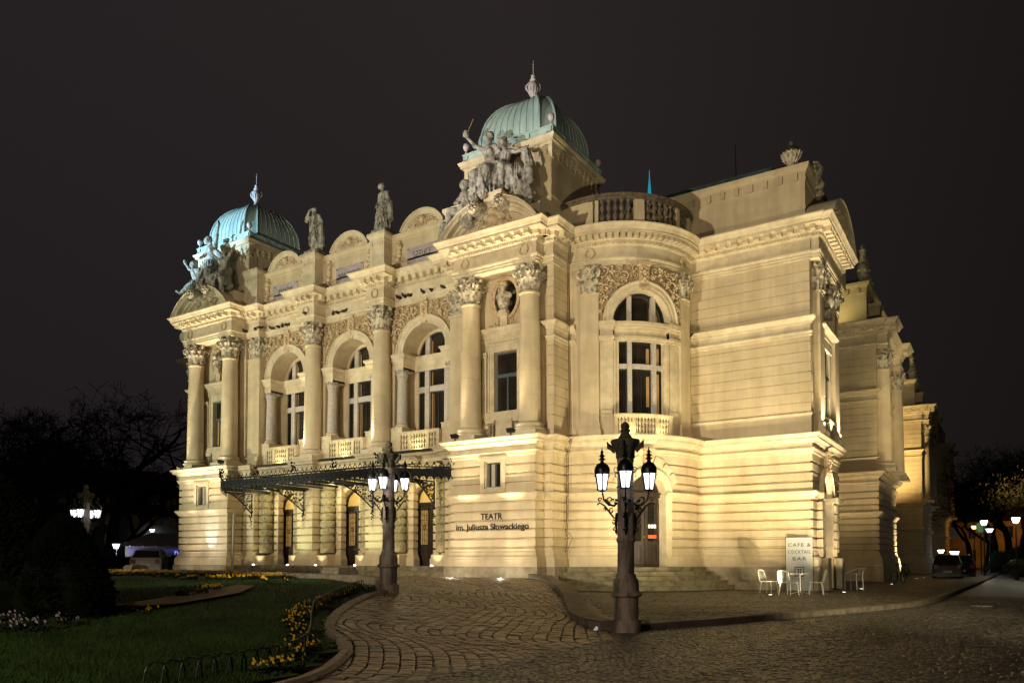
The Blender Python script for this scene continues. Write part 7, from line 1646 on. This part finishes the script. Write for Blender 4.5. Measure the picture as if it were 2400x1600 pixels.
for ch in list(e_.children): ch.rotation_euler.x += radians(-4) if not ch.name.startswith("board_lettering") else 0
e_.rotation_euler = (radians(-4), 0, radians(8))
for ch in list(e_.children):
    if not ch.name.startswith("board_lettering"): ch.rotation_euler.x = 0
# ================================================================= bicycle against the far wing
def bicycle(loc, rz, label):
    e_ = empty("bicycle", loc, rz, label, "bicycle")
    for x in (-.52, .52):
        q = MB(); q.tube([(x+.33*cos(a), 0, .34+.33*sin(a)) for a in [k*pi/14 for k in range(29)]], .018, 6); w = q.build("wheel", TYRE, e_)
        q = MB()
        for k in range(12): a = k*pi/6; q.tube([(x, 0, .34), (x+.32*cos(a), 0, .34+.32*sin(a))], .003, 3)
        q.build("spokes", CHROME, w)
    q = MB()
    for a, c in (((-.52, 0, .34), (-.10, 0, .30)), ((-.52, 0, .34), (-.20, 0, .78)), ((-.10, 0, .30), (-.22, 0, .92)), ((-.10, 0, .30), (.36, 0, .72)), ((-.20, 0, .78), (.34, 0, .84)), ((.33, 0, .95), (.52, 0, .34))): q.tube([a, c], .018, 6)
    q.build("frame", IRON, e_); q = MB(); q.lathe([(.02, 0), (.13, .02), (.10, .06), (.01, .07)], (-.24, 0, .92), 10, 1.2, .6); q.build("saddle", TYRE, e_)
    q = MB(); q.tube([(.33, 0, .93), (.33, 0, 1.02), (.30, -.28, 1.05)], .014, 6); q.tube([(.33, 0, 1.02), (.30, .28, 1.05)], .014, 6); q.build("handlebar", IRON, e_)
    return e_
bicycle((-4.9, 46.8, .12), radians(70), "dark bicycle parked beside the second wing of the theatre")
bicycle((-4.6, 47.5, .12), radians(78), "second dark bicycle, partly behind the first one by the theatre wing")
# ================================================================= cars
def car(kind, loc, rz, paint, label, plate=False, group="parked cars"):
    e_ = empty("parked_car", loc, rz, label, "car", group)
    # side profile (x forward, z), half width
    if kind == "suv": L, Wd, prof, gh = 4.3, .90, [(-2.1, .35), (-2.14, .95), (-1.95, 1.08), (1.0, 1.05), (1.75, .95), (2.12, .75), (2.15, .40)], [(-1.98, 1.06), (-1.72, 1.62), (.35, 1.66), (.95, 1.05)]
    else: L, Wd, prof, gh = 4.5, .86, [(-2.2, .30), (-2.24, .78), (-2.1, .95), (.9, .92), (1.9, .80), (2.22, .60), (2.25, .32)], [(-2.05, .94), (-1.55, 1.38), (.2, 1.45), (1.05, .93)]
    b = MB(); secs = [(-1, .0), (-.97, .35), (-.9, .8), (0, 1), (.9, .8), (.97, .35), (1, 0)]
    n = len(prof); ys = [-Wd, -Wd*.97, Wd*.97, Wd]
    vs = []
    for y, ins in ((-Wd+.0, .06), (-Wd+.10, 0), (Wd-.10, 0), (Wd, .06)):
        for x, z in prof: vs.append((x*(1-ins*.5), y, z - (ins*.6 if z > .6 else 0)))
        vs.append((prof[-1][0]*(1-ins*.5), y, .22)); vs.append((prof[0][0]*(1-ins*.5), y, .22))
    m = n+2; fs = []
    for i in range(3):
        for k in range(m): fs.append((i*m+k, (i+1)*m+k, (i+1)*m+(k+1) % m, i*m+(k+1) % m))
    fs += [tuple(range(m)), tuple(range(4*m-1, 3*m-1, -1))]; b.add(vs, fs); body = b.build("car_body", paint, e_, smooth=30)
    b = MB(); gw0, gw1 = Wd*.93, Wd*.74
    g = [(gh[0][0], gw0, gh[0][1]), (gh[1][0], gw1, gh[1][1]), (gh[2][0], gw1, gh[2][1]), (gh[3][0], gw0, gh[3][1])]
    b.add([(x, -y, z) for x, y, z in g] + [(x, y, z) for x, y, z in g], [(0, 1, 2, 3), (7, 6, 5, 4), (0, 4, 5, 1), (2, 6, 7, 3)]); b.build("windows", CARGL, e_)
    b = MB(); b.add([(g[1][0], -gw1, g[1][2]), (g[2][0], -gw1, g[2][2]), (g[2][0], gw1, g[2][2]), (g[1][0], gw1, g[1][2]), (g[1][0]+.05, -gw1*.9, g[1][2]+.04), (g[2][0]-.1, -gw1*.9, g[2][2]+.04), (g[2][0]-.1, gw1*.9, g[2][2]+.04), (g[1][0]+.05, gw1*.9, g[1][2]+.04)], [(0, 1, 5, 4), (1, 2, 6, 5), (2, 3, 7, 6), (3, 0, 4, 7), (4, 5, 6, 7)])
    for sg in (-1, 1):
        for a, c in ((0, 1), (2, 3)): b.tube([(g[a][0], sg*g[a][1], g[a][2]), (g[c][0], sg*g[c][1], g[c][2])], .035, 5)
        b.tube([(-.5, sg*gw0, g[0][2]), (-.5, sg*gw1, g[1][2]+.02)], .03, 5)
        if kind == "suv": b.tube([(-1.5, sg*.6, 1.72), (.2, sg*.6, 1.75)], .02, 5)
    b.build("roof", paint, e_)
    for x in (-L*.31, L*.31):
        for sg in (-1, 1):
            b = MB(); Mr = Matrix.Translation((x, sg*(Wd-.09), .33)) @ Matrix.Rotation(pi/2, 4, 'X'); b.lathe([(.19, -.11), (.31, -.11), (.33, -.08), (.33, .08), (.31, .11), (.19, .11)], n=20, M=Mr); w = b.build("wheel", TYRE, e_)
            b = MB(); b.lathe([(.20, -.10), (.20, .10)], n=16, M=Mr); b.build("rim", RIM, w)
    for sg in (-1, 1):
        b = MB(); z = .85 if kind == "suv" else .72; b.box(prof[0][0]-.05, prof[0][0]+.1, sg*(Wd-.22)-.12, sg*(Wd-.22)+.12, z-.12, z+.14); b.build("tail_light", TAILL, e_)
        b = MB(); b.box(prof[-1][0]-.16, prof[-1][0]-.02, sg*(Wd-.25)-.15, sg*(Wd-.25)+.15, .60, .72); b.build("headlight", CHROME, e_)
    b = MB(); b.box(prof[0][0]-.07, prof[0][0]-.02, -.26, .26, .48, .60); b.build("number_plate", PLATE, e_)
    b = MB(); b.box(prof[0][0]-.06, prof[0][0]+.1, -Wd+.04, Wd-.04, .26, .42); b.box(prof[-1][0]-.1, prof[-1][0]+.04, -Wd+.06, Wd-.06, .26, .42); b.build("bumper", paint, e_)
    return e_
car("suv", (-3.4, 62, .02), radians(93), CARG, "grey green estate car seen from behind at the kerb beside the far theatre wing")
car("suv", (-2.9, 68.5, .02), radians(95), CARD, "dark car parked just beyond the grey green one at the kerb")
car("wagon", (2.2, 72.5, 0), radians(-18), CARD, "long dark estate car seen from the side across the end of the street")
car("suv", (2.95, 55.2, 0), radians(88), CARD, "dark car at the right edge of the picture with a red tail light")
car("wagon", (-44.6, 28.0, .55), radians(140), CARW, "white estate car parked left of the theatre behind the low wall")
# ================================================================= street lamps in the distance
def park_lamp(x, y, zl, label, glass=LAMPG2, col=(1, .93, .66), P=55, s=.21):
    e_ = empty("park_lamp", (x, y, 0), 0, label, "street lamp", "distant park lamps")
    q = MB(); q.lathe([(.14, 0), (.14, .25), (.08, .35), (.05, .5), (.045, zl-.3), (.07, zl-.26), (.10, zl-.22)], n=10); q.build("lamp_pole", IRON, e_)
    q = MB(); q.lathe([(s*.55, zl-.22), (s, zl+.10), (s*.9, zl+.12)], n=12); q.build("lamp_glass", glass, e_)
    q = MB(); q.lathe([(s*1.1, zl+.12), (s*.7, zl+.25), (s*.2, zl+.33), (.02, zl+.45)], n=12); q.build("lamp_cap", IRON, e_)
    point("park_light", (x, y, zl), P, col, .2).location = (x, y, zl-.35)
    return e_
def at(px, py_h, D, zz=None):
    l = (px-1200)/1798*D; return (-.5402*D+.8415*l, .8415*D+.5402*l)
for px, D, zl, lb, gm, co, P in ((2307, 60, 4.3, "bright yellow white park lamp, tallest one left of the street end", LAMPG2, (1, .93, .66), 900), (2320, 72, 4.15, "white park lamp just right of and lower than its bright yellow neighbour", LAMPG, (.95, .95, 1), 500), (2382, 52, 4.1, "bright yellow white park lamp nearest the right edge", LAMPG2, (1, .93, .66), 900),
                         (2233, 78, 2.1, "white lamp low above the roof of the grey green car", LAMPG, (1, .97, .95), 500), (2240, 79, 2.1, "white lamp next to its twin above the grey green car", LAMPG, (1, .97, .95), 300), (2205, 85, 2.3, "small white lamp right beside the last wing of the theatre", LAMPG2, (1, .95, .75), 200), (2284, 95, 5.4, "small orange street lamp among the far trees", LAMPS_, SODIUM, 1500),
                         (272, 56, 2.4, "white park lamp on the lawn beyond the dark shrub", LAMPG, (1, .95, .85), 260), (210, 70, 2.2, "low lamp shining through at the foot of the far left lamp post", LAMPG2, (1, .9, .7), 200), (356, 95, 5.0, "tiny white lamp high above the kiosk roof", LAMPG, (1, 1, 1), 300)):
    x, y = at(px, 0, D); park_lamp(x, y, zl, lb, gm, co, P*.09, .25 if D < 65 else .32)
x, y = at(2299, 0, 66); q = MB(); q.lathe([(.10, 0), (.30, .15), (.36, .5), (.30, .75), (.12, .85), (.03, .95)], n=10); o = q.build("green_lantern", GREENL, loc=(x, y, 3.7)); q = MB(); q.tube([(0, 0, -3.7), (0, 0, 0)], .05, 6); q.build("lantern_pole", IRON, o); tag(o, "dull green glowing round lantern among the dark trees on the right", "lantern")
# ================================================================= kiosk
x, y = at(390, 0, 62); e_ = empty("kiosk", (x, y, .3), radians(60), "low lit kiosk with a pale hipped roof at the far left", "kiosk")
q = MB(); q.box(-3, 3, -2.5, 2.5, 0, 2.1); q.build("kiosk_wall", DARKB, e_)
q = MB(); q.add([(-3.6, -3, 2.1), (3.6, -3, 2.1), (3.6, 3, 2.1), (-3.6, 3, 2.1), (-1, 0, 3.2), (1, 0, 3.2)], [(0, 1, 5, 4), (1, 2, 5), (2, 3, 4, 5), (3, 0, 4)])
for k in range(9): q.tube([(-3.6+.9*k, -3.02, 2.12), (-1+.25*k, -.02, 3.2)], .05, 4)
q.build("kiosk_roof", mat("pale_tent_roof", (0.20, 0.19, 0.19), 0.8), e_)
point("kiosk_light", (x+1.5, y-4.5, 1.9), 130, (.8, .8, 1), .3)
t = text_obj("IVO", .95, .42, (0, 0, 0), BLUES, "kiosk_sign", None, .03); t.parent = e_; t.location = (.9, -3.05, 1.35)
q = MB()
for k in range(3): q.box(-2.8+1.9*k, -1.2+1.9*k, -2.56, -2.5, 1.6, 1.95)
q.build("kiosk_fascia", mat("blue_fascia", (.05, .05, .15), .6, emis=(.12, .10, .30), estr=.12), e_)
# ================================================================= trees
def branch_tree(rn, H, spread, lv=6, lean=0, bias=(0, 0)):
    tr = MB(); cr = MB()
    def grow(p, d, L, r, k):
        pts = [p]; dd = d.copy(); n = 3 if k > 1 else 4
        for i in range(n):
            dd = (dd + Vector((rn.gauss(0, .13), rn.gauss(0, .13), rn.gauss(0, .07)+.03))).normalized(); pts.append(pts[-1] + dd*L/n)
        r1 = max(.022, r*.66); rs = [r + (r1-r)*i/n for i in range(n+1)]; (tr if k == 0 else cr).tube(pts, rs, 7 if k < 2 else (4 if k < 4 else 3), cap=False)
        if k >= lv: return
        nb = rn.choice((2, 3, 3)) if k < lv-2 else rn.choice((2, 3, 4))
        for j in range(nb):
            t = Vector((rn.gauss(0, 1)+bias[0], rn.gauss(0, 1)+bias[1], rn.gauss(.10, .45))).normalized(); nd = (dd*(.75 if k else .6) + t*spread).normalized()
            q_ = pts[-1] if j == 0 or k == 0 else pts[rn.choice((-2, -1))]
            grow(q_, nd, L*rn.uniform(.66, .85), r1*rn.uniform(.7, .95), k+1)
    grow(Vector((0, 0, -.2)), Vector((lean, 0, 1)).normalized(), H*.26, H*.028, 0)
    return tr, cr
def tree(x, y, H, seed, label, spread=.85, lv=7, group="bare trees round the square", bias=(0, 0)):
    rn = random.Random(seed); e_ = empty("bare_tree", (x, y, 0), 0, label, "tree", group); t, c = branch_tree(rn, H, spread, lv, 0, bias); t.build("trunk", BARK, e_, smooth=60); c.build("crown", BARK, e_, recalc=False); return e_
tx1, ty1 = at(245, 0, 62); T1 = tree(tx1, ty1, 20.5, 21, "broad bare tree rising highest left of the theatre", .95, 7, bias=(.1, .1))
tx, ty = at(110, 0, 66); T2 = tree(tx, ty, 17.5, 4, "bare tree left of the tallest one, its crown over the far left lamp post", .9, 7)
tx, ty = at(10, 0, 62); T3 = copy_tree(T2, loc=(tx, ty, 0), rz=2.1, label="bare tree cut off by the left edge of the picture")
for k_, (px_, D_, s_) in enumerate(((60, 50, .62), (300, 84, .8), (200, 58, .66), (130, 90, .95))):
    tx, ty = at(px_, 0, D_); copy_tree(T2 if k_ % 2 else T1, loc=(tx, ty, 0), rz=k_*1.7+.6, label=('lower bare tree in front of the others at the far left', 'bare tree between the tallest one and the theatre', 'small bare tree just right of the far left lamp post', 'bare tree far behind the left lamp post')[k_]).scale = (s_,)*3
tx, ty = at(175, 0, 80); copy_tree(T1, loc=(tx, ty, 0), rz=1.0, label="bare tree standing farther back between the two left ones")
tx, ty = at(330, 0, 70); copy_tree(T2, loc=(tx, ty, 0), rz=4.0, label="bare tree closest to the left flank of the theatre").scale = (.8, .8, .75)
for i, (px, D, sc, rz, lb) in enumerate(((2395, 70, .85, .5, "bare tree at the right edge behind the yellow park lamp"), (2340, 95, .9, 2.5, "bare tree behind the white park lamp"), (2270, 110, .9, 4, "bare tree above the side view dark car"), (2225, 120, .85, 1.2, "bare tree nearest the far end of the theatre"), (2310, 78, .7, 5.2, "bare tree right behind the bright yellow park lamps"), (2375, 100, 1.0, 1.9, "bare tree far behind the lamp nearest the right edge"), (2440, 85, 1.0, 3.1, "bare tree just reaching in from the right edge"))):
    x, y = at(px, 0, D); copy_tree(T1 if i % 2 else T2, loc=(x, y, 0), rz=rz, label=lb).scale = (sc,)*3
# dense dark foliage masses: clipped evergreen at left, hedge, bush at right
def leaf_mass(name, loc, shape, n, m, label, cat, lw=.06, group=None):
    rn = random.Random(n); b = MB()
    for _ in range(n):
        p, nr = shape(rn); s = lw*rn.uniform(.6, 1.5); u = Vector((rn.gauss(0, 1), rn.gauss(0, 1), rn.gauss(0, 1))).normalized(); w_ = nr.cross(u); w_ = w_.normalized() if w_.length > .01 else Vector((1, 0, 0)); t = (nr*.8 + Vector((rn.gauss(0, .5), rn.gauss(0, .5), rn.gauss(.4, .5)))).normalized()
        b.add([p - w_*s*.5, p + w_*s*.5, p + t*s*2.2], [(0, 1, 2)])
    core = MB(); cv = []
    for i in range(9):
        for j in range(16):
            pass
    o = b.build(name, m, recalc=False); o.location = loc; tag(o, label, cat, group); return o
def cone_shape(R, H):
    def f(rn):
        t = rn.random()**.8; a = rn.uniform(0, 6.283); r = R*(1-t)**.62*(1 - .25*max(0, .25-t)/.25)*rn.uniform(.86, 1.03)*(1+.05*sin(a*5)+.04*sin(a*11+t*9)); return Vector((r*cos(a), r*sin(a), t*H)), Vector((cos(a), sin(a), .5)).normalized()
    return f
sx_, sy_ = at(150, 0, 12.4)
o = leaf_mass("evergreen_shrub", (sx_, sy_, ramp(sx_)), cone_shape(.86, 1.62), 30000, THUJA, "large dark clipped evergreen shrub filling the left of the lawn", "shrub", .035)
q = MB(); q.lathe([(.66, 0), (.74, .3), (.64, .7), (.42, 1.1), (.2, 1.38), (.05, 1.48)], n=20); q.build("shrub_core", THUJA, o)
sx2, sy2 = at(-20, 0, 12.6)
o = leaf_mass("evergreen_shrub", (sx2, sy2, ramp(sx2)), cone_shape(1.35, 2.2), 36000, THUJA, "taller dark evergreen shrub behind the first one at the left edge", "shrub", .045)
q = MB(); q.lathe([(1.05, 0), (1.16, .4), (.95, 1.0), (.6, 1.5), (.1, 2.05)], n=20); q.build("shrub_core", THUJA, o)
def box_shape(L, D, H):
    def f(rn):
        x, z = rn.uniform(-L, L), H*rn.random()**.7; y = -D + abs(rn.gauss(0, .2)); zz = min(z, H - .25*abs(sin(x*1.7)) - rn.random()*.15)
        return Vector((x, y, zz)), Vector((0, -1, .3)).normalized()
    return f
hx, hy = at(290, 0, 50)
o = leaf_mass("hedge", (hx, hy, .3), box_shape(9, .6, 1.35), 16000, THUJA, "dark hedge behind the white car and below the kiosk", "hedge", .09); o.rotation_euler = (0, 0, radians(33))
q = MB(); q.box(-9, 9, -.5, .6, 0, 1.05); q.build("hedge_core", THUJA, o)
bx, by = at(2370, 0, 75)
def ball_shape(R):
    def f(rn):
        v = Vector((rn.gauss(0, 1), rn.gauss(0, 1), abs(rn.gauss(0, 1)))).normalized(); k = R*rn.uniform(.75, 1.05)*(1+.12*sin(v.x*7)+.1*sin(v.z*9)); return v*k, v
    return f
leaf_mass("green_bush", (bx, by, 0), ball_shape(2.1), 7000, LEAFM, "green bush behind the dark side view car under the park lamps", "bush", .12)
ox_, oy_ = at(2396, 0, 40)
o = leaf_mass("autumn_branch_tree", (ox_, oy_, 4.6), lambda rn: (Vector((rn.gauss(0, .7), rn.gauss(0, .5), rn.gauss(0, .55))), Vector((0, 0, 1))), 1500, TWIGM, "lamp lit orange brown leaves hanging in at the right edge", "tree branch", .05)
q = MB(); q.tube([(2.6, .9, -4.7), (2.5, .9, -2), (2.2, .8, 0)], [.16, .13, .09], 8)
for k in range(14):
    t_ = random.uniform(-.9, .9); q.tube([(2.2, .8, -.3+.2*random.random()), (1.2, .4, .1+t_*.3), (t_*.9, random.gauss(0, .3), random.gauss(0, .45))], [.05, .03, .012], 4)
q.build("branch", BARK, o, recalc=False)
# ================================================================= buildings of the square, mostly dark
def dark_house(loc, rz, w, d, h, rh, m, label, lit=None, rows=4, cols=8, litp=.3, seed=1):
    e_ = empty("town_building", loc, rz, label, "building", "dark buildings round the square"); rn = random.Random(seed)
    q = MB(); q.box(-w/2, w/2, 0, d, 0, h); q.build("wall", m, e_)
    q = MB(); q.add([(-w/2-.4, -.4, h), (w/2+.4, -.4, h), (w/2+.4, d, h), (-w/2-.4, d, h), (-w/2+1, d*.5, h+rh), (w/2-1, d*.5, h+rh)], [(0, 1, 5, 4), (1, 2, 5), (2, 3, 4, 5), (3, 0, 4)]); q.build("roof", ROOFT, e_)
    fh = h/rows; a = MB(); c = MB(); fr = MB()
    for r in range(rows):
        for k in range(cols):
            x = -w/2 + w*(k+.5)/cols; t = c if rn.random() < litp else a
            t.box(x-.55, x+.55, -.03, .01, r*fh+fh*.28, r*fh+fh*.78); fr.box(x-.7, x+.7, -.10, -.02, r*fh+fh*.80, r*fh+fh*.86); fr.box(x-.65, x+.65, -.12, -.02, r*fh+fh*.22, r*fh+fh*.27); fr.box(x-.03, x+.03, -.06, -.031, r*fh+fh*.28, r*fh+fh*.78)
    wd = a.build("window", GLASS, e_)
    if c.v: c.build("lit_window", lit or WINLIT, e_)
    fr.build("window_sill", m, e_); return e_
x, y = at(330, 0, 96); dark_house((x, y, 0), radians(40), 34, 12, 9.6, 3.2, DARKB, "long dark town house with faint windows behind the trees at the left", seed=2, cols=14)
x, y = at(60, 0, 90); dark_house((x, y, 0), radians(58), 30, 12, 10, 3, DARKB, "dark town house behind the far left lamp post", seed=3, cols=12)
x, y = at(2300, 0, 125); dark_house((x, y, 0), radians(-25), 34, 10, 7.5, 2.6, ORAB, "low ochre house glowing under sodium light at the street end", seed=5, cols=12, rows=2, litp=.15)
x, y = at(2290, 0, 118); spot("sodium_light", (x, y-4, 6), (x+3, y+12, 2), 800, SODIUM, 140, .3, 1); x, y = at(2380, 0, 112); spot("sodium_light", (x, y-4, 6), (x, y+12, 2), 900, SODIUM, 140, .3, 1)
x, y = at(2420, 0, 150); dark_house((x, y, 0), radians(-40), 40, 12, 16, 3, DARKB, "tall dark building beyond the trees at the right", seed=7, cols=12, litp=.04)
# manhole cover, wet patch and small litter
q = MB(); q.lathe([(.34, 0), (.34, .010), (.31, .012), (.30, .006), (.02, .006)], n=28); q.box(-.2, .2, -.015, .015, .006, .012); tag(q.build("manhole_cover", IRON, loc=(-.45, 14.6, .002)), "round iron manhole cover in the dark setts at the lower right", "manhole cover")
q = MB(); q.lathe([(.30, 0), (.30, .010), (.27, .012), (.02, .008)], n=24); tag(q.build("manhole_cover", CHROME, loc=(-.62, 26.9, .002)), "worn shiny manhole cover farther up the street", "manhole cover")
q = MB(); q.add([(-.05, -.03, 0), (.05, -.02, .01), (.03, .04, .07), (-.03, .03, .03), (0, 0, .09)], [(0, 1, 4), (1, 2, 4), (2, 3, 4), (3, 0, 4)]); tag(q.build("paper_scrap", PAPER, loc=(-6.75, 13.55, .01)), "crumpled white paper scrap by the foot of the nearest lamp post", "litter")
